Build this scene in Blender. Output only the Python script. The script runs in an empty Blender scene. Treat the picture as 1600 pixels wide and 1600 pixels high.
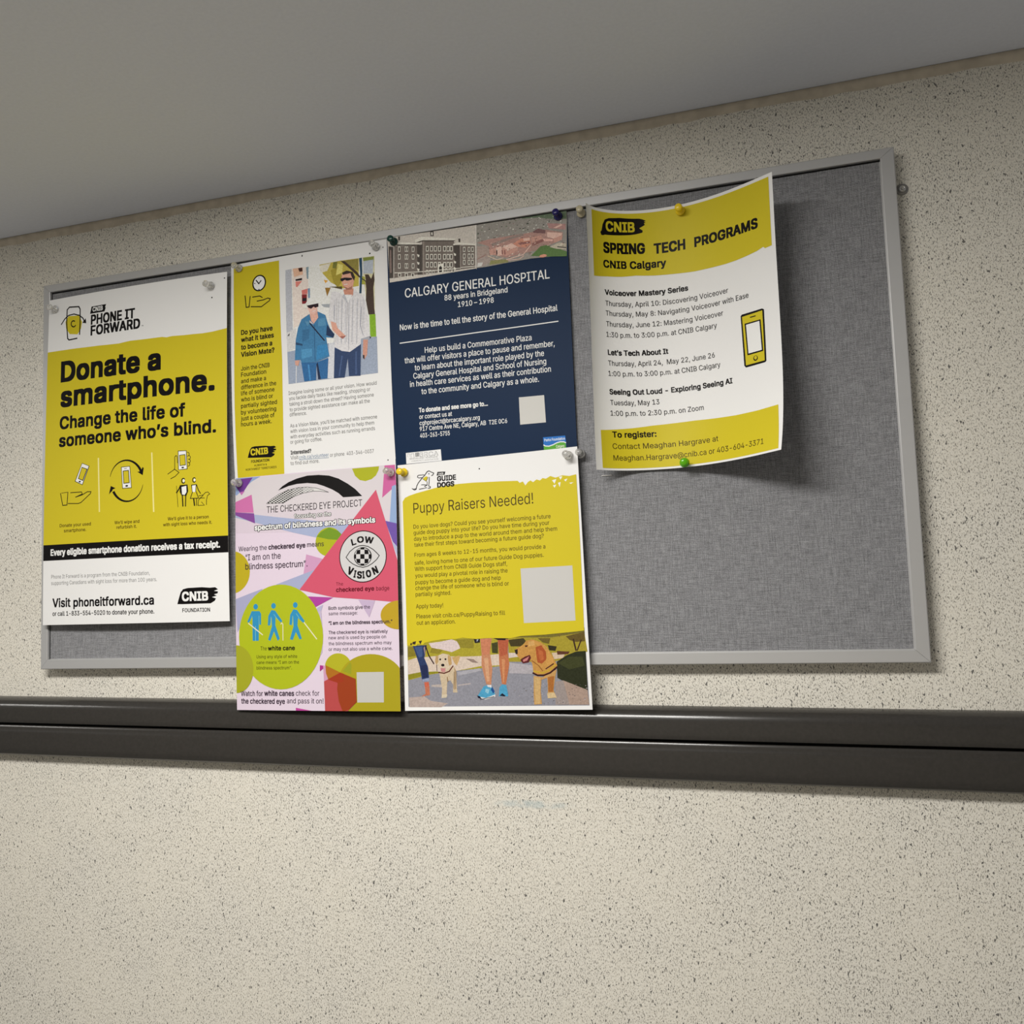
import bpy, bmesh, math, random
import numpy as np
from mathutils import Vector, Matrix, Euler

# ------------------------------------------------------------------ camera, world, lights, exposure
SC = bpy.context.scene
COL = SC.collection
cam_d = bpy.data.cameras.new('camera'); cam = bpy.data.objects.new('camera', cam_d); COL.objects.link(cam)
cam_d.sensor_width = 36.0; cam_d.sensor_fit = 'HORIZONTAL'; cam_d.lens = 36.0 * 1385.3 / 1600.0
cam_d.clip_start = 0.01
YAW, PITCH, ROLL = 0.2957, 0.0810, -0.0355
_f = Vector((-math.sin(YAW) * math.cos(PITCH), math.cos(YAW) * math.cos(PITCH), math.sin(PITCH)))
_r = Vector((math.cos(YAW), math.sin(YAW), 0)); _u = _r.cross(_f)
_r2 = _r * math.cos(ROLL) + _u * math.sin(ROLL); _u2 = -_r * math.sin(ROLL) + _u * math.cos(ROLL)
cam.matrix_world = Matrix(((_r2.x, _u2.x, -_f.x, 0.9342), (_r2.y, _u2.y, -_f.y, -0.9524), (_r2.z, _u2.z, -_f.z, -0.4231), (0, 0, 0, 1)))
SC.camera = cam

W = bpy.data.worlds.new('world'); SC.world = W; W.use_nodes = True
W.node_tree.nodes['Background'].inputs['Color'].default_value = (0.80, 0.88, 1.0, 1)
W.node_tree.nodes['Background'].inputs['Strength'].default_value = 0.36

def area(name, loc, sx, sy, power, col, rot=(0, 0, 0)):
    d = bpy.data.lights.new(name, 'AREA'); d.shape = 'RECTANGLE'; d.size = sx; d.size_y = sy
    d.energy = power; d.color = col
    o = bpy.data.objects.new(name, d); o.location = loc; o.rotation_euler = rot; COL.objects.link(o); return o
area('ceiling_panel_light', (0.47, -0.84, 0.078), 0.60, 0.22, 19.5, (1.0, 0.972, 0.925))
area('far_ceiling_panel_light', (-1.15, -0.90, 0.078), 0.50, 0.22, 5.0, (1.0, 0.972, 0.925))
SC.view_settings.view_transform = 'Standard'; SC.view_settings.look = 'None'
SC.view_settings.gamma = 1.0; SC.view_settings.use_curve_mapping = False
SC.view_settings.exposure = 0.0

# ------------------------------------------------------------------ helpers
def lin(c):
    c = c / 255.0
    return c / 12.92 if c <= 0.04045 else ((c + 0.055) / 1.055) ** 2.4
def mat(name, col, rough=0.5, spec=0.5, metal=0.0, trans=0.0, ior=1.45):
    m = bpy.data.materials.new(name); m.use_nodes = True
    b = m.node_tree.nodes['Principled BSDF']
    b.inputs['Base Color'].default_value = col if len(col) == 4 else tuple(col) + (1,)
    b.inputs['Roughness'].default_value = rough; b.inputs['Metallic'].default_value = metal
    b.inputs['Specular IOR Level'].default_value = spec
    b.inputs['Transmission Weight'].default_value = trans; b.inputs['IOR'].default_value = ior
    return m
class NT:
    def __init__(s, m): s.t = m.node_tree; s.b = s.t.nodes['Principled BSDF']
    def n(s, typ, **kw):
        x = s.t.nodes.new(typ)
        for k, v in kw.items(): setattr(x, k, v)
        return x
    def l(s, a, b): s.t.links.new(a, b)
    def math(s, op, a, b=None, clamp=False):
        x = s.n('ShaderNodeMath', operation=op, use_clamp=clamp)
        for i, v in enumerate((a, b)):
            if v is None: continue
            if isinstance(v, (int, float)): x.inputs[i].default_value = v
            else: s.l(v, x.inputs[i])
        return x.outputs[0]
    def ramp(s, v, lo, hi):
        x = s.n('ShaderNodeMapRange', interpolation_type='SMOOTHSTEP')
        s.l(v, x.inputs['Value']); x.inputs['From Min'].default_value = lo; x.inputs['From Max'].default_value = hi
        return x.outputs[0]
    def noise(s, vec, scale, detail=2.0, rough=0.5, dist=0.0):
        x = s.n('ShaderNodeTexNoise'); s.l(vec, x.inputs['Vector']); x.inputs['Scale'].default_value = scale
        x.inputs['Detail'].default_value = detail; x.inputs['Roughness'].default_value = rough; x.inputs['Distortion'].default_value = dist
        return x.outputs['Fac']
    def mapping(s, vec, rot=(0, 0, 0), scale=(1, 1, 1)):
        x = s.n('ShaderNodeMapping'); s.l(vec, x.inputs['Vector']); x.inputs['Rotation'].default_value = rot; x.inputs['Scale'].default_value = scale
        return x.outputs[0]
    def mix(s, f, a, b):
        x = s.n('ShaderNodeMix', data_type='RGBA')
        if isinstance(f, (int, float)): x.inputs[0].default_value = f
        else: s.l(f, x.inputs[0])
        for i, v in ((6, a), (7, b)):
            if isinstance(v, tuple): x.inputs[i].default_value = v
            else: s.l(v, x.inputs[i])
        return x.outputs[2]
    def objco(s): return s.n('ShaderNodeTexCoord').outputs['Object']
    def bump(s, h, strength, dist):
        x = s.n('ShaderNodeBump'); x.inputs['Strength'].default_value = strength; x.inputs['Distance'].default_value = dist
        s.l(h, x.inputs['Height']); s.l(x.outputs[0], s.b.inputs['Normal'])

def link(name, bm, mats, parent=None, smooth=False):
    me = bpy.data.meshes.new(name); bm.to_mesh(me); bm.free()
    for m in (mats if isinstance(mats, (list, tuple)) else [mats]): me.materials.append(m)
    if smooth:
        for p in me.polygons: p.use_smooth = True
    o = bpy.data.objects.new(name, me); COL.objects.link(o)
    if parent: o.parent = parent
    return o
def tag(o, label=None, cat=None, group=None, kind=None):
    for k, v in (('label', label), ('category', cat), ('group', group), ('kind', kind)):
        if v: o[k] = v
    return o
def box(bm, x0, x1, y0, y1, z0, z1):
    v = [bm.verts.new(p) for p in ((x0, y0, z0), (x1, y0, z0), (x1, y1, z0), (x0, y1, z0), (x0, y0, z1), (x1, y0, z1), (x1, y1, z1), (x0, y1, z1))]
    for f in ((0, 3, 2, 1), (4, 5, 6, 7), (0, 1, 5, 4), (1, 2, 6, 5), (2, 3, 7, 6), (3, 0, 4, 7)): bm.faces.new([v[i] for i in f])
def extrude_profile(bm, prof, x0, x1, n=1):
    """closed (y,z) outline swept along x"""
    rows = []
    for i in range(n + 1):
        x = x0 + (x1 - x0) * i / n
        rows.append([bm.verts.new((x, p[0], p[1])) for p in prof])
    k = len(prof)
    for a, b in zip(rows, rows[1:]):
        for j in range(k): bm.faces.new((a[j], b[j], b[(j + 1) % k], a[(j + 1) % k]))
    bm.faces.new(rows[0][::-1]); bm.faces.new(rows[-1])
    bmesh.ops.recalc_face_normals(bm, faces=bm.faces[:])
def lathe(bm, prof, seg=24):
    """(radius, height) revolved about -y"""
    rings = []
    for r, h in prof:
        if r < 1e-6: rings.append([bm.verts.new((0, -h, 0))])
        else: rings.append([bm.verts.new((r * math.cos(2 * math.pi * i / seg), -h, r * math.sin(2 * math.pi * i / seg))) for i in range(seg)])
    for a, b in zip(rings, rings[1:]):
        for i in range(seg):
            j = (i + 1) % seg
            q = [a[i % len(a)], a[j % len(a)], b[j % len(b)], b[i % len(b)]]
            u = []
            for v in q:
                if v not in u: u.append(v)
            if len(u) > 2: bm.faces.new(u)
    bmesh.ops.recalc_face_normals(bm, faces=bm.faces[:])

# ------------------------------------------------------------------ materials of the place
m_wall = mat('speckled_wall_paint', (0.6, 0.55, 0.46), 0.55, 0.3)
t = NT(m_wall); co = t.objco()
big = t.noise(co, 9.0, 2.0)
def streak(ang, sc, lo, hi, stretch=2.6):
    v = t.mapping(co, rot=(0, ang, 0), scale=(stretch, 1.0, 1.0))
    return t.ramp(t.math('ADD', t.noise(v, sc, 1.0, 0.5, 0.3), t.math('MULTIPLY', t.math('SUBTRACT', big, 0.5), 0.06)), lo, hi)
s1 = streak(-0.45, 420.0, 0.59, 0.655)
s2 = streak(0.55, 440.0, 0.60, 0.665, 2.0)
s3 = streak(-0.25, 215.0, 0.655, 0.70, 1.9)
faint = t.noise(co, 420.0, 2.0, 0.6)
base = t.mix(t.ramp(faint, 0.35, 0.7), (0.83, 0.795, 0.705, 1), (0.73, 0.69, 0.60, 1))
base = t.mix(t.math('MULTIPLY', t.ramp(big, 0.35, 0.7), 0.35), base, (0.78, 0.755, 0.69, 1))
c1 = t.mix(t.math('MULTIPLY', s1, 0.76), base, (0.13, 0.12, 0.10, 1))
c2 = t.mix(t.math('MULTIPLY', s2, 0.68), c1, (0.18, 0.165, 0.14, 1))
c3 = t.mix(t.math('MULTIPLY', s3, 0.85), c2, (0.055, 0.055, 0.055, 1))
# pale blue smear left on the paint below the rail
sep = t.n('ShaderNodeSeparateXYZ'); t.l(co, sep.inputs[0])
dx = t.math('DIVIDE', t.math('SUBTRACT', sep.outputs[0], 0.655), 0.055)
dz = t.math('DIVIDE', t.math('SUBTRACT', sep.outputs[2], -0.664), 0.0055)
rr = t.math('ADD', t.math('MULTIPLY', dx, dx), t.math('MULTIPLY', dz, dz))
sm = t.math('MULTIPLY', t.ramp(t.math('SUBTRACT', 1.0, rr), 0.0, 1.0), t.ramp(t.noise(co, 90.0), 0.3, 0.6))
c4 = t.mix(t.math('MULTIPLY', sm, 0.55), c3, (0.44, 0.53, 0.54, 1))
t.l(c4, t.b.inputs['Base Color'])
t.bump(t.math('ADD', faint, t.math('MULTIPLY', s1, -0.4)), 0.25, 0.0006)

m_ceil = mat('matte_ceiling_paint', (0.74, 0.74, 0.74), 0.8, 0.2)
t = NT(m_ceil); co = t.objco()
t.l(t.mix(t.noise(co, 260.0, 3.0), (0.73, 0.76, 0.84, 1), (0.81, 0.84, 0.92, 1)), t.b.inputs['Base Color'])
t.bump(t.noise(co, 500.0, 3.0), 0.2, 0.0005)
m_cove = mat('tan_paint_edge', (0.36, 0.31, 0.235), 0.6, 0.25)
t = NT(m_cove); co = t.objco()
t.l(t.mix(t.ramp(t.noise(co, 60.0, 3.0), 0.3, 0.7), (0.52, 0.46, 0.37, 1), (0.64, 0.57, 0.46, 1)), t.b.inputs['Base Color'])
m_floor = mat('grey_floor_vinyl', (0.42, 0.40, 0.37), 0.4)
t = NT(m_floor); co = t.objco()
t.l(t.mix(t.noise(co, 120.0, 4.0), (0.36, 0.34, 0.31, 1), (0.48, 0.46, 0.42, 1)), t.b.inputs['Base Color'])
m_plain = mat('plain_wall_paint', (0.6, 0.56, 0.49), 0.6, 0.3)

m_fab = mat('grey_woven_fabric', (0.2, 0.195, 0.19), 0.9, 0.15)
t = NT(m_fab); co = t.objco()
def wave(vec, sc, dist, axis):
    x = t.n('ShaderNodeTexWave', wave_type='BANDS', bands_direction=axis); t.l(vec, x.inputs['Vector'])
    x.inputs['Scale'].default_value = sc; x.inputs['Distortion'].default_value = dist; x.inputs['Detail'].default_value = 2.0; x.inputs['Detail Scale'].default_value = 1.5
    return x.outputs['Fac']
wx = wave(co, 330.0, 3.5, 'X'); wz = wave(co, 340.0, 3.5, 'Z')
hx = t.noise(t.mapping(co, scale=(60, 1, 700)), 1.0, 3.0, 0.6)
hz = t.noise(t.mapping(co, scale=(700, 1, 60)), 1.0, 3.0, 0.6)
gr = t.noise(co, 900.0, 2.0, 0.6)
fine = t.math('ADD', t.math('MULTIPLY', t.math('MULTIPLY', wx, wz), 0.55), t.math('ADD', t.math('MULTIPLY', t.math('ADD', hx, hz), 0.55), t.math('MULTIPLY', gr, 0.5)))
t.l(t.mix(t.ramp(fine, 0.6, 1.35), (0.13, 0.13, 0.137, 1), (0.45, 0.453, 0.47, 1)), t.b.inputs['Base Color'])
t.bump(fine, 0.6, 0.0008)

m_alu = mat('satin_aluminium', (0.55, 0.548, 0.545), 0.34, 0.7, 0.40)
t = NT(m_alu); co = t.objco()
t.l(t.math('ADD', 0.33, t.math('MULTIPLY', t.noise(t.mapping(co, scale=(6, 400, 400)), 1.0), 0.10)), t.b.inputs['Roughness'])
m_rail = mat('dark_brown_vinyl', (0.042, 0.038, 0.034), 0.2, 0.5)
t = NT(m_rail); co = t.objco()
t.l(t.mix(t.noise(co, 300.0, 3.0), (0.030, 0.028, 0.025, 1), (0.045, 0.041, 0.037, 1)), t.b.inputs['Base Color'])
t.bump(t.noise(t.mapping(co, scale=(20, 160, 160)), 1.0, 3.0), 0.12, 0.0006)
m_groove_and_shadow = mat('black_channel_and_gap_shadow', (0.006, 0.006, 0.006), 0.7, 0.2)  # rail channel, and the painted shadow strip inside the board frame
m_steel = mat('steel', (0.55, 0.54, 0.52), 0.3, 0.5, 1.0)
m_dull = mat('dull_grey_metal', (0.30, 0.29, 0.28), 0.45, 0.5, 0.7)
M_PIN = {
    'clear': mat('clear_plastic', (0.92, 0.91, 0.88), 0.22, 0.5, 0.0, 0.78, 1.46),
    'cream': mat('cream_plastic', (0.80, 0.72, 0.50), 0.25, 0.5, 0.0, 0.35, 1.46),
    'green': mat('dark_green_plastic', (0.005, 0.06, 0.045), 0.2, 0.6, 0.0, 0.25, 1.46),
    'navy': mat('dark_blue_plastic', (0.012, 0.008, 0.11), 0.2, 0.6),
    'yellow': mat('yellow_plastic', (0.86, 0.62, 0.02), 0.25, 0.5),
    'lime': mat('bright_green_plastic', (0.16, 0.62, 0.01), 0.15, 0.6, 0.0, 0.35, 1.46)}

# ------------------------------------------------------------------ the room
CZ = 0.0845; FZ = -2.0
def room(name, m, *b):
    bm = bmesh.new(); box(bm, *b); return tag(link(name, bm, m), kind='structure')
room('wall_back', m_wall, -3.2, 4.2, 0.0, 0.12, FZ, CZ)
room('ceiling', m_ceil, -3.2, 4.2, -2.1, 0.12, CZ, CZ + 0.1)
room('floor', m_floor, -3.2, 4.2, -2.1, 0.12, FZ - 0.1, FZ)
room('wall_front', m_plain, -3.2, 4.2, -2.2, -2.1, FZ - 0.1, CZ + 0.1)
bm = bmesh.new()      # tan bead of plain paint where wall and ceiling meet
rows = []
rnd = random.Random(3)
for i in range(371):
    x = -3.2 + 7.4 * i / 370; e = rnd.uniform(-0.0012, 0.0012)
    rows.append([bm.verts.new((x, y, z)) for y, z in ((0.0, CZ - 0.0105 + e), (-0.0012, CZ - 0.0095 + e), (-0.0018, CZ - 0.004), (-0.004, CZ - 0.0005), (0.0, CZ - 0.0002))])
for a, b in zip(rows, rows[1:]):
    for j in range(4): bm.faces.new((a[j], b[j], b[j + 1], a[j + 1]))
bmesh.ops.recalc_face_normals(bm, faces=bm.faces[:])
tag(link('trim_1', bm, m_cove, smooth=True), kind='structure')

# ------------------------------------------------------------------ bumper rail under the board
rail = bpy.data.objects.new('bumper_rail', None); COL.objects.link(rail)
rail.location = (0.5, 0.0, -0.5537); rail.rotation_euler = (0, 0.0088, 0)
tag(rail, 'long dark brown vinyl bumper rail running along the wall below the board', 'rail')
X0, X1 = -3.4, 3.4
up = [(0, 0), (-.005, -.0004), (-.010, -.0015), (-.0150, -.0034), (-.0180, -.0058), (-.0198, -.0088), (-.0210, -.0118), (-.0217, -.0150), (-.0221, -.0200), (-.0223, -.0260), (-.0222, -.0302), (-.0214, -.0318), (-.012, -.0322), (0, -.0322)]
lo = [(0, -.0352), (-.012, -.0352), (-.0222, -.0354), (-.0232, -.0362), (-.0240, -.0385), (-.0249, -.0418), (-.0256, -.0428), (-.0259, -.0446), (-.0258, -.0620), (-.0250, -.0668), (-.0228, -.0700), (-.016, -.0722), (-.007, -.0732), (0, -.0734)]
up = [(y * 0.86, z) for y, z in up]; lo = [(y * 0.70, -0.0352 + (z + 0.0352) * 1.07) for y, z in lo]
for nm, pr in (('upper_band', up), ('lower_band', lo)):
    bm = bmesh.new(); extrude_profile(bm, pr, X0, X1)
    o = link(nm, bm, m_rail, rail)
    for p in o.data.polygons: p.use_smooth = len(p.vertices) == 4
    md = o.modifiers.new('edge', 'EDGE_SPLIT'); md.split_angle = math.radians(40)
bm = bmesh.new(); extrude_profile(bm, [(0, -.031), (-.010, -.031), (-.010, -.0365), (0, -.0365)], X0, X1)
tag(link('channel', bm, m_groove_and_shadow, rail), 'black groove between the two bands')

# ------------------------------------------------------------------ bulletin board
BW, BH = 1.0625, 0.5121
board = bpy.data.objects.new('bulletin_board', None); COL.objects.link(board)
board.location = (0, 0, 0)
tag(board, 'wide grey fabric bulletin board in a silver metal frame, hung with paper notices', 'bulletin board')
bm = bmesh.new(); box(bm, 0.008, BW - 0.008, -0.0140, -0.0015, -BH + 0.008, -0.008); link('fabric_panel', bm, m_fab, board)
bm = bmesh.new(); box(bm, 0.0105, BW - 0.0128, -0.0144, -0.0138, -0.0119, -0.0098); box(bm, 0.0107, 0.0121, -0.0144, -0.0138, -BH + 0.0122, -0.0119)  # black strips paint in the shadow line along the top and left bars
tag(link('gap_shadow_strip', bm, m_groove_and_shadow, board), 'black strip standing in for the shadow gap between frame and fabric')
FT, FB, FL, FR = 0.0102, 0.0125, 0.0112, 0.0133     # widths of the top, bottom, left and right bars
FP = [(-0.0008, 0), (-0.0172, 0), (-0.0180, 0.0008), (-0.0180, 1 - 0.06), (-0.0176, 1 - 0.01), (-0.0142, 1), (-0.0142, 1.05), (-0.0008, 1.05)]
def bar(p, q, inner, w, wp, wq):
    """mitred bar from corner p to corner q; inner = direction toward the fabric; wp,wq widths of neighbours at the ends"""
    bm = bmesh.new(); d = (Vector(q) - Vector(p)).normalized(); n = Vector(inner)
    ends = []
    for base, sgn, wo in ((Vector(p), 1, wp), (Vector(q), -1, wq)):
        ring = []
        for y, s in FP:
            k = s if s > 0.01 or s == 0 else s / w
            ring.append(bm.verts.new(base + Vector((0, y, 0)) + n * (w * k) + d * (sgn * (wo * k + 0.00012))))
        ends.append(ring)
    a, b = ends; K = len(FP)
    for j in range(K): bm.faces.new((a[j], b[j], b[(j + 1) % K], a[(j + 1) % K]))
    bm.faces.new(a[::-1]); bm.faces.new(b)
    bmesh.ops.recalc_face_normals(bm, faces=bm.faces[:])
    return link('frame_bar', bm, m_alu, board)
bar((0, 0, 0), (BW, 0, 0), (0, 0, -1), FT, FL, FR)
bar((BW, 0, 0), (BW, 0, -BH), (-1, 0, 0), FR, FT, FB)
bar((BW, 0, -BH), (0, 0, -BH), (0, 0, 1), FB, FR, FL)
bar((0, 0, -BH), (0, 0, 0), (1, 0, 0), FL, FB, FT)

# ------------------------------------------------------------------ printed paper sheets
EXP = [(1, 0), (0, 1), (1, 1), (2, 0), (0, 2), (3, 0), (2, 1), (1, 2), (0, 3)]
GX, GW = np.polynomial.legendre.leggauss(5)
class Sheet:
    """a sheet of paper: local millimetres (x right, y down) -> place in the room, bowing off the board by a cubic depth"""
    def __init__(s, par, w, h): s.x, s.z, s.t = par[:3]; s.c = par[3:]; s.w, s.h = w, h
    def d(s, u, v): return s.c[0] + sum(k * u ** a * v ** b for k, (a, b) in zip(s.c[1:], EXP))
    def du(s, u, v): return sum(k * a * u ** max(a - 1, 0) * v ** b for k, (a, b) in zip(s.c[1:], EXP))
    def dv(s, u, v): return sum(k * b * u ** a * v ** max(b - 1, 0) for k, (a, b) in zip(s.c[1:], EXP))
    def map(s, x, y, off=0.0):
        u = np.asarray(x, float) / 1000 / s.w; v = np.asarray(y, float) / 1000 / s.h
        cx = 0; cz = 0
        for g, wt in zip(GX, GW):
            k = (g + 1) / 2
            cx = cx + wt / 2 * u * np.sqrt(np.clip(1 - (s.du(u * k, v) / s.w) ** 2, .05, 1))
            cz = cz + wt / 2 * v * np.sqrt(np.clip(1 - (s.dv(u, v * k) / s.h) ** 2, .05, 1))
        a = s.w * cx; b = -s.h * cz
        return np.stack([s.x + a * math.cos(s.t) - b * math.sin(s.t), -0.0142 - s.d(u, v) - off, s.z + a * math.sin(s.t) + b * math.cos(s.t)], -1)

PAL = {'k': ('rgb', (9, 5, 6)), 'w': ('rgb', (238, 238, 236)), 'y': ('lin', (0.63, 0.52, 0.020)), 'cr': ('lin', (0.86, 0.78, 0.30)), 'br': ('rgb', (74, 54, 8)),
       'g': ('rgb', (128, 128, 128)), 'g2': ('rgb', (74, 72, 70)), 'g3': ('rgb', (44, 42, 42)), 'lb': ('rgb', (86, 120, 154)), 'db': ('rgb', (69, 56, 16)), 'w2': ('rgb', (236, 234, 230))}
MC = {}
def ink(key, gain, photo=False):
    k = (str(key), gain, photo)
    if k not in MC:
        if isinstance(key, str):
            mode, c = PAL[key]
            c = tuple(c) if mode == 'lin' else tuple(min(0.86, lin(q)) for q in c)
        else: c = tuple(min(0.86, lin(q) * gain) for q in key)
        MC[k] = m = mat('printing_ink', c, 0.5, 0.2)
        if photo:                       # the mottled tones of a printed photograph
            t = NT(m); co = t.objco(); c = tuple(c) + (1,)
            n1 = t.ramp(t.noise(co, 520.0, 3.0, 0.65), 0.30, 0.70)
            t.l(t.mix(n1, tuple(q * 0.88 for q in c[:3]) + (1,), tuple(min(.9, q * 1.10 + 0.004) for q in c[:3]) + (1,)), t.b.inputs['Base Color'])
    return MC[k]
def load_face():
    """Blender's own interface typeface, else its built-in one"""
    import os
    p = os.path.join(bpy.utils.resource_path('LOCAL'), 'datafiles', 'fonts', 'Inter.woff2')
    try: return bpy.data.fonts.load(p)
    except Exception: return None
FACE = load_face()
from mathutils.geometry import delaunay_2d_cdt
BOLD = [(0, 0)] + [(math.cos(math.pi * k / 4), 0.82 * math.sin(math.pi * k / 4)) for k in range(8)]
HEAVY = [(0, 0)] + [(a / 2, b / 2 * 0.8) for a in range(-2, 3) for b in range(-2, 3) if max(abs(a), abs(b)) == 2]
def outline(strings):
    """[string] -> per string (points Nx2 in letter order, closed loops of indices)"""
    obs = []
    for s, sp in strings:
        cu = bpy.data.curves.new('text', 'FONT'); cu.body = s; cu.size = 1.0; cu.resolution_u = 3; cu.fill_mode = 'NONE'; cu.space_character = sp
        if FACE: cu.font = FACE
        o = bpy.data.objects.new('text', cu); COL.objects.link(o); obs.append(o)
    bpy.context.view_layer.update(); dg = bpy.context.evaluated_depsgraph_get(); out = []
    for o in obs:
        me = bpy.data.meshes.new_from_object(o.evaluated_get(dg))
        co = np.array([v.co[:2] for v in me.vertices]).reshape(-1, 2); nxt = {e.vertices[0]: e.vertices[1] for e in me.edges}
        bpy.data.meshes.remove(me); loops = []; seen = set()
        for i in range(len(co)):
            if i in seen or i not in nxt: continue
            lp = []; j = i
            while j not in seen and j in nxt: seen.add(j); lp.append(j); j = nxt[j]
            if len(lp) > 2: loops.append(lp)
        out.append((co, loops))
    for o in obs:
        cu = o.data; bpy.data.objects.remove(o); bpy.data.curves.remove(cu)
    return out
def fill_edges(P, E):
    """triangles of everything the closed loops wind round"""
    vo, _, fo, *_r = delaunay_2d_cdt([Vector(p) for p in P], E, [], 0, 1e-6)
    if not fo: return np.zeros((0, 2)), []
    V = np.array([tuple(v) for v in vo]); A = np.array([P[a] for a, b in E]); B = np.array([P[b] for a, b in E])
    C = V[np.array(fo)].mean(1); cx = C[:, None, 0]; cy = C[:, None, 1]
    up = (A[:, 1] <= cy) & (B[:, 1] > cy); dn = (A[:, 1] > cy) & (B[:, 1] <= cy)
    side = (B[:, 0] - A[:, 0]) * (cy - A[:, 1]) - (cx - A[:, 0]) * (B[:, 1] - A[:, 1])
    wind = (up & (side > 0)).sum(1) - (dn & (side < 0)).sum(1)
    return V, [tuple(f) for f, w_ in zip(fo, wind) if w_]
def fill_loops(P, loops):
    return fill_edges([tuple(p) for p in P], [(lp[i], lp[(i + 1) % len(lp)]) for lp in loops for i in range(len(lp))])
GLYPH = {}; BASE = {}
CAP = 0.509
def glyph(ch, rx, ry):
    """filled letter: union of its contours (and of shifted copies of them when bold)"""
    k = (ch, round(rx / 0.003) * 0.003, round(ry / 0.003) * 0.003)
    if k in GLYPH: return GLYPH[k]
    co, loops = BASE[ch]; P = []; E = []
    for ax, ay in (HEAVY if ry > 0.02 else BOLD if ry > 0.003 else BOLD[:1]):
        for lp in loops:
            b = len(P); P += [(co[i][0] + ax * k[1], co[i][1] + ay * k[2]) for i in lp]; E += [(b + i, b + (i + 1) % len(lp)) for i in range(len(lp))]
    if not P: GLYPH[k] = (np.zeros((0, 2)), []); return GLYPH[k]
    GLYPH[k] = fill_edges(P, E); return GLYPH[k]
def text_meshes(reqs):
    """[(string, weight, width / cap height)] -> list of (verts Nx2, faces) with cap height 1, baseline 0 and left edge 0; weight thickens the strokes"""
    chars = sorted({c for s, w, q in reqs for c in s if c != ' ' and c not in BASE})
    for c, o in zip(chars, outline([(c, 1.0) for c in chars])): BASE[c] = o
    out = []
    wts = [w if isinstance(w, list) else [w, w] for s, w, q in reqs]
    for (s, _w, q), (fit, wt), (co, _l) in zip(reqs, wts, outline([(r[0], 1.0 + 0.012 * max(0.0, w[0])) for r, w in zip(reqs, wts)])):
        full = q * CAP; r = 0.0115 * max(0.0, wt); rf = 0.0115 * max(0.0, fit); x0 = co[:, 0].min(); xs = max(0.2, (full - 2 * rf) / (co[:, 0].max() - x0))
        i = 0; V = []; F = []; n = 0
        for c in s:
            if c == ' ': continue
            b = BASE[c][0]
            d = co[i] - b[0]; i += len(b)
            gv, gf = glyph(c, r / xs, r)
            V.append(gv + d); F += [tuple(n + k for k in f) for f in gf]; n += len(gv)
        V = np.concatenate(V)
        out.append((np.stack([(V[:, 0] - x0) * xs + rf, V[:, 1]], -1) / CAP, F))
    return out
PRINT={}
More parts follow.
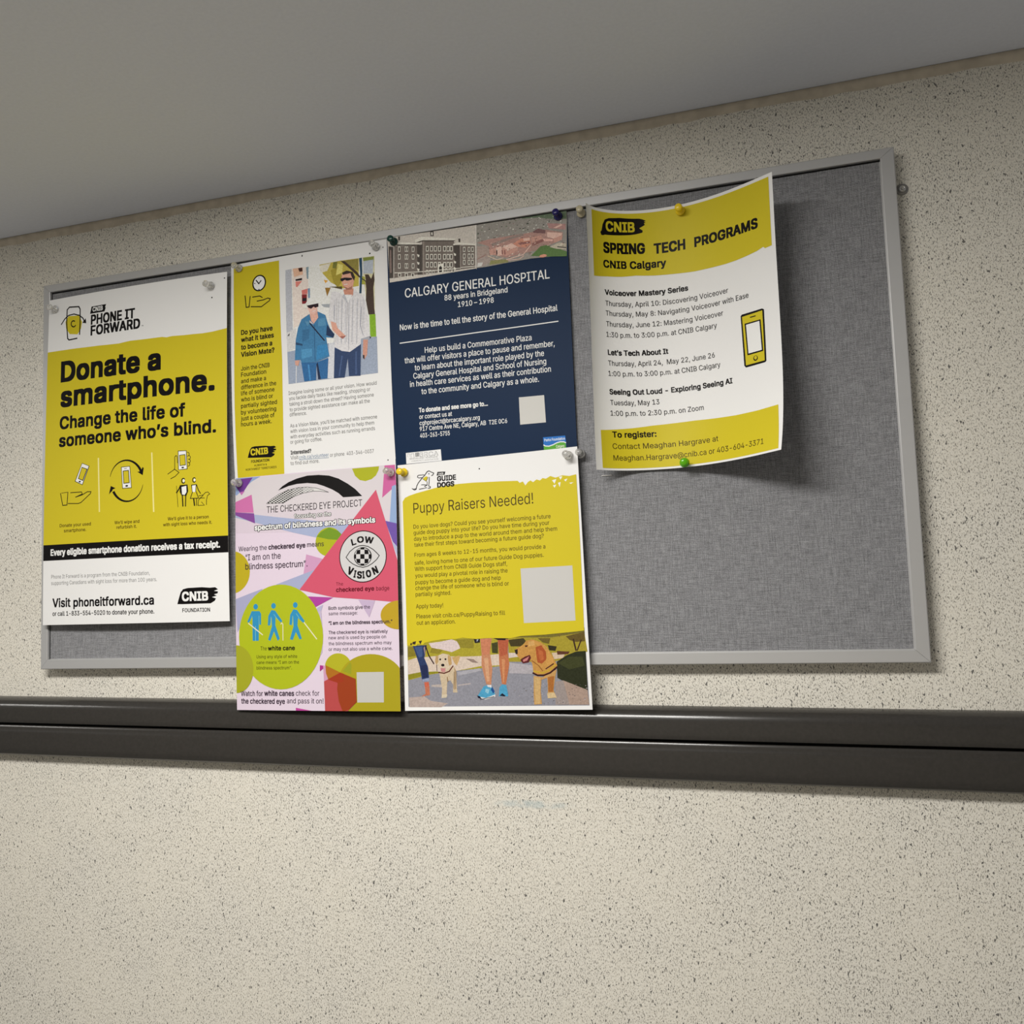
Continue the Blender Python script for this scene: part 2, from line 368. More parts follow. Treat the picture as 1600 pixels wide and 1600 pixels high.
PRINT['p1']=[
["p","colour_field","y",[0,71.39,16.47,71.56,31.03,71.65,45.41,71.72,68.99,72.35,85.21,72.63,101.2,73.25,119.19,73.74,136.86,72.33,154.28,72.72,171.44,72.89,186.24,72.95,192.54,74.2,200.86,73.51,217.34,74.27,231.56,74.39,245.61,74.83,259.5,74.17,279.4,71.77,279.4,328.51,0,328.43]],
["p","black_band","k",[0,328.43,279.4,328.51,279.4,348.87,0,348.87]],
["t","black_band","w",12.39,342.37,255.95,7.79,"Every eligible smartphone donation receives a tax receipt.",2.6],
["t","headline","k",24.0,113.63,160.61,25.48,"Donate a",3.1],
["t","headline","k",24.57,147.19,237.95,25.0,"smartphone.",3.1],
["t","subheading","k",24.22,177.11,196.68,15.58,"Change the life of",2.5],
["t","subheading","k",23.67,200.48,240.62,15.41,"someone who’s blind.",2.5],
["p","logo","k",[71.18,28.26,73.46,18.75,97.51,18.48,95.79,22.56,96.95,23.1,95.02,28.09]],
["t","logo","w",75.31,25.71,16.66,5.67,"CNIB",2],
["t","logo","k",72.79,42.72,71.16,12.35,"PHONE IT",2.7],
["t","logo","k",72.76,57.18,79.52,12.29,"FORWARD",2.7],
["t","logo","k",154.42,55.43,3.02,1.47,"TM",1],
["p","logo","y",[29.67,33.26,34.74,26.32,52.29,27.78,58.05,37.08,56.46,46.32,50.75,53.14,37.54,51.05,31.23,43.0]],
["l","logo","k",1.73,[36.61,58.9,34.13,56.69,31.69,35.44,31.99,17.34,35.75,14.24,51.88,15.75,54.15,19.49,54.79,38.54,54.33,53.59]],
["l","logo","k",1.71,[36.61,58.9,50.21,58.35]],
["l","logo","k",1.53,[22.48,36.11,28.31,29.26,34.7,25.36,43.83,24.72,53.49,27.94,59.56,32.55,62.57,38.06]],
["p","logo","k",[58.58,38.66,65.21,39.92,64.06,33.16]],
["l","logo","k",1.53,[45.49,34.63,43.16,33.76,40.96,34.32,39.64,36.12,39.65,38.55,40.98,40.79,43.18,42.08,45.51,41.99,47.18,40.56]],
["p","donate_icon","k",[62.85,224.81,75.18,229.63,64.15,253.75,51.22,248.07]],
["p","donate_icon","w",[63.19,225.61,73.88,229.79,63.64,252.68,52.54,247.77]],
["p","donate_icon","k",[62.61,230.0,71.99,233.29,64.89,248.35,56.62,244.93]],
["p","donate_icon","y",[62.96,231.07,70.53,233.7,64.21,247.01,57.93,244.5]],
["e","donate_icon","k",59.48,248.89,1.81,1.04,0,360],
["l","donate_icon","k",1.17,[27.77,262.17,31.76,278.08,38.95,277.86,40.16,261.27]],
["l","donate_icon","k",0.65,[29.45,261.88,40.16,261.27]],
["l","donate_icon","k",1.04,[44.51,262.33,62.65,262.46,63.99,265.14,52.89,268.58]],
["l","donate_icon","k",1.03,[52.89,268.58,63.52,266.4,72.42,262.7,78.09,263.06,77.31,265.33,62.02,276.01,57.13,277.13,40.59,276.14]],
["p","divider","cr",[88.29,220.24,90.38,220.4,92.77,290.0,90.86,289.9]],
["p","divider#2","cr",[171.02,219.44,172.96,219.58,175.99,294.58,173.92,294.47]],
["p","recycle_icon","k",[125.27,234.55,139.16,234.26,141.92,262.39,127.5,262.5]],
["p","recycle_icon","w",[126.21,235.26,138.4,234.97,141.01,261.58,128.26,261.66]],
["p","recycle_icon","k",[128.11,239.6,137.36,239.23,138.84,255.86,129.31,256.25]],
["p","recycle_icon","y",[129.2,240.45,136.44,240.19,137.76,255.02,130.23,255.29]],
["e","recycle_icon","k",134.26,259.24,2.15,1.14,0,360],
["l","recycle_icon","k",0.64,[130.41,237.21,134.11,237.09]],
["p","recycle_icon","k",[108.28,245.98,109.2,242.24,110.68,238.72,112.67,235.49,115.12,232.63,117.99,230.19,121.21,228.23,124.72,226.79,128.42,225.9,132.25,225.57,136.11,225.81,139.94,226.61,143.63,227.96,147.13,229.82,150.35,232.16,153.23,234.91,155.71,238.03,157.74,241.45,154.28,242.76,152.71,239.68,150.73,236.82,148.36,234.24,145.64,232.01,142.63,230.18,139.39,228.8,135.97,227.9,132.46,227.51,128.93,227.65,125.44,228.33,122.09,229.53,118.95,231.25,116.09,233.44,113.58,236.08,111.48,239.1,109.86,242.46,108.74,246.08]],
["p","recycle_icon","k",[150.35,242.42,155.5,242.39,156.4,241.18,158.19,236.87,160.0,238.27,158.53,247.27]],
["p","recycle_icon","k",[159.09,259.29,158.23,262.9,156.89,266.33,155.09,269.48,152.87,272.31,150.26,274.76,147.33,276.78,144.13,278.33,140.71,279.37,137.15,279.88,133.52,279.86,129.88,279.3,126.31,278.21,122.88,276.62,119.66,274.54,116.71,272.02,114.11,269.12,111.9,265.89,115.33,264.35,117.04,267.28,119.12,269.96,121.53,272.33,124.24,274.34,127.18,275.94,130.31,277.09,133.56,277.77,136.87,277.96,140.16,277.65,143.38,276.83,146.45,275.53,149.32,273.75,151.93,271.54,154.21,268.93,156.12,265.96,157.61,262.69,158.64,259.19]],
["p","recycle_icon","k",[106.81,268.47,109.55,257.77,116.93,261.06,112.57,262.44,111.49,264.54,109.93,265.47]],
["p","hand_icon","k",[210.24,220.16,222.74,220.56,224.1,244.09,210.78,244.47]],
["p","hand_icon","w",[211.11,220.98,221.88,221.25,223.1,243.28,211.65,243.77]],
["p","hand_icon","k",[212.26,225.57,221.01,225.19,221.83,238.96,212.95,239.37]],
["p","hand_icon","y",[213.12,226.38,220.15,226.0,220.98,238.16,213.82,238.55]],
["e","hand_icon","k",217.25,241.65,1.86,1.0,0,360],
["l","hand_icon","k",0.75,[223.74,222.92,225.05,223.15,226.1,224.05,226.57,225.36,226.31,226.68,225.42,227.62,224.15,227.9]],
["l","hand_icon","k",0.75,[225.44,227.16,226.75,227.39,227.8,228.29,228.26,229.59,228.01,230.91,227.11,231.85,225.84,232.13]],
["l","hand_icon","k",0.75,[225.43,231.52,226.74,231.75,227.78,232.65,228.25,233.95,227.99,235.26,227.1,236.21,225.83,236.49]],
["l","hand_icon","k",0.75,[224.56,235.45,225.87,235.67,226.92,236.57,227.38,237.87,227.13,239.19,226.23,240.13,224.96,240.42]],
["l","hand_icon","k",0.88,[207.64,225.87,205.75,227.61,205.74,241.38,205.16,243.22,195.57,248.47]],
["l","hand_icon","k",0.87,[205.45,242.86,211.93,247.41,206.15,252.03,199.92,254.5]],
["l","hand_icon","k",0.75,[207.64,225.87,209.22,227.23,209.79,235.4]],
["l","people_icon","k",1.37,[219.92,256.33,219.03,255.46,217.95,255.15,216.88,255.45,216.06,256.32,215.65,257.56,215.74,258.92,216.31,260.12,217.24,260.9,218.34,261.11,219.38,260.7,220.14,259.76]],
["e","people_icon","w",218.62,258.17,1.43,2.11,0,360],
["p","people_icon","k",[213.31,263.31,224.01,263.1,224.66,272.43,221.37,276.95,215.39,276.23,212.84,271.74]],
["p","people_icon","w",[215.44,265.68,222.29,264.6,222.54,272.31,219.96,275.88,216.11,275.03]],
["l","people_icon","k",1.62,[214.02,263.73,211.85,267.95,208.24,272.46]],
["l","people_icon","k",1.24,[223.44,263.68,224.25,271.17,221.8,276.6]],
["l","people_icon","k",1.61,[216.54,275.68,217.31,289.6]],
["l","people_icon","k",1.36,[221.38,275.96,221.0,289.8]],
["l","people_icon","k",0.62,[208.28,264.0,210.3,290.21]],
["l","people_icon","k",1.24,[235.01,256.44,234.24,255.65,233.29,255.36,232.36,255.64,231.64,256.44,231.28,257.57,231.36,258.82,231.86,259.91,232.67,260.62,233.63,260.81,234.53,260.43,235.2,259.56]],
["e","people_icon","w",233.94,258.12,1.27,1.86,0,360],
["p","people_icon","k",[229.11,263.78,236.44,263.47,235.95,273.09,230.32,272.76]],
["p","people_icon","w",[230.37,264.84,235.59,264.41,234.97,273.03,231.03,272.8]],
["l","people_icon","k",0.99,[231.03,272.8,227.87,280.66,239.39,280.93,236.37,273.11]],
["l","people_icon","k",1.11,[236.72,264.23,239.19,270.8,242.24,275.3]],
["l","people_icon","k",1.72,[232.65,281.54,233.71,289.62]],
["l","people_icon","k",0.99,[236.59,281.52,236.52,289.77]],
["l","people_icon","k",0.74,[239.7,278.24,245.71,277.34,249.21,274.46,252.68,274.05,255.01,276.64,251.95,278.31,250.51,283.76,250.45,289.66]],
["l","people_icon","k",0.74,[245.7,277.96,239.37,283.15,238.62,289.88,247.67,290.0,243.54,285.84]],
["l","people_icon","k",0.74,[240.79,280.76,247.76,281.15]],
["t","caption","br",27.22,306.24,51.11,4.12,"Donate your used",1.4],
["t","caption","br",34.18,313.18,36.63,4.12,"smartphone.",1.4],
["t","caption#2","br",115.52,306.84,38.06,4.03,"We’ll wipe and",1.4],
["t","caption#2","br",118.6,312.95,31.08,4.02,"refurbish it.",1.4],
["t","caption#3","br",195.26,306.17,57.99,3.93,"We’ll give it to a person",1.4],
["t","caption#3","br",188.6,313.14,69.17,3.93,"with sight loss who needs it.",1.4],
["t","footer_text","g",13.77,372.32,154.83,4.8,"Phone It Forward is a program from the CNIB Foundation,",0],
["t","footer_text","g",13.84,380.47,165.12,4.79,"supporting Canadians with sight loss for more than 100 years.",0],
["t","footer_text","k",16.08,408.95,158.33,10.7,"Visit phoneitforward.ca",2],
["t","footer_text","k",16.13,420.23,158.56,5.53,"or call 1-833-554-5020 to donate your phone.",1.5],
["p","badge","k",[208.01,409.69,209.23,405.56,212.84,395.26,216.34,391.61,222.63,390.35,242.39,389.9,253.52,390.86,260.72,390.46,264.52,393.04,258.97,394.94,264.46,395.72,263.87,397.96,258.89,399.05,262.71,400.81,256.06,402.27,261.54,404.06,259.82,406.89,254.24,409.83,236.41,409.78,214.89,409.86]],
["t","badge","w",214.52,405.7,36.5,10.34,"CNIB",3],
["t","badge","k",214.91,419.66,38.3,4.61,"FOUNDATION",1.6],
["e","pin_hole","k",258.31,30.6,0.99,0.9,0,360],
["e","pin_hole#2","k",275.94,7.72,0.98,0.72,0,360]]
PRINT['p2']=[
["p","colour_panel","y",[3.85,4.67,69.58,4.87,70.08,29.41,71.05,66.15,71.99,98.44,72.89,130.41,72.03,189.34,70.71,237.91,69.24,274.62,68.63,286.19,4.12,281.18,3.92,270.32,3.62,221.83,3.61,182.02,4.68,101.53,4.14,39.79]],
["e","clock_icon","k",41.36,29.47,9.92,10.52,0,360],
["e","clock_icon","w",41.36,29.47,8.08,8.87,0,360],
["l","clock_icon","k",1.44,[36.96,25.27,40.9,30.22,44.12,26.81]],
["e","clock_icon","k",41.11,22.83,0.69,0.41,0,360],
["e","clock_icon","k",41.15,37.67,0.92,0.62,0,360],
["e","clock_icon","k",35.12,29.11,0.7,0.83,0,360],
["l","hand_icon","k",1.23,[20.93,42.8,22.57,57.87,26.77,58.08,28.41,44.57]],
["l","hand_icon","k",1.23,[31.89,46.12,42.3,46.26,45.74,48.62]],
["l","hand_icon","k",1.22,[38.37,52.23,46.88,52.06,53.73,50.63,57.14,51.96,56.0,54.23,44.55,60.29,29.56,58.09]],
["t","headline","k",14.89,92.09,45.29,5.86,"Do you have",2.4],
["t","headline","k",14.8,101.18,47.05,5.84,"what it takes",2.4],
["t","headline","k",14.68,110.78,44.75,5.83,"to become a",2.4],
["t","headline","k",14.53,119.91,47.86,5.81,"Vision Mate?",2.4],
["t","side_text","k",14.21,137.26,41.02,5.19,"Join the CNIB",1.2],
["t","side_text","k",14.04,144.83,36.01,5.18,"Foundation",1.2],
["t","side_text","k",13.84,152.88,35.76,5.17,"and make a",1.2],
["t","side_text","k",13.63,160.65,50.1,5.15,"difference in the",1.2],
["t","side_text","k",13.42,168.02,47.6,5.14,"life of someone",1.2],
["t","side_text","k",13.17,175.81,45.56,5.13,"who is blind or",1.2],
["t","side_text","k",12.89,183.8,51.11,5.12,"partially sighted",1.2],
["t","side_text","k",12.6,191.81,49.95,5.11,"by volunteering",1.2],
["t","side_text","k",12.31,199.35,47.68,5.11,"just a couple of",1.2],
["t","side_text","k",12.0,206.51,43.64,5.1,"hours a week.",1.2],
["p","badge","k",[19.68,245.84,20.66,242.94,23.5,235.71,26.07,233.26,30.56,232.63,44.63,233.18,52.56,234.36,57.72,234.39,60.38,236.41,56.35,237.52,60.27,238.32,59.79,239.9,56.19,240.47,58.88,241.9,54.07,242.65,57.95,244.18,56.65,246.14,52.56,248.0,39.83,247.18,24.53,246.27]],
["t","badge","y",23.98,243.11,24.81,7.41,"CNIB",3],
["t","badge","k",24.36,252.47,25.44,3.12,"FOUNDATION",2],
["t","badge","k",28.15,257.17,18.01,2.34,"ALBERTA &",1],
["t","badge","k",16.03,261.52,43.23,2.53,"NORTHWEST TERRITORIES",1],
["p","photograph",[225,214,206],[78.56,18.86,197.97,18.87,199.26,161.33,80.85,161.51]],
["p","photograph",[168,170,178],[78.56,18.86,87.15,18.63,88.37,95.6,79.67,105.41]],
["p","photograph",[214,198,190],[87.77,18.39,109.6,18.97,111.42,85.56,89.61,93.57]],
["p","photograph",[205,165,140],[88.99,18.58,102.36,18.97,102.95,28.01,90.81,29.52]],
["p","photograph",[60,35,30],[96.3,19.15,102.12,18.94,102.36,24.01,98.12,23.92]],
["p","photograph",[35,25,30],[92.63,32.59,101.73,32.29,101.72,35.08,92.87,34.86]],
["p","photograph",[200,120,110],[92.62,35.38,101.71,36.19,95.02,42.99,93.2,42.16]],
["p","photograph",[195,110,105],[101.04,47.77,109.48,46.79,108.83,53.33,101.61,53.39]],
["p","photograph",[120,35,40],[101.24,53.34,108.22,53.79,107.87,65.33,101.5,64.98]],
["p","photograph",[25,25,35],[102.17,57.9,107.58,58.12,107.55,61.98,102.13,61.76]],
["p","photograph",[110,135,160],[109.48,46.79,112.48,46.67,112.37,58.81,109.98,59.01]],
["p","photograph",[120,140,150],[107.19,19.72,110.81,19.16,110.16,34.68,108.35,34.41]],
["p","photograph",[176,160,70],[125.16,19.13,152.28,18.27,177.76,18.81,177.41,53.27,156.64,53.59,149.7,49.32,140.39,43.57,129.86,30.97]],
["p","photograph",[205,200,185],[125.16,20.25,140.55,19.26,135.79,28.53,127.5,29.5]],
["p","photograph",[150,135,50],[140.5,28.13,151.07,25.29,156.76,42.66,149.68,51.5,143.91,44.08]],
["p","photograph",[130,120,60],[156.94,18.98,176.61,19.18,177.63,34.73,168.46,30.09]],
["p","photograph",[205,195,110],[149.92,21.79,156.91,23.95,155.68,33.7,147.49,35.8]],
["p","photograph",[110,110,50],[144.08,18.69,149.94,19.02,147.55,26.97,142.87,26.27]],
["p","photograph",[205,150,60],[130.99,38.88,136.88,40.85,133.32,43.64]],
["p","photograph",[140,105,45],[132.68,49.06,140.33,50.16,135.51,60.44]],
["p","photograph",[80,70,40],[137.99,48.73,155.51,50.7,155.47,54.52,145.01,50.83]],
["p","photograph",[150,155,160],[127.13,69.12,143.59,70.31,141.17,75.43,130.62,72.89]],
["p","photograph",[190,185,150],[182.93,18.48,197.97,18.87,197.48,88.38,186.33,67.53,183.26,43.21]],
["p","photograph",[120,130,60],[182.92,19.03,197.17,19.52,196.52,28.74,184.57,28.07]],
["p","photograph",[165,172,182],[183.46,23.52,196.57,23.27,195.82,40.66,183.31,38.85]],
["p","photograph",[150,150,60],[179.86,40.53,185.54,43.54,185.99,52.85,180.87,51.58]],
["p","photograph",[62,48,40],[153.45,18.45,159.26,19.88,175.33,35.49,179.84,42.71,186.63,48.05,185.58,40.27,190.13,40.92,193.47,46.85,196.98,38.64,197.75,48.55,196.14,58.07,196.81,82.94,197.66,90.54,189.29,89.98,186.25,71.84,187.06,57.89,186.04,49.05,177.55,42.38,163.85,28.3]],
["p","photograph",[38,66,88],[177.99,18.84,181.78,18.64,182.18,37.59,180.7,62.96,177.85,62.56,179.31,38.26]],
["p","photograph",[120,160,30],[190.43,90.13,198.11,90.6,198.52,117.79,190.86,117.37]],
["p","photograph",[190,190,190],[79.8,97.75,92.64,93.98,91.53,118.93,80.29,121.87]],
["p","photograph",[140,150,168],[80.29,121.87,136.75,118.11,199.31,117.88,199.26,161.33,80.85,161.51]],
["p","photograph",[190,192,198],[136.75,118.11,144.93,118.06,142.37,161.49,133.07,160.44]],
["p","photograph",[30,30,30],[80.7,102.26,84.05,98.86,83.39,102.06]],
["p","photograph",[185,130,110],[157.21,54.77,170.49,55.56,169.77,65.24,163.34,70.86,158.28,61.46]],
["p","photograph",[200,198,200],[156.54,61.22,146.13,55.38,141.44,55.81,140.17,63.29,137.56,80.38,137.37,91.21,143.05,99.52,147.67,101.2,143.62,123.26,153.88,129.85,164.19,132.16,178.12,125.88,178.92,118.01,189.7,118.28,190.92,115.25,186.17,76.14,182.94,65.98,170.48,56.64,169.81,63.07,163.38,68.7]],
["l","photograph",[160,162,172],0.54,[145.99,66.29,144.6,92.16,143.71,120.05]],
["l","photograph",[160,162,172],0.54,[150.88,66.97,149.49,92.81,148.58,120.65]],
["l","photograph",[160,162,172],0.54,[155.75,67.64,154.35,93.45,153.44,121.25]],
["l","photograph",[160,162,172],0.54,[160.61,68.31,159.2,94.08,158.28,121.85]],
["l","photograph",[160,162,172],0.54,[165.45,68.98,164.04,94.72,163.1,122.45]],
["l","photograph",[160,162,172],0.54,[170.28,69.65,168.85,95.35,167.91,123.04]],
["l","photograph",[160,162,172],0.53,[175.09,70.31,173.66,95.97,172.7,123.63]],
["l","photograph",[160,162,172],0.53,[179.88,70.96,178.44,96.6,177.96,107.23]],
["l","photograph",[160,162,172],0.53,[184.66,71.62,183.22,97.22,182.73,107.84]],
["l","photograph",[120,120,130],0.32,[148.35,64.43,147.12,94.66,146.09,118.2]],
["l","photograph",[120,120,130],0.32,[155.32,65.41,154.07,95.57,153.04,119.06]],
["l","photograph",[120,120,130],0.32,[162.26,66.37,161.0,96.47,159.95,119.92]],
["l","photograph",[120,120,130],0.32,[169.16,67.33,167.89,97.37,166.83,120.77]],
["l","photograph",[120,120,130],0.32,[176.04,68.27,174.75,98.26,173.68,121.62]],
["l","photograph",[120,120,130],0.32,[182.88,69.21,181.58,99.14,180.96,105.48]],
["l","photograph",[150,150,158],0.86,[144.72,72.65,144.41,89.98]],
["l","photograph",[140,140,150],0.85,[180.41,79.67,178.77,101.99,181.87,114.12]],
["p","photograph",[170,172,178],[155.35,63.23,161.59,71.71,163.38,68.7,158.29,60.37]],
["p","photograph",[225,222,222],[158.86,61.54,168.66,62.91,163.32,71.94]],
["l","photograph",[140,140,150],0.42,[163.32,71.94,162.54,129.84]],
["p","photograph",[200,150,130],[155.66,35.9,167.27,34.31,171.79,43.74,169.34,55.39,161.25,55.88,156.68,50.32,154.44,42.32]],
["p","photograph",[48,38,34],[155.68,33.7,161.51,31.81,169.58,34.65,172.73,41.69,171.19,45.84,168.36,41.05,166.68,35.87,156.82,36.62]],
["p","photograph",[20,20,26],[153.29,40.83,159.11,40.25,168.35,42.14,169.48,43.95,163.7,44.76,160.81,44.34,159.66,43.08,155.58,44.68,153.5,43.28]],
["l","photograph",[230,220,215],0.76,[158.44,48.93,162.49,48.96]],
["p","photograph",[150,105,90],[156.68,50.32,161.25,55.88,168.18,56.32,168.81,52.05,163.59,54.03]],
["p","photograph",[40,58,92],[144.29,124.41,153.88,129.85,164.19,132.16,178.73,124.36,176.85,162.18,162.03,161.05,161.09,139.23,156.24,161.98,142.14,161.46]],
["l","photograph",[62,82,120],1.69,[153.69,136.23,149.42,159.1]],
["l","photograph",[60,80,118],1.89,[172.18,133.12,171.26,159.45]],
["p","photograph",[185,135,118],[181.72,119.42,187.98,119.13,186.25,137.98,182.08,143.82,180.53,139.41]],
["p","photograph",[40,30,34],[180.58,137.83,182.84,138.1,182.66,143.36,180.8,141.56]],
["p","photograph",[150,152,160],[178.92,118.01,191.47,115.85,191.97,118.03,188.51,120.26,181.72,119.42]],
["p","photograph",[30,30,40],[189.75,116.7,192.21,117.53,190.8,119.48]],
["p","photograph",[200,150,132],[139.71,91.52,146.65,94.6,148.83,101.35,159.57,112.39,155.46,115.08,150.89,112.37,141.81,102.6]],
["p","photograph",[150,95,85],[150.91,111.83,159.93,111.9,155.45,115.4]],
["p","photograph",[205,160,145],[111.59,74.64,122.3,75.02,123.29,87.16,117.25,92.88,112.59,86.81]],
["p","photograph",[58,112,152],[100.65,84.1,111.52,79.01,113.77,88.06,117.27,91.8,123.33,84.98,122.27,77.2,132.82,83.0,136.13,94.29,139.48,102.3,144.59,108.34,142.74,112.41,133.42,110.69,134.92,121.11,137.23,134.26,119.68,139.12,99.46,137.78,98.38,133.87,90.56,133.46,92.37,108.15,95.65,94.38]],
["p","photograph",[26,46,78],[133.48,108.0,134.94,95.22,144.59,108.34,142.74,112.41]],
["p","photograph",[36,66,96],[92.3,111.41,101.26,114.73,101.81,116.97,92.23,114.67]],
["p","photograph",[72,132,172],[99.91,121.07,114.24,121.77,113.98,131.45,99.6,132.94]],
["p","photograph",[50,118,165],[121.41,119.43,134.39,118.89,136.36,132.01,119.76,136.45]],
["p","photograph",[82,130,162],[105.41,86.94,112.56,88.99,108.88,93.95]],
["p","photograph",[78,130,165],[123.29,87.16,132.76,86.25,133.16,96.07,123.13,95.84]],
["p","photograph",[50,98,136],[101.62,97.36,111.21,97.53,109.77,109.3,101.31,112.56]],
["l","photograph",[36,72,108],0.64,[117.85,92.96,117.93,138.37]],
["l","photograph",[24,30,52],1.5,[111.93,90.54,130.99,114.16]],
["p","photograph",[210,190,180],[111.4,86.65,117.25,92.88,112.54,90.08]],
["p","photograph",[215,170,158],[109.24,71.02,122.37,70.65,121.66,78.21,117.46,80.92,111.55,76.82]],
["p","photograph",[222,216,206],[106.31,65.11,109.35,61.13,115.35,59.78,122.46,62.99,124.19,67.62,109.25,69.92]],
["p","photograph",[36,20,28],[108.08,68.11,123.6,67.32,123.78,71.4,119.37,72.43,117.61,70.54,114.0,72.78,110.43,71.18]],
["p","photograph",[220,210,200],[102.69,65.7,108.11,65.36,108.64,70.93,104.43,71.45]],
["l","photograph",[235,225,220],0.55,[115.74,76.31,119.91,76.0]],
["p","photograph",[42,92,140],[99.23,137.75,119.67,139.44,135.65,136.21,133.66,160.51,121.33,160.4,119.6,141.79,118.35,160.91,102.56,160.74]],
["p","photograph",[24,40,68],[121.44,139.33,119.6,141.79,121.33,160.4,124.85,160.58]],
["l","photograph",[62,122,172],2.13,[108.92,141.6,110.68,160.05]],
["p","photograph",[190,145,130],[90.54,134.0,97.16,134.26,95.16,141.05,90.99,139.47]],
["l","photograph",[225,222,220],0.86,[92.4,140.72,91.49,161.63]],
["t","body_text","g2",80.36,174.84,116.54,4.41,"Imagine losing some or all your vision. How would",0],
["t","body_text","g2",80.75,181.43,107.68,4.41,"you tackle daily tasks like reading, shopping or",0],
["t","body_text","g2",80.91,188.4,111.71,4.4,"taking a stroll down the street? Having someone",0],
["t","body_text","g2",81.05,195.13,106.12,4.4,"to provide sighted assistance can make all the",0],
["t","body_text","g2",80.78,201.17,23.1,4.44,"difference.",0],
["t","body_text","g2",80.81,214.6,114.73,4.37,"As a Vision Mate, you’ll be matched with someone",0],
["t","body_text","g2",80.68,221.28,110.82,4.37,"with vision loss in your community to help them",0],
["t","body_text","g2",80.32,227.98,111.82,4.37,"with everyday activities such as running errands",0],
["t","body_text","g2",79.96,234.23,42.99,4.41,"or going for coffee.",0],
["t","body_text","g2",78.83,259.92,38.66,4.4,"to find out more.",0],
["t","body_text","k",79.64,247.11,27.98,4.41,"Interested?",2.2],
["t","body_text","g2",79.24,253.26,10.47,4.42,"Visit",0],
["t","body_text","lb",90.58,253.77,39.87,4.39,"cnib.ca/volunteer",0],
["l","body_text","lb",0.47,[90.51,254.55,130.39,255.09]],
["t","body_text","g2",132.14,254.37,56.94,4.33,"or phone  403-346-0037",0],
["e","pin_hole","k",101.7,4.06,0.77,1.23,0,360],
["e","pin_hole#2","k",191.97,14.98,1.03,1.0,0,360],
["e","pin_hole#3","k",208.91,9.73,0.72,0.7,0,360],
["e","pin_hole#4","k",206.32,264.34,0.8,0.74,0,360]]
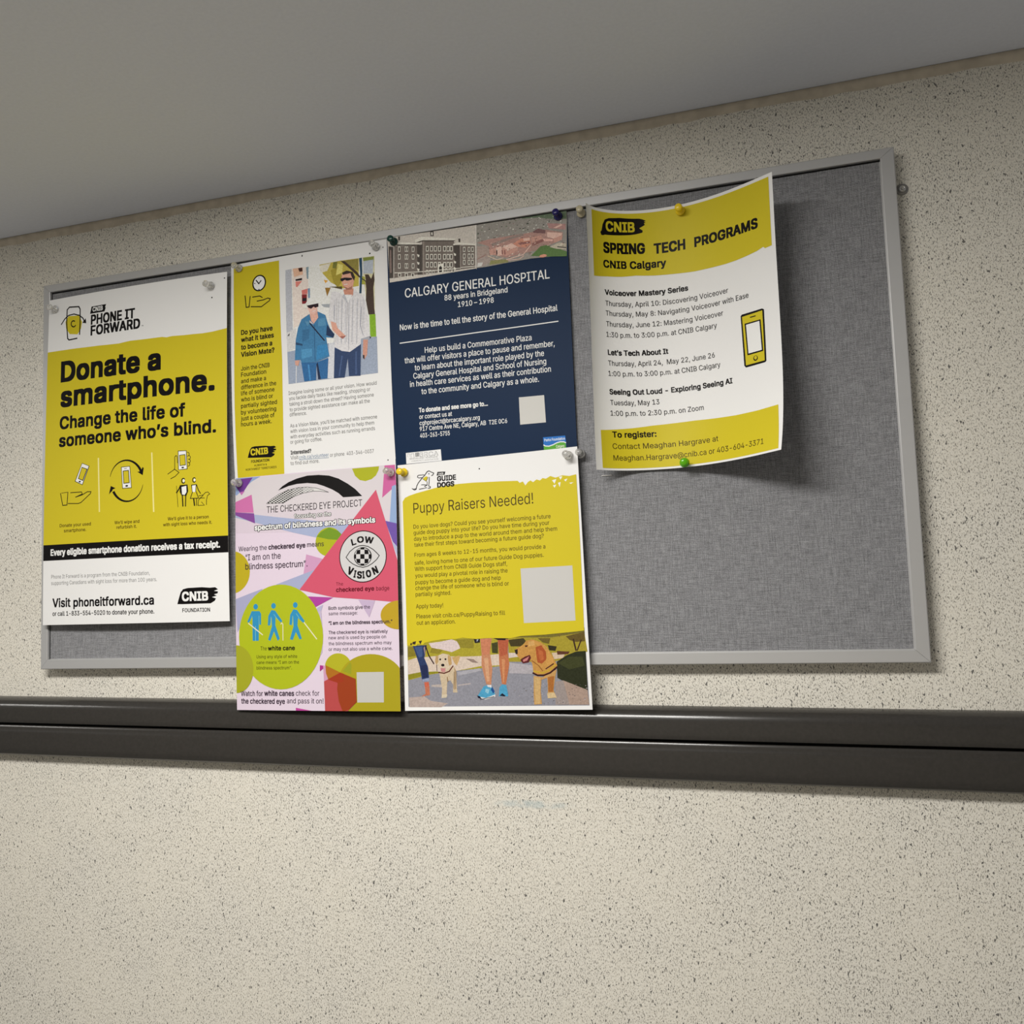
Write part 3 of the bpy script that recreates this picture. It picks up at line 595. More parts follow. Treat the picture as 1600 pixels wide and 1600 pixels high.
PRINT['p3']=[
["p","hospital_photograph",[172,166,158],[0.47,-5.25,53.91,-6.25,110.37,-7.23,108.8,52.56,108.08,51.33,2.25,54.13]],
["p","hospital_photograph",[60,54,50],[2.03,10.51,8.02,12.1,6.84,49.34,1.85,49.08]],
["p","hospital_photograph",[98,90,84],[8.84,11.44,37.5,14.21,38.23,16.23,37.18,49.07,7.64,49.44]],
["p","hospital_photograph",[60,54,50],[37.5,14.21,43.85,13.93,42.7,49.79,37.17,49.45]],
["p","hospital_photograph",[98,90,84],[44.0,8.94,82.24,15.09,84.41,20.36,83.44,49.88,42.69,50.17]],
["p","hospital_photograph",[60,54,50],[82.09,20.03,90.58,21.23,89.63,49.96,83.44,49.88]],
["p","hospital_photograph",[98,90,84],[90.57,21.61,107.86,23.68,107.35,50.1,89.63,49.96]],
["p","hospital_photograph",[196,188,178],[34.68,7.65,42.54,4.5,83.87,12.64,84.59,14.65,44.78,9.05,36.02,10.53]],
["p","hospital_photograph",[60,54,50],[36.02,10.53,44.78,9.05,84.59,14.65,83.0,15.58,44.74,10.36,40.76,11.19]],
["p","hospital_photograph",[196,188,178],[12.6,6.53,40.73,12.34,40.69,13.65,12.5,9.77]],
["p","hospital_photograph",[60,54,50],[12.5,9.77,40.69,13.65,40.66,14.72,12.46,11.16]],
["p","hospital_photograph",[196,188,178],[81.75,18.46,89.14,17.97,108.28,22.6,107.85,24.06,89.07,20.25,82.07,20.41]],
["p","hospital_photograph",[60,54,50],[54.13,-0.04,58.45,0.19,58.28,5.94,54.36,5.39]],
["p","hospital_photograph",[196,188,178],[55.27,1.28,57.24,1.17,57.14,4.63,55.57,4.41]],
["p","hospital_photograph",[60,54,50],[88.12,13.25,90.44,13.42,90.31,17.76,88.38,17.48]],
["p","hospital_photograph",[60,54,50],[14.38,0.57,16.78,0.52,16.65,5.15,14.65,4.87]],
["p","hospital_photograph",[196,188,178],[14.03,12.53,17.06,12.87,16.87,19.02,13.84,18.69]],
["p","hospital_photograph",[60,54,50],[14.67,13.55,16.43,13.72,16.29,18.1,14.53,17.92]],
["p","hospital_photograph",[196,188,178],[22.39,13.67,24.3,13.86,24.12,20.01,22.21,19.82]],
["p","hospital_photograph",[60,54,50],[22.79,14.66,23.89,14.75,23.76,19.11,22.65,19.02]],
["p","hospital_photograph",[196,188,178],[24.62,13.98,26.53,14.16,26.34,20.31,24.43,20.13]],
["p","hospital_photograph",[60,54,50],[25.01,14.96,26.12,15.05,25.99,19.41,24.88,19.32]],
["p","hospital_photograph",[196,188,178],[31.13,14.87,34.14,15.21,33.95,21.34,30.94,21.01]],
["p","hospital_photograph",[60,54,50],[31.76,15.88,33.51,16.06,33.37,20.42,31.63,20.24]],
["p","hospital_photograph",[196,188,178],[13.75,21.77,16.78,22.1,16.59,28.24,13.55,27.91]],
["p","hospital_photograph",[60,54,50],[14.38,22.78,16.14,22.95,16.01,27.31,14.25,27.14]],
["p","hospital_photograph",[196,188,178],[22.11,22.89,24.02,23.08,23.83,29.21,21.92,29.03]],
["p","hospital_photograph",[60,54,50],[22.5,23.87,23.61,23.96,23.48,28.31,22.37,28.23]],
["p","hospital_photograph",[196,188,178],[24.34,23.2,26.25,23.38,26.06,29.51,24.15,29.33]],
["p","hospital_photograph",[60,54,50],[24.73,24.17,25.84,24.26,25.7,28.61,24.59,28.53]],
["p","hospital_photograph",[196,188,178],[30.84,24.08,33.85,24.41,33.66,30.53,30.65,30.2]],
["p","hospital_photograph",[60,54,50],[31.48,25.08,33.22,25.26,33.09,29.61,31.34,29.43]],
["p","hospital_photograph",[196,188,178],[13.41,32.51,16.44,32.84,16.25,38.97,13.21,38.64]],
["p","hospital_photograph",[60,54,50],[14.05,33.52,15.81,33.69,15.67,38.04,13.91,37.87]],
["p","hospital_photograph",[196,188,178],[21.78,33.62,23.69,33.8,23.49,39.92,21.58,39.74]],
["p","hospital_photograph",[60,54,50],[22.17,34.6,23.27,34.68,23.13,39.03,22.03,38.94]],
["p","hospital_photograph",[196,188,178],[24.0,33.92,25.91,34.1,25.71,40.21,23.8,40.04]],
["p","hospital_photograph",[60,54,50],[24.39,34.89,25.5,34.98,25.36,39.32,24.25,39.24]],
["p","hospital_photograph",[196,188,178],[30.51,34.79,33.52,35.11,33.32,41.22,30.31,40.9]],
["p","hospital_photograph",[60,54,50],[31.14,35.79,32.88,35.96,32.74,40.3,31.0,40.13]],
["p","hospital_photograph",[196,188,178],[48.51,16.5,51.81,16.88,51.61,23.37,48.31,23.0]],
["p","hospital_photograph",[60,54,50],[49.21,17.57,51.12,17.77,50.98,22.39,49.06,22.19]],
["p","hospital_photograph",[196,188,178],[53.61,17.2,56.91,17.58,56.7,24.07,53.41,23.7]],
["p","hospital_photograph",[60,54,50],[54.31,18.28,56.22,18.48,56.08,23.09,54.16,22.89]],
["p","hospital_photograph",[196,188,178],[58.31,17.86,61.6,18.24,61.4,24.72,58.11,24.34]],
["p","hospital_photograph",[60,54,50],[59.01,18.93,60.91,19.13,60.77,23.73,58.86,23.54]],
["p","hospital_photograph",[196,188,178],[63.39,18.56,66.67,18.94,66.47,25.42,63.19,25.04]],
["p","hospital_photograph",[60,54,50],[64.08,19.64,65.99,19.84,65.84,24.43,63.94,24.24]],
["p","hospital_photograph",[196,188,178],[69.63,19.43,72.9,19.81,72.7,26.28,69.43,25.9]],
["p","hospital_photograph",[60,54,50],[70.32,20.5,72.22,20.7,72.07,25.3,70.17,25.1]],
["p","hospital_photograph",[196,188,178],[73.91,20.03,77.17,20.41,76.97,26.87,73.7,26.5]],
["p","hospital_photograph",[60,54,50],[74.59,21.1,76.49,21.3,76.34,25.89,74.45,25.69]],
["p","hospital_photograph",[196,188,178],[77.79,20.57,81.05,20.95,80.84,27.41,77.58,27.03]],
["p","hospital_photograph",[60,54,50],[78.47,21.64,80.36,21.84,80.22,26.43,78.33,26.23]],
["p","hospital_photograph",[196,188,178],[48.21,26.05,51.51,26.43,51.31,32.91,48.01,32.54]],
["p","hospital_photograph",[60,54,50],[48.91,27.13,50.82,27.32,50.68,31.92,48.76,31.73]],
["p","hospital_photograph",[196,188,178],[53.32,26.75,56.61,27.12,56.4,33.6,53.11,33.23]],
["p","hospital_photograph",[60,54,50],[54.01,27.82,55.92,28.02,55.77,32.61,53.86,32.42]],
["p","hospital_photograph",[196,188,178],[58.02,27.39,61.3,27.77,61.09,34.23,57.81,33.86]],
["p","hospital_photograph",[60,54,50],[58.71,28.46,60.61,28.66,60.47,33.25,58.56,33.06]],
["p","hospital_photograph",[196,188,178],[63.09,28.09,66.37,28.46,66.16,34.92,62.89,34.55]],
["p","hospital_photograph",[60,54,50],[63.78,29.16,65.69,29.35,65.54,33.94,63.64,33.75]],
["p","hospital_photograph",[196,188,178],[69.33,28.95,72.6,29.32,72.39,35.77,69.12,35.4]],
["p","hospital_photograph",[60,54,50],[70.02,30.01,71.91,30.21,71.77,34.79,69.87,34.6]],
["p","hospital_photograph",[196,188,178],[73.61,29.53,76.87,29.91,76.66,36.35,73.4,35.98]],
["p","hospital_photograph",[60,54,50],[74.29,30.6,76.18,30.8,76.04,35.37,74.14,35.18]],
["p","hospital_photograph",[196,188,178],[77.49,30.07,80.74,30.44,80.53,36.88,77.28,36.51]],
["p","hospital_photograph",[60,54,50],[78.17,31.14,80.06,31.33,79.91,35.91,78.02,35.71]],
["p","hospital_photograph",[196,188,178],[47.91,35.59,51.21,35.95,51.0,42.42,47.7,42.05]],
["p","hospital_photograph",[60,54,50],[48.6,36.65,50.52,36.85,50.37,41.44,48.45,41.25]],
["p","hospital_photograph",[196,188,178],[53.01,36.27,56.3,36.64,56.09,43.1,52.8,42.73]],
["p","hospital_photograph",[60,54,50],[53.7,37.34,55.61,37.53,55.46,42.12,53.55,41.93]],
["p","hospital_photograph",[196,188,178],[57.71,36.91,60.99,37.27,60.78,43.72,57.5,43.36]],
["p","hospital_photograph",[60,54,50],[58.4,37.97,60.31,38.16,60.16,42.75,58.25,42.55]],
["p","hospital_photograph",[196,188,178],[62.79,37.59,66.07,37.96,65.85,44.4,62.58,44.04]],
["p","hospital_photograph",[60,54,50],[63.48,38.66,65.38,38.85,65.23,43.43,63.33,43.23]],
["p","hospital_photograph",[196,188,178],[69.02,38.44,72.29,38.8,72.08,45.24,68.81,44.88]],
["p","hospital_photograph",[60,54,50],[69.71,39.5,71.6,39.69,71.45,44.26,69.56,44.07]],
["p","hospital_photograph",[196,188,178],[73.3,39.02,76.56,39.38,76.34,45.81,73.08,45.45]],
["p","hospital_photograph",[60,54,50],[73.98,40.08,75.87,40.27,75.72,44.84,73.83,44.65]],
["p","hospital_photograph",[196,188,178],[77.18,39.54,80.43,39.91,80.22,46.34,76.96,45.97]],
["p","hospital_photograph",[60,54,50],[77.86,40.61,79.75,40.8,79.6,45.36,77.71,45.17]],
["p","hospital_photograph",[196,188,178],[93.59,23.94,96.36,24.25,96.18,29.93,93.41,29.62]],
["p","hospital_photograph",[60,54,50],[94.17,24.88,95.78,25.05,95.65,29.08,94.04,28.91]],
["p","hospital_photograph",[196,188,178],[99.36,24.75,102.12,25.07,101.94,30.74,99.17,30.43]],
["p","hospital_photograph",[60,54,50],[99.94,25.69,101.54,25.86,101.41,29.89,99.81,29.72]],
["p","hospital_photograph",[196,188,178],[103.58,25.35,106.34,25.67,106.15,31.33,103.39,31.02]],
["p","hospital_photograph",[60,54,50],[104.16,26.29,105.76,26.46,105.62,30.48,104.02,30.31]],
["p","hospital_photograph",[196,188,178],[93.33,31.89,96.11,32.2,95.92,37.86,93.15,37.56]],
["p","hospital_photograph",[60,54,50],[93.92,32.82,95.52,32.99,95.39,37.01,93.78,36.85]],
["p","hospital_photograph",[196,188,178],[99.1,32.69,101.86,33.0,101.67,38.66,98.91,38.35]],
["p","hospital_photograph",[60,54,50],[99.68,33.63,101.28,33.79,101.15,37.81,99.54,37.65]],
["p","hospital_photograph",[196,188,178],[103.32,33.28,106.07,33.59,105.88,39.25,103.13,38.94]],
["p","hospital_photograph",[60,54,50],[103.89,34.22,105.49,34.38,105.36,38.4,103.76,38.23]],
["p","hospital_photograph",[196,188,178],[93.1,39.07,95.87,39.37,95.68,45.03,92.9,44.72]],
["p","hospital_photograph",[60,54,50],[93.68,40.0,95.28,40.16,95.15,44.18,93.54,44.02]],
["p","hospital_photograph",[196,188,178],[98.86,39.86,101.62,40.17,101.43,45.81,98.67,45.51]],
["p","hospital_photograph",[60,54,50],[99.44,40.79,101.04,40.96,100.9,44.97,99.3,44.8]],
["p","hospital_photograph",[196,188,178],[103.07,40.44,105.83,40.75,105.64,46.39,102.88,46.09]],
["p","hospital_photograph",[60,54,50],[103.65,41.38,105.25,41.54,105.12,45.55,103.52,45.38]],
["p","hospital_photograph",[196,188,178],[13.02,44.38,16.85,44.8,16.71,49.01,12.88,48.59]],
["p","hospital_photograph",[60,54,50],[13.85,45.12,16.07,45.37,15.97,48.35,13.75,48.11]],
["p","hospital_photograph",[196,188,178],[21.39,45.47,25.21,45.9,25.07,50.09,21.25,49.67]],
["p","hospital_photograph",[60,54,50],[22.21,46.21,24.42,46.46,24.32,49.44,22.11,49.19]],
["p","hospital_photograph",[196,188,178],[29.33,46.51,33.13,46.93,32.99,51.12,29.19,50.7]],
["p","hospital_photograph",[60,54,50],[30.14,47.25,32.35,47.5,32.25,50.47,30.04,50.22]],
["p","hospital_photograph",[196,188,178],[47.6,45.1,50.11,45.35,49.96,49.91,47.45,49.65]],
["p","hospital_photograph",[60,54,50],[48.13,45.85,49.59,46.0,49.48,49.23,48.02,49.09]],
["p","hospital_photograph",[196,188,178],[51.52,45.62,54.03,45.87,53.88,50.42,51.37,50.17]],
["p","hospital_photograph",[60,54,50],[52.05,46.37,53.51,46.52,53.4,49.75,51.94,49.6]],
["p","hospital_photograph",[196,188,178],[55.44,46.14,57.95,46.39,57.79,50.94,55.29,50.69]],
["p","hospital_photograph",[60,54,50],[55.97,46.89,57.42,47.04,57.31,50.27,55.86,50.12]],
["p","hospital_photograph",[196,188,178],[71.1,46.32,73.59,46.58,73.44,51.12,70.95,50.86]],
["p","hospital_photograph",[60,54,50],[71.63,47.08,73.07,47.23,72.96,50.45,71.52,50.3]],
["p","hospital_photograph",[196,188,178],[75.76,46.95,78.24,47.21,78.09,51.74,75.61,51.48]],
["p","hospital_photograph",[60,54,50],[76.28,47.7,77.72,47.85,77.61,51.07,76.17,50.92]],
["p","hospital_photograph",[196,188,178],[79.63,47.47,82.11,47.73,81.96,52.25,79.48,52.0]],
["p","hospital_photograph",[60,54,50],[80.16,48.22,81.59,48.37,81.48,51.58,80.05,51.44]],
["p","hospital_photograph",[196,188,178],[37.18,24.55,40.3,26.13,39.43,28.7,37.88,27.72]],
["p","hospital_photograph",[196,188,178],[82.18,29.2,84.84,31.09,84.38,33.31,82.47,32.28]],
["p","hospital_photograph",[196,188,178],[36.89,33.72,40.01,35.29,39.14,37.85,37.59,36.88]],
["p","hospital_photograph",[196,188,178],[81.88,38.29,84.54,40.17,84.08,42.38,82.17,41.36]],
["p","hospital_photograph",[196,188,178],[36.65,41.35,39.77,42.91,38.89,45.47,37.34,44.5]],
["p","hospital_photograph",[196,188,178],[81.63,45.84,84.28,47.72,83.82,49.93,81.92,48.92]],
["p","hospital_photograph",[196,188,178],[62.31,40.2,69.36,40.0,69.01,50.6,61.97,50.43]],
["p","hospital_photograph",[30,26,24],[63.76,43.82,65.76,42.56,67.26,44.29,67.23,49.99,63.55,49.88]],
["p","hospital_photograph",[196,188,178],[42.83,45.99,89.7,48.07,89.67,48.83,42.8,46.9]],
["p","hospital_photograph",[196,188,178],[7.85,42.94,42.83,45.99,42.8,46.75,7.82,43.86]],
["p","hospital_photograph",[196,188,178],[89.72,47.32,107.42,48.22,107.39,48.97,89.7,48.07]],
["l","hospital_photograph",[150,140,132],0.76,[45.92,10.75,44.67,50.05]],
["l","hospital_photograph",[130,122,116],1.07,[9.22,12.26,8.04,49.49]],
["l","hospital_photograph",[150,140,132],0.6,[90.17,21.93,89.63,49.96]],
["l","hospital_photograph",[140,118,112],1.07,[4.54,15.5,4.01,42.44]],
["p","hospital_photograph",[186,180,174],[108.89,-1.32,110.58,-1.38,109.63,50.79,108.08,51.33]],
["p","aerial_photograph",[128,124,118],[110.58,-6.43,216.51,-5.73,214.28,51.99,195.32,49.9,173.15,48.87,147.67,49.7,120.33,51.13,108.7,51.04]],
["p","aerial_photograph",[84,98,78],[163.83,-4.4,200.3,-4.63,215.77,-5.71,215.58,9.11,196.96,6.12,182.28,2.28,164.4,1.0]],
["p","aerial_photograph",[172,172,164],[133.43,18.6,134.35,18.53,134.38,19.17,133.5,19.32]],
["p","aerial_photograph",[60,66,56],[160.63,11.45,162.17,11.41,162.22,12.26,160.75,12.41]],
["p","aerial_photograph",[196,190,182],[141.57,2.57,142.34,2.52,142.36,3.01,141.63,3.12]],
["p","aerial_photograph",[84,96,74],[156.22,1.71,157.89,1.71,157.95,2.49,156.36,2.59]],
["p","aerial_photograph",[120,96,92],[153.38,4.79,154.77,4.74,154.82,5.54,153.49,5.69]],
["p","aerial_photograph",[52,54,48],[172.09,3.78,173.08,3.79,173.11,4.25,172.17,4.3]],
["p","aerial_photograph",[172,172,164],[144.72,1.53,145.59,1.46,145.62,2.08,144.78,2.23]],
["p","aerial_photograph",[60,66,56],[207.92,1.81,208.61,1.82,208.63,2.13,207.98,2.16]],
["p","aerial_photograph",[196,190,182],[181.7,14.01,182.4,13.99,182.42,14.39,181.75,14.46]],
["p","aerial_photograph",[84,96,74],[111.12,11.19,112.55,11.06,112.59,12.07,111.23,12.33]],
["p","aerial_photograph",[120,96,92],[137.27,16.81,138.94,16.67,138.99,17.84,137.39,18.11]],
["p","aerial_photograph",[52,54,48],[111.22,10.05,113.04,10.01,113.1,10.93,111.37,11.08]],
["p","aerial_photograph",[172,172,164],[193.2,8.93,194.72,8.89,194.76,9.72,193.31,9.86]],
["p","aerial_photograph",[60,66,56],[114.28,0.52,115.1,0.52,115.13,0.89,114.35,0.94]],
["p","aerial_photograph",[196,190,182],[208.08,10.04,209.64,9.99,209.68,10.89,208.19,11.05]],
["p","aerial_photograph",[120,96,92],[204.11,15.44,205.68,15.48,205.74,16.12,204.24,16.16]],
["p","aerial_photograph",[52,54,48],[148.19,-0.95,149.5,-1.03,149.53,-0.18,148.29,0.0]],
["p","aerial_photograph",[172,172,164],[116.47,3.0,117.58,3.0,117.62,3.5,116.56,3.56]],
["p","aerial_photograph",[60,66,56],[191.48,5.17,192.86,5.14,192.9,5.9,191.59,6.02]],
["p","aerial_photograph",[196,190,182],[169.95,17.93,171.68,17.96,171.74,18.67,170.09,18.73]],
["p","aerial_photograph",[84,96,74],[196.29,4.96,197.07,4.95,197.09,5.35,196.35,5.41]],
["p","aerial_photograph",[120,96,92],[162.58,18.84,163.67,18.87,163.71,19.28,162.68,19.3]],
["p","aerial_photograph",[52,54,48],[198.05,0.41,199.25,0.33,199.28,1.15,198.14,1.32]],
["p","aerial_photograph",[172,172,164],[163.4,7.81,164.98,7.86,165.03,8.45,163.54,8.48]],
["p","aerial_photograph",[60,66,56],[169.24,6.9,171.02,6.79,171.07,7.96,169.38,8.21]],
["p","aerial_photograph",[196,190,182],[116.76,3.04,117.97,2.97,118.01,3.72,116.85,3.87]],
["p","aerial_photograph",[84,96,74],[145.01,6.41,146.75,6.27,146.79,7.49,145.14,7.78]],
["p","aerial_photograph",[120,96,92],[152.27,18.12,153.32,18.14,153.36,18.55,152.36,18.59]],
["p","aerial_photograph",[52,54,48],[164.45,12.35,166.13,12.2,166.17,13.41,164.57,13.69]],
["p","aerial_photograph",[172,172,164],[188.7,13.27,190.15,13.2,190.19,14.11,188.8,14.29]],
["p","aerial_photograph",[196,190,182],[149.44,0.11,150.39,0.11,150.43,0.54,149.52,0.59]],
["p","aerial_photograph",[84,96,74],[147.87,16.41,148.62,16.39,148.65,16.79,147.93,16.85]],
["p","aerial_photograph",[120,96,92],[193.34,3.42,194.07,3.42,194.1,3.76,193.4,3.8]],
["p","aerial_photograph",[52,54,48],[119.47,17.92,120.35,17.93,120.39,18.31,119.54,18.35]],
["p","aerial_photograph",[172,172,164],[193.1,14.06,194.42,13.96,194.45,14.89,193.19,15.1]],
["p","aerial_photograph",[60,66,56],[116.75,21.89,118.1,21.88,118.14,22.51,116.86,22.6]],
["p","aerial_photograph",[196,190,182],[194.3,11.08,196.06,11.12,196.12,11.84,194.45,11.89]],
["p","aerial_photograph",[84,96,74],[170.03,8.17,171.43,8.17,171.48,8.81,170.15,8.89]],
["p","aerial_photograph",[120,96,92],[114.14,11.77,115.25,11.69,115.28,12.44,114.22,12.62]],
["p","aerial_photograph",[52,54,48],[157.85,7.37,159.24,7.32,159.28,8.1,157.96,8.24]],
["p","aerial_photograph",[172,172,164],[207.6,12.96,208.81,12.98,208.85,13.52,207.7,13.58]],
["p","aerial_photograph",[84,96,74],[133.42,8.25,134.58,8.24,134.62,8.8,133.51,8.88]],
["p","aerial_photograph",[120,96,92],[148.3,8.97,149.59,8.97,149.64,9.56,148.41,9.64]],
["p","aerial_photograph",[52,54,48],[124.92,5.56,125.76,5.55,125.79,5.96,124.99,6.02]],
["p","aerial_photograph",[172,172,164],[179.77,10.49,181.55,10.43,181.6,11.45,179.91,11.64]],
["p","aerial_photograph",[60,66,56],[166.68,11.86,168.17,11.8,168.21,12.68,166.79,12.85]],
["p","aerial_photograph",[196,190,182],[170.69,10.91,171.77,10.85,171.8,11.54,170.77,11.69]],
["p","aerial_photograph",[84,96,74],[172.52,4.68,173.47,4.71,173.5,5.08,172.6,5.11]],
["p","aerial_photograph",[120,96,92],[146.86,-1.46,147.73,-1.43,147.76,-1.1,146.94,-1.07]],
["p","aerial_photograph",[52,54,48],[139.55,6.29,140.91,6.2,140.95,7.08,139.65,7.27]],
["p","aerial_photograph",[172,172,164],[174.65,1.54,176.32,1.45,176.37,2.51,174.77,2.73]],
["p","aerial_photograph",[60,66,56],[161.55,12.1,162.8,12.12,162.84,12.65,161.65,12.7]],
["p","aerial_photograph",[84,96,74],[189.14,1.84,189.95,1.78,189.97,2.35,189.2,2.48]],
["p","aerial_photograph",[120,96,92],[202.59,12.45,204.09,12.48,204.14,13.11,202.71,13.17]],
["p","aerial_photograph",[52,54,48],[193.27,2.01,194.1,2.0,194.13,2.44,193.33,2.5]],
["p","aerial_photograph",[172,172,164],[110.73,19.35,111.61,19.29,111.63,19.84,110.8,19.96]],
["p","aerial_photograph",[60,66,56],[170.01,14.4,171.36,14.28,171.39,15.25,170.11,15.47]],
["p","aerial_photograph",[196,190,182],[149.75,9.34,150.81,9.28,150.84,9.96,149.83,10.1]],
["p","aerial_photograph",[84,96,74],[141.48,16.5,142.26,16.5,142.29,16.85,141.54,16.89]],
["p","aerial_photograph",[120,96,92],[155.92,1.01,156.83,0.94,156.86,1.55,155.99,1.69]],
["p","aerial_photograph",[52,54,48],[149.21,3.15,150.85,3.09,150.9,4.03,149.34,4.2]],
["p","aerial_photograph",[60,66,56],[183.48,3.58,184.16,3.56,184.18,3.95,183.53,4.02]],
["p","aerial_photograph",[196,190,182],[182.45,14.5,183.33,14.46,183.36,14.99,182.52,15.09]],
["p","aerial_photograph",[84,96,74],[205.74,3.14,206.72,3.13,206.75,3.65,205.81,3.72]],
["p","aerial_photograph",[120,96,92],[168.67,19.07,170.01,18.97,170.04,19.89,168.77,20.1]],
["p","aerial_photograph",[52,54,48],[177.57,7.94,178.58,7.93,178.61,8.43,177.65,8.5]],
["p","aerial_photograph",[172,172,164],[189.82,1.76,190.64,1.77,190.67,2.13,189.89,2.17]],
["p","aerial_photograph",[60,66,56],[178.91,5.83,179.81,5.82,179.84,6.27,178.98,6.33]],
["p","aerial_photograph",[196,190,182],[119.41,8.96,121.03,8.92,121.08,9.76,119.54,9.91]],
["p","aerial_photograph",[84,96,74],[156.92,-1.16,157.91,-1.14,157.95,-0.75,157.0,-0.72]],
["p","aerial_photograph",[120,96,92],[115.59,19.5,117.1,19.39,117.15,20.38,115.71,20.61]],
["p","aerial_photograph",[52,54,48],[124.72,7.08,126.45,7.04,126.51,7.94,124.86,8.09]],
["p","aerial_photograph",[172,172,164],[203.98,16.36,204.65,16.35,204.67,16.7,204.03,16.76]],
["p","aerial_photograph",[60,66,56],[170.34,5.56,171.43,5.55,171.47,6.09,170.43,6.17]],
["p","aerial_photograph",[196,190,182],[135.0,-1.1,136.52,-1.23,136.56,-0.13,135.11,0.13]],
["p","aerial_photograph",[84,96,74],[114.63,19.45,115.94,19.48,115.99,19.97,114.74,20.0]],
["p","aerial_photograph",[120,96,92],[118.02,11.16,118.83,11.16,118.86,11.54,118.09,11.59]],
["p","aerial_photograph",[52,54,48],[138.74,20.57,139.95,20.57,140.0,21.13,138.84,21.21]],
["p","aerial_photograph",[172,172,164],[205.21,16.39,206.67,16.41,206.72,17.03,205.33,17.08]],
["p","aerial_photograph",[60,66,56],[200.81,6.68,202.34,6.61,202.38,7.58,200.92,7.78]],
["p","aerial_photograph",[196,190,182],[177.05,13.98,178.63,13.95,178.68,14.79,177.17,14.93]],
["p","aerial_photograph",[84,96,74],[160.63,0.34,161.72,0.26,161.75,1.01,160.71,1.18]],
["p","aerial_photograph",[120,96,92],[133.35,15.78,134.95,15.79,135.01,16.48,133.48,16.57]],
["p","aerial_photograph",[52,54,48],[188.24,11.28,189.99,11.26,190.04,12.16,188.38,12.29]],
["p","aerial_photograph",[172,172,164],[187.32,15.01,188.41,15.02,188.45,15.51,187.41,15.57]],
["p","aerial_photograph",[60,66,56],[148.46,12.87,149.44,12.8,149.46,13.45,148.54,13.6]],
["p","aerial_photograph",[196,190,182],[140.97,15.73,142.01,15.7,142.05,16.27,141.05,16.38]],
["p","aerial_photograph",[84,96,74],[199.22,7.57,200.58,7.56,200.62,8.23,199.33,8.32]],
["p","aerial_photograph",[120,96,92],[159.04,-0.43,160.3,-0.46,160.34,0.21,159.14,0.32]],
["p","aerial_photograph",[52,54,48],[141.8,2.22,142.87,2.22,142.9,2.73,141.89,2.79]],
["p","aerial_photograph",[172,172,164],[147.77,16.38,149.47,16.24,149.51,17.42,147.89,17.7]],
["p","aerial_photograph",[60,66,56],[153.67,18.03,155.02,17.91,155.05,18.88,153.77,19.12]],
["p","aerial_photograph",[196,190,182],[123.53,16.48,124.89,16.43,124.93,17.18,123.64,17.31]],
["p","aerial_photograph",[84,96,74],[187.48,14.8,189.07,14.78,189.12,15.57,187.6,15.68]],
["p","aerial_photograph",[120,96,92],[149.77,11.53,150.5,11.48,150.52,11.96,149.82,12.07]],
["p","aerial_photograph",[52,54,48],[170.56,7.54,171.96,7.42,171.99,8.41,170.66,8.65]],
["p","aerial_photograph",[172,172,164],[192.17,11.1,193.07,11.03,193.09,11.68,192.24,11.83]],
["p","aerial_photograph",[60,66,56],[150.18,18.39,151.43,18.32,151.47,19.08,150.28,19.24]],
["p","aerial_photograph",[196,190,182],[200.83,-0.61,201.82,-0.59,201.85,-0.16,200.91,-0.12]],
["p","aerial_photograph",[84,96,74],[115.88,6.76,117.62,6.75,117.68,7.55,116.03,7.65]],
["p","aerial_photograph",[120,96,92],[122.23,20.97,123.49,20.94,123.53,21.6,122.33,21.72]],
["p","aerial_photograph",[172,172,164],[134.44,3.02,135.61,2.94,135.65,3.72,134.53,3.9]],
["p","aerial_photograph",[60,66,56],[204.66,1.88,206.08,1.86,206.12,2.62,204.77,2.74]],
["p","aerial_photograph",[196,190,182],[199.75,3.93,200.71,3.96,200.74,4.33,199.83,4.34]],
["p","aerial_photograph",[84,96,74],[199.17,1.46,200.14,1.46,200.17,1.91,199.25,1.96]],
["p","aerial_photograph",[120,96,92],[204.23,-0.17,205.27,-0.22,205.3,0.43,204.31,0.55]],
["p","aerial_photograph",[52,54,48],[127.9,12.02,129.07,12.05,129.11,12.48,128.0,12.51]],
["p","aerial_photograph",[172,172,164],[172.7,5.46,173.61,5.39,173.63,6.05,172.76,6.2]],
["p","aerial_photograph",[60,66,56],[195.77,6.95,196.79,6.99,196.82,7.38,195.85,7.39]],
["p","aerial_photograph",[196,190,182],[184.88,3.59,186.12,3.54,186.16,4.28,184.98,4.42]],
["p","aerial_photograph",[84,96,74],[187.43,1.39,188.2,1.35,188.22,1.85,187.49,1.96]],
["p","aerial_photograph",[120,96,92],[116.33,8.33,117.06,8.33,117.09,8.65,116.39,8.69]],
["p","aerial_photograph",[52,54,48],[130.13,18.08,131.66,18.08,131.71,18.77,130.26,18.86]],
["p","aerial_photograph",[172,172,164],[170.54,8.61,171.32,8.6,171.34,8.99,170.6,9.04]],
["p","aerial_photograph",[60,66,56],[187.23,0.81,188.16,0.8,188.19,1.27,187.3,1.34]],
["p","aerial_photograph",[196,190,182],[111.16,17.55,112.31,17.49,112.35,18.17,111.25,18.31]],
["p","aerial_photograph",[84,96,74],[164.29,14.87,165.71,14.85,165.75,15.57,164.41,15.69]],
["p","aerial_photograph",[120,96,92],[123.73,8.52,124.42,8.53,124.45,8.8,123.79,8.82]],
["p","aerial_photograph",[52,54,48],[194.81,8.3,196.35,8.22,196.39,9.2,194.92,9.41]],
["p","aerial_photograph",[172,172,164],[164.51,13.76,166.25,13.61,166.29,14.84,164.64,15.14]],
["p","aerial_photograph",[60,66,56],[136.71,19.28,137.93,19.28,137.97,19.81,136.81,19.88]],
["p","aerial_photograph",[196,190,182],[152.76,11.16,154.44,11.03,154.49,12.19,152.88,12.47]],
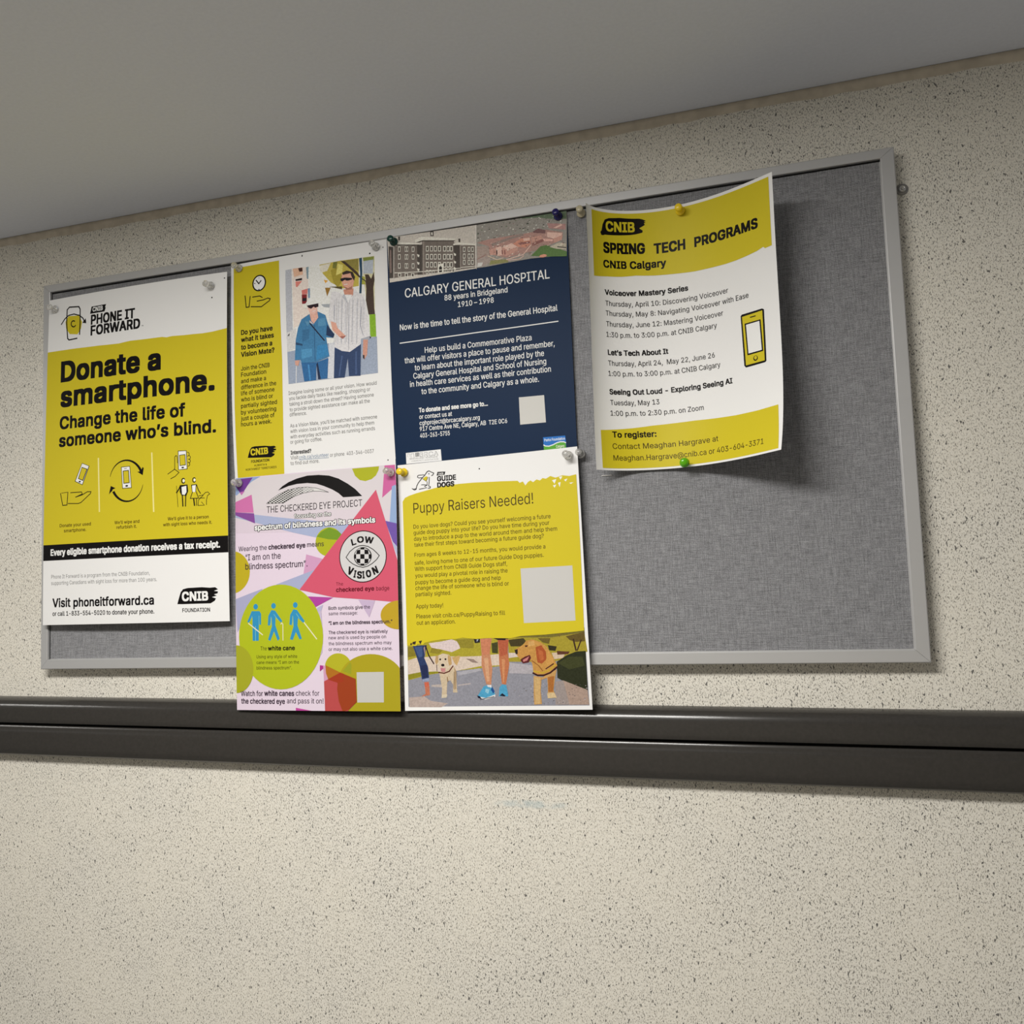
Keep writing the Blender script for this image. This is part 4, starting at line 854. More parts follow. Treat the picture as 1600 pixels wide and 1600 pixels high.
["p","aerial_photograph",[84,96,74],[167.66,15.29,168.93,15.32,168.98,15.82,167.77,15.86]],
["p","aerial_photograph",[120,96,92],[155.26,13.58,156.79,13.51,156.83,14.44,155.37,14.63]],
["p","aerial_photograph",[52,54,48],[111.04,15.31,112.86,15.31,112.92,16.11,111.19,16.21]],
["p","aerial_photograph",[172,172,164],[183.45,2.22,184.98,2.11,185.02,3.19,183.56,3.44]],
["p","aerial_photograph",[60,66,56],[132.06,17.72,133.08,17.64,133.11,18.34,132.13,18.5]],
["p","aerial_photograph",[196,190,182],[114.04,16.95,114.97,16.93,115.0,17.39,114.11,17.47]],
["p","aerial_photograph",[84,96,74],[126.91,17.5,127.83,17.48,127.86,17.93,126.99,18.0]],
["p","aerial_photograph",[120,96,92],[148.48,4.25,149.42,4.2,149.45,4.79,148.56,4.92]],
["p","aerial_photograph",[52,54,48],[169.46,14.5,170.31,14.47,170.33,14.95,169.52,15.04]],
["p","aerial_photograph",[172,172,164],[119.47,0.76,120.66,0.71,120.69,1.39,119.56,1.52]],
["p","aerial_photograph",[60,66,56],[183.53,9.68,184.28,9.68,184.31,10.06,183.59,10.11]],
["p","aerial_photograph",[84,96,74],[202.3,7.6,203.99,7.61,204.05,8.4,202.43,8.49]],
["p","aerial_photograph",[52,54,48],[111.46,0.45,112.52,0.45,112.56,0.92,111.55,0.97]],
["p","aerial_photograph",[172,172,164],[128.86,11.37,130.27,11.33,130.32,12.09,128.97,12.23]],
["p","aerial_photograph",[60,66,56],[182.0,4.68,183.08,4.7,183.12,5.15,182.09,5.19]],
["p","aerial_photograph",[196,190,182],[133.21,9.68,134.84,9.64,134.89,10.51,133.34,10.66]],
["p","aerial_photograph",[84,96,74],[199.8,16.14,201.31,16.05,201.35,17.04,199.91,17.25]],
["p","aerial_photograph",[120,96,92],[112.32,15.5,113.05,15.46,113.07,15.92,112.38,16.02]],
["p","aerial_photograph",[52,54,48],[154.62,0.08,156.35,0.1,156.41,0.85,154.76,0.93]],
["p","aerial_photograph",[142,126,118],[110.49,25.57,123.43,27.43,124.57,38.92,109.98,40.65]],
["p","aerial_photograph",[140,128,122],[109.98,40.65,123.05,38.7,127.36,46.09,117.31,49.96,109.67,49.66]],
["p","aerial_photograph",[118,116,74],[125.9,44.38,147.8,45.97,146.17,49.49,124.2,49.41]],
["p","aerial_photograph",[176,174,170],[110.59,45.26,116.71,45.36,115.03,49.65,109.66,50.04]],
["p","aerial_photograph",[148,116,108],[110.62,21.42,124.47,19.24,166.79,18.73,191.36,17.99,210.99,24.06,209.98,31.34,198.81,35.57,173.46,40.71,144.86,44.05,124.64,36.67,124.19,27.54]],
["p","aerial_photograph",[126,112,106],[127.33,24.96,148.7,20.54,165.3,18.5,165.97,20.86,148.59,23.54,128.74,28.19]],
["p","aerial_photograph",[168,128,116],[124.82,31.41,132.47,30.24,133.7,38.71,125.35,38.28]],
["p","aerial_photograph",[196,160,148],[132.47,30.24,139.34,28.97,139.7,40.31,133.64,40.2]],
["p","aerial_photograph",[168,128,116],[140.04,30.58,151.46,27.73,158.04,33.21,157.85,38.43,144.94,41.81,139.73,39.57]],
["p","aerial_photograph",[196,160,148],[140.04,30.58,151.46,27.73,158.04,33.21,146.68,35.3]],
["p","aerial_photograph",[120,80,76],[142.17,34.65,143.67,34.87,143.86,40.16,142.36,39.94]],
["p","aerial_photograph",[120,80,76],[139.16,34.22,140.66,34.44,140.86,39.73,139.38,38.77]],
["p","aerial_photograph",[60,40,40],[132.77,32.55,134.28,32.76,134.27,39.54,132.92,39.35]],
["p","aerial_photograph",[176,122,104],[152.93,28.7,162.11,24.04,172.57,24.11,173.79,31.79,167.69,35.38,158.78,33.32]],
["p","aerial_photograph",[120,80,76],[158.94,28.83,172.41,28.59,173.07,30.94,160.35,31.3]],
["p","aerial_photograph",[196,160,148],[165.09,24.49,172.56,24.49,172.82,27.53,165.73,27.59]],
["p","aerial_photograph",[168,128,116],[174.05,24.34,185.96,23.9,188.03,27.96,175.29,31.27]],
["p","aerial_photograph",[120,80,76],[175.29,31.27,188.03,27.96,188.66,31.04,175.16,34.99]],
["p","aerial_photograph",[104,76,76],[176.52,17.95,182.57,15.13,191.33,18.74,190.46,22.35,177.21,19.56]],
["p","aerial_photograph",[196,160,148],[192.72,21.2,210.24,24.68,209.39,27.53,199.77,29.76,192.52,26.41]],
["p","aerial_photograph",[168,128,116],[199.77,29.76,210.15,26.9,209.19,32.7,200.3,35.05]],
["p","aerial_photograph",[196,150,140],[187.3,27.85,199.01,30.39,198.92,32.61,189.39,31.15]],
["p","aerial_photograph",[150,116,112],[193.1,10.77,214.27,14.88,214.01,21.55,195.08,17.08]],
["p","aerial_photograph",[196,160,148],[200.24,17.14,209.17,14.07,210.57,15.78,203.14,18.34]],
["p","aerial_photograph",[140,114,106],[173.68,34.77,188.57,33.27,195.04,37.97,180.9,40.32,173.46,40.71]],
["p","aerial_photograph",[76,102,56],[173.26,45.91,184.76,36.42,192.16,36.05,214.48,46.85,214.26,52.36,191.65,49.35]],
["p","aerial_photograph",[164,156,140],[195.01,38.71,206.17,35.21,214.11,37.92,213.84,44.54,202.97,42.14]],
["p","aerial_photograph",[70,66,60],[203.81,39.3,213.96,41.6,213.91,42.92,203.77,40.41]],
["e","aerial_photograph",[184,128,108],187.28,47.96,4.26,1.77,0,360],
["p","aerial_photograph",[196,168,156],[208.5,37.1,210.31,36.95,210.37,37.73,208.65,37.98]],
["p","aerial_photograph",[110,78,74],[154.76,37.98,155.99,37.85,156.03,38.41,154.86,38.61]],
["p","aerial_photograph",[150,120,110],[208.54,20.99,209.35,20.95,209.38,21.25,208.61,21.33]],
["p","aerial_photograph",[88,70,64],[125.77,31.95,126.96,31.93,127.01,32.27,125.88,32.33]],
["p","aerial_photograph",[206,190,178],[126.88,38.08,127.81,37.98,127.85,38.4,126.95,38.55]],
["p","aerial_photograph",[196,168,156],[160.41,42.11,161.42,42.04,161.45,42.44,160.5,42.56]],
["p","aerial_photograph",[110,78,74],[148.57,43.89,149.55,43.79,149.58,44.22,148.65,44.38]],
["p","aerial_photograph",[150,120,110],[155.0,37.62,156.45,37.45,156.49,38.13,155.12,38.38]],
["p","aerial_photograph",[88,70,64],[179.4,31.27,180.6,31.27,180.64,31.6,179.51,31.65]],
["p","aerial_photograph",[206,190,178],[134.1,26.88,135.98,26.7,136.04,27.53,134.25,27.81]],
["p","aerial_photograph",[196,168,156],[203.79,33.58,204.66,33.61,204.7,33.81,203.87,33.82]],
["p","aerial_photograph",[110,78,74],[170.76,43.22,172.42,43.24,172.49,43.66,170.91,43.7]],
["p","aerial_photograph",[150,120,110],[156.29,25.24,157.26,25.15,157.3,25.58,156.37,25.72]],
["p","aerial_photograph",[88,70,64],[152.57,33.86,153.56,33.81,153.6,34.16,152.65,34.26]],
["p","aerial_photograph",[206,190,178],[157.18,35.26,157.89,35.16,157.91,35.54,157.24,35.7]],
["p","aerial_photograph",[196,168,156],[135.82,24.52,137.67,24.44,137.74,25.08,135.98,25.24]],
["p","aerial_photograph",[110,78,74],[123.77,29.61,125.49,29.42,125.55,30.21,123.91,30.5]],
["p","aerial_photograph",[88,70,64],[147.55,33.84,149.28,33.71,149.34,34.4,147.69,34.62]],
["p","aerial_photograph",[206,190,178],[144.99,30.32,146.77,30.2,146.84,30.9,145.14,31.11]],
["p","aerial_photograph",[196,168,156],[154.28,36.33,155.08,36.24,155.11,36.61,154.34,36.74]],
["p","aerial_photograph",[110,78,74],[155.99,33.84,157.06,33.7,157.1,34.24,156.07,34.44]],
["p","aerial_photograph",[150,120,110],[138.87,42.65,140.37,42.63,140.43,43.07,139.0,43.14]],
["p","aerial_photograph",[88,70,64],[137.55,29.06,138.76,28.89,138.8,29.52,137.64,29.77]],
["p","aerial_photograph",[206,190,178],[193.52,26.83,194.74,26.86,194.79,27.16,193.63,27.18]],
["p","aerial_photograph",[196,168,156],[192.41,36.36,193.85,36.25,193.9,36.86,192.53,37.05]],
["p","aerial_photograph",[110,78,74],[129.91,35.41,131.35,35.29,131.4,35.89,130.03,36.09]],
["p","aerial_photograph",[150,120,110],[203.4,27.3,204.32,27.25,204.35,27.59,203.48,27.68]],
["p","aerial_photograph",[206,190,178],[158.11,38.86,159.21,38.8,159.25,39.2,158.2,39.31]],
["p","aerial_photograph",[196,168,156],[124.83,35.33,125.73,35.2,125.75,35.67,124.9,35.86]],
["p","aerial_photograph",[110,78,74],[131.91,24.45,133.23,24.26,133.27,24.96,132.02,25.25]],
["p","aerial_photograph",[150,120,110],[148.22,25.65,148.95,25.67,148.98,25.83,148.29,25.84]],
["p","aerial_photograph",[88,70,64],[178.55,29.02,180.24,29.0,180.31,29.51,178.7,29.6]],
["p","aerial_photograph",[206,190,178],[172.78,22.64,173.82,22.5,173.85,23.03,172.86,23.24]],
["p","aerial_photograph",[196,168,156],[177.37,31.54,179.21,31.48,179.28,32.11,177.53,32.26]],
["p","aerial_photograph",[110,78,74],[129.78,33.88,131.2,33.71,131.25,34.38,129.9,34.64]],
["p","aerial_photograph",[150,120,110],[156.39,33.88,158.2,33.72,158.26,34.5,156.54,34.75]],
["p","aerial_photograph",[88,70,64],[147.56,43.57,148.94,43.39,148.98,44.07,147.67,44.33]],
["p","aerial_photograph",[206,190,178],[195.12,35.27,196.11,35.18,196.14,35.62,195.2,35.76]],
["p","aerial_photograph",[196,168,156],[133.5,38.49,134.83,38.44,134.88,38.88,133.61,38.98]],
["p","aerial_photograph",[110,78,74],[163.18,28.28,164.42,28.22,164.46,28.67,163.29,28.79]],
["p","aerial_photograph",[150,120,110],[167.84,22.27,168.58,22.17,168.61,22.55,167.9,22.69]],
["p","aerial_photograph",[88,70,64],[139.24,30.11,140.8,30.04,140.85,30.59,139.37,30.73]],
["p","aerial_photograph",[206,190,178],[159.95,22.91,161.14,22.82,161.18,23.31,160.05,23.46]],
["p","aerial_photograph",[196,168,156],[163.03,30.45,163.87,30.41,163.9,30.7,163.11,30.78]],
["p","aerial_photograph",[110,78,74],[127.95,30.11,128.57,30.1,128.6,30.27,128.01,30.3]],
["p","aerial_photograph",[150,120,110],[128.76,44.55,130.09,44.52,130.14,44.92,128.87,45.01]],
["p","aerial_photograph",[88,70,64],[178.6,26.99,180.07,26.9,180.12,27.48,178.72,27.65]],
["p","aerial_photograph",[206,190,178],[158.56,42.36,160.09,42.14,160.14,42.94,158.68,43.26]],
["p","aerial_photograph",[196,168,156],[147.93,31.29,149.45,31.16,149.5,31.8,148.05,32.01]],
["p","aerial_photograph",[110,78,74],[148.06,24.8,149.79,24.74,149.85,25.32,148.21,25.46]],
["p","aerial_photograph",[150,120,110],[123.13,39.58,124.19,39.46,124.23,39.95,123.21,40.12]],
["p","aerial_photograph",[88,70,64],[134.25,29.18,136.11,29.02,136.17,29.8,134.41,30.06]],
["p","aerial_photograph",[206,190,178],[159.43,41.25,160.94,41.23,161.0,41.67,159.57,41.74]],
["p","aerial_photograph",[196,168,156],[147.35,42.44,149.23,42.24,149.29,43.09,147.5,43.38]],
["p","aerial_photograph",[110,78,74],[170.67,41.84,172.16,41.63,172.21,42.41,170.79,42.72]],
["p","aerial_photograph",[150,120,110],[186.59,25.59,188.35,25.47,188.41,26.18,186.73,26.39]],
["p","aerial_photograph",[88,70,64],[154.23,27.57,155.2,27.5,155.23,27.89,154.31,28.01]],
["p","aerial_photograph",[206,190,178],[127.49,31.96,128.45,31.96,128.49,32.21,127.58,32.24]],
["p","aerial_photograph",[196,168,156],[168.51,29.59,170.29,29.47,170.35,30.17,168.66,30.38]],
["p","aerial_photograph",[110,78,74],[136.71,25.0,138.1,24.85,138.15,25.5,136.83,25.74]],
["p","aerial_photograph",[150,120,110],[160.11,34.02,161.8,33.87,161.86,34.6,160.25,34.85]],
["p","aerial_photograph",[206,190,178],[207.12,37.68,209.0,37.56,209.06,38.31,207.27,38.53]],
["p","aerial_photograph",[196,168,156],[161.1,43.31,162.54,43.24,162.59,43.76,161.22,43.9]],
["p","aerial_photograph",[110,78,74],[162.32,32.66,163.0,32.65,163.03,32.84,162.38,32.87]],
["p","aerial_photograph",[88,70,64],[136.35,38.75,137.18,38.69,137.21,39.02,136.42,39.12]],
["p","aerial_photograph",[206,190,178],[141.6,29.22,143.39,29.08,143.46,29.8,141.75,30.03]],
["p","aerial_photograph",[196,168,156],[190.42,23.96,191.6,23.91,191.65,24.33,190.52,24.44]],
["p","aerial_photograph",[110,78,74],[209.96,36.09,211.64,35.93,211.69,36.68,210.1,36.93]],
["p","aerial_photograph",[150,120,110],[129.04,41.28,130.65,41.12,130.7,41.83,129.17,42.09]],
["p","aerial_photograph",[88,70,64],[161.89,28.06,163.16,28.0,163.2,28.46,162.0,28.58]],
["p","aerial_photograph",[206,190,178],[132.57,40.85,134.08,40.83,134.14,41.25,132.7,41.32]],
["p","aerial_photograph",[110,78,74],[209.2,34.08,210.42,33.91,210.46,34.57,209.29,34.82]],
["p","aerial_photograph",[150,120,110],[163.55,26.67,164.16,26.6,164.18,26.89,163.6,27.0]],
["p","aerial_photograph",[88,70,64],[136.38,41.18,137.1,41.11,137.12,41.42,136.44,41.52]],
["p","aerial_photograph",[206,190,178],[125.13,40.1,125.76,40.02,125.78,40.33,125.18,40.46]],
["p","aerial_photograph",[110,78,74],[172.3,42.15,173.83,41.97,173.88,42.7,172.43,42.97]],
["p","aerial_photograph",[150,120,110],[168.32,43.83,169.68,43.82,169.73,44.19,168.44,44.25]],
["p","aerial_photograph",[88,70,64],[126.61,42.73,127.35,42.67,127.37,42.97,126.67,43.07]],
["p","aerial_photograph",[206,190,178],[167.81,39.86,168.9,39.85,168.95,40.16,167.91,40.21]],
["p","aerial_photograph",[196,168,156],[139.64,25.75,140.95,25.76,141.01,26.09,139.76,26.13]],
["p","aerial_photograph",[110,78,74],[161.29,27.16,162.08,27.08,162.11,27.44,161.35,27.57]],
["p","aerial_photograph",[150,120,110],[194.36,36.85,195.48,36.78,195.52,37.21,194.46,37.33]],
["p","aerial_photograph",[88,70,64],[187.44,35.02,188.75,35.0,188.8,35.4,187.56,35.48]],
["p","aerial_photograph",[206,190,178],[145.86,35.13,147.54,35.05,147.6,35.64,146.01,35.79]],
["p","aerial_photograph",[196,168,156],[173.34,43.44,174.42,43.32,174.45,43.83,173.43,44.02]],
["p","aerial_photograph",[110,78,74],[175.88,29.93,177.16,29.95,177.21,30.27,175.99,30.3]],
["p","aerial_photograph",[88,70,64],[128.09,26.27,129.56,26.16,129.62,26.74,128.22,26.92]],
["p","aerial_photograph",[206,190,178],[140.44,30.8,141.21,30.73,141.23,31.06,140.51,31.18]],
["p","aerial_photograph",[110,78,74],[194.87,33.31,196.17,33.32,196.23,33.66,194.98,33.7]],
["p","aerial_photograph",[150,120,110],[138.72,36.72,139.84,36.71,139.89,37.01,138.82,37.05]],
["p","aerial_photograph",[88,70,64],[195.62,28.58,196.3,28.59,196.33,28.77,195.68,28.79]],
["p","aerial_photograph",[206,190,178],[128.75,28.58,130.11,28.49,130.17,29.01,128.86,29.17]],
["p","aerial_photograph",[196,168,156],[141.58,25.86,142.83,25.75,142.88,26.28,141.69,26.45]],
["p","aerial_photograph",[110,78,74],[167.17,33.06,169.02,32.83,169.07,33.74,167.32,34.08]],
["p","aerial_photograph",[150,120,110],[190.17,29.4,191.52,29.27,191.57,29.89,190.27,30.11]],
["p","aerial_photograph",[88,70,64],[162.92,22.97,164.43,22.78,164.48,23.53,163.04,23.82]],
["p","aerial_photograph",[206,190,178],[150.97,40.23,152.55,40.08,152.6,40.76,151.1,40.99]],
["p","aerial_photograph",[196,168,156],[126.49,24.13,127.8,24.04,127.85,24.56,126.6,24.71]],
["p","aerial_photograph",[110,78,74],[132.87,45.3,133.8,45.19,133.83,45.62,132.94,45.78]],
["p","aerial_photograph",[150,120,110],[160.68,32.14,162.39,31.89,162.45,32.8,160.81,33.17]],
["p","aerial_photograph",[88,70,64],[126.82,40.47,128.32,40.36,128.38,40.95,126.94,41.14]],
["p","aerial_photograph",[206,190,178],[157.82,33.33,158.8,33.2,158.83,33.71,157.9,33.9]],
["p","aerial_photograph",[196,168,156],[135.57,26.76,137.15,26.67,137.21,27.26,135.71,27.43]],
["p","aerial_photograph",[110,78,74],[180.03,34.72,181.58,34.72,181.65,35.15,180.17,35.21]],
["p","aerial_photograph",[150,120,110],[186.3,28.12,187.81,28.07,187.87,28.59,186.43,28.71]],
["p","aerial_photograph",[206,190,178],[160.05,30.18,160.9,30.19,160.93,30.4,160.13,30.42]],
["p","aerial_photograph",[196,168,156],[179.0,31.18,179.69,31.12,179.71,31.42,179.06,31.51]],
["p","aerial_photograph",[110,78,74],[176.89,32.91,177.64,32.87,177.66,33.15,176.96,33.23]],
["p","aerial_photograph",[150,120,110],[168.94,24.28,169.88,24.14,169.91,24.65,169.02,24.85]],
["p","aerial_photograph",[88,70,64],[209.64,39.48,210.87,39.36,210.91,39.93,209.73,40.13]],
["p","aerial_photograph",[206,190,178],[132.85,33.07,134.41,33.02,134.47,33.53,132.99,33.65]],
["p","aerial_photograph",[196,168,156],[198.22,37.85,199.18,37.87,199.22,38.1,198.31,38.12]],
["p","aerial_photograph",[110,78,74],[179.59,26.31,181.19,26.2,181.25,26.85,179.72,27.05]],
["p","aerial_photograph",[150,120,110],[200.9,21.74,202.08,21.6,202.12,22.2,200.99,22.41]],
["p","aerial_photograph",[206,190,178],[176.63,33.27,177.24,33.2,177.26,33.49,176.68,33.6]],
["p","aerial_photograph",[196,168,156],[189.62,31.61,190.41,31.6,190.44,31.83,189.69,31.86]],
["p","aerial_photograph",[110,78,74],[124.05,36.33,125.63,36.18,125.69,36.86,124.19,37.1]],
["p","aerial_photograph",[150,120,110],[170.67,30.92,172.21,30.8,172.27,31.43,170.8,31.62]],
["p","aerial_photograph",[88,70,64],[176.31,23.36,178.22,23.4,178.29,23.86,176.48,23.88]],
["l","aerial_photograph",[196,160,148],1.04,[144.78,46.29,164.42,43.13,173.73,33.28]],
["l","aerial_photograph",[190,170,150],0.75,[123.05,38.7,133.49,44.69,141.1,43.52]],
["l","aerial_photograph",[196,160,148],0.74,[146.25,47.25,159.76,47.68,165.11,44.72]],
["l","aerial_photograph",[120,80,76],0.6,[109.97,41.02,120.82,36.88]],
["t","headline","w",20.6,74.5,173.07,10.58,"CALGARY GENERAL HOSPITAL",0.6],
["t","subheading","w",68.98,83.87,75.47,6.25,"88 years in Bridgeland",1],
["t","subheading","w",84.95,93.57,42.85,6.05,"1910 – 1998",1],
["t","subheading","w",12.84,112.42,188.3,6.79,"Now is the time to tell the story of the General Hospital",1],
["l","rule_line","w",1.16,[12.28,127.45,107.92,125.73,201.14,124.57]],
["t","body_text","w",42.54,142.17,127.57,6.56,"Help us build a Commemorative Plaza",0.6],
["t","body_text","w",17.11,151.79,179.0,6.55,"that will offer visitors a place to pause and remember,",0.6],
["t","body_text","w",29.22,161.42,154.36,6.53,"to learn about the important role played by the",0.6],
["t","body_text","w",27.16,170.77,158.47,6.52,"Calgary General Hospital and School of Nursing",0.6],
["t","body_text","w",22.55,179.97,168.05,6.51,"in health care services as well as their contribution",0.6],
["t","body_text","w",36.28,189.74,140.18,6.5,"to the community and Calgary as a whole.",0.6],
["t","contact_text","w",32.2,210.44,83.56,5.0,"To donate and see more go to...",2.2],
["t","contact_text","w",32.23,218.04,40.2,5.02,"or contact us at",0.8],
["t","contact_text","w",32.28,225.29,73.17,4.99,"cghproject@brcacalgary.org",0.8],
["t","contact_text","w",32.15,232.08,105.38,4.97,"917 Centre Ave NE, Calgary, AB  T2E 0C6",0.8],
["t","contact_text","w",32.16,239.85,36.53,5.01,"403-263-5755",0.8],
["p","blank_panel",[168,167,163],[152.39,204.89,181.5,205.24,182.14,235.66,152.47,235.5]],
["p","association_logo",[226,224,220],[13.47,255.93,56.71,255.08,57.22,268.13,13.48,268.61]],
["l","association_logo","g",0.29,[15.32,260.63,15.52,257.07,17.97,257.11,17.8,260.18]],
["l","association_logo","g",0.39,[19.64,261.78,19.7,257.41,23.37,257.38,23.48,261.92]],
["p","association_logo","g",[25.16,256.55,29.7,256.43,29.62,261.12,25.26,261.26]],
["l","association_logo",[226,224,220],0.26,[26.2,256.79,26.19,260.84]],
["l","association_logo",[226,224,220],0.26,[27.24,256.88,27.23,260.93]],
["l","association_logo",[226,224,220],0.26,[28.45,256.98,28.44,261.02]],
["t","association_logo",[96,96,96],30.47,261.53,22.81,4.5,"BRCA",2.2],
["t","association_logo",[226,224,220],31.0,261.27,21.78,3.98,"BRCA",0.3],
["t","association_logo","g",17.94,263.99,34.53,1.77,"BRIDGELAND-RIVERSIDE",0],
["t","association_logo","g",19.72,266.51,33.31,1.29,"COMMUNITY ASSOCIATION",0],
["p","foundation_logo",[30,92,160],[178.06,251.96,203.18,252.25,203.76,259.57,203.51,266.94,178.27,266.62]],
["p","foundation_logo",[74,138,44],[178.36,260.51,180.17,261.73,184.25,262.35,188.97,261.17,193.16,259.42,197.29,258.46,201.35,258.83,203.47,259.81,203.51,266.94,178.27,266.62]],
["l","foundation_logo",[214,236,240],1.11,[178.36,260.51,180.17,261.73,184.25,262.35,188.97,261.17,193.16,259.42,197.29,258.59,201.35,258.96,203.46,260.07]],
["t","foundation_logo",[190,218,240],179.33,256.72,23.48,2.91,"Parks Foundation",1],
["t","foundation_logo",[200,220,180],192.2,264.79,9.66,2.9,"Calgary",1]]
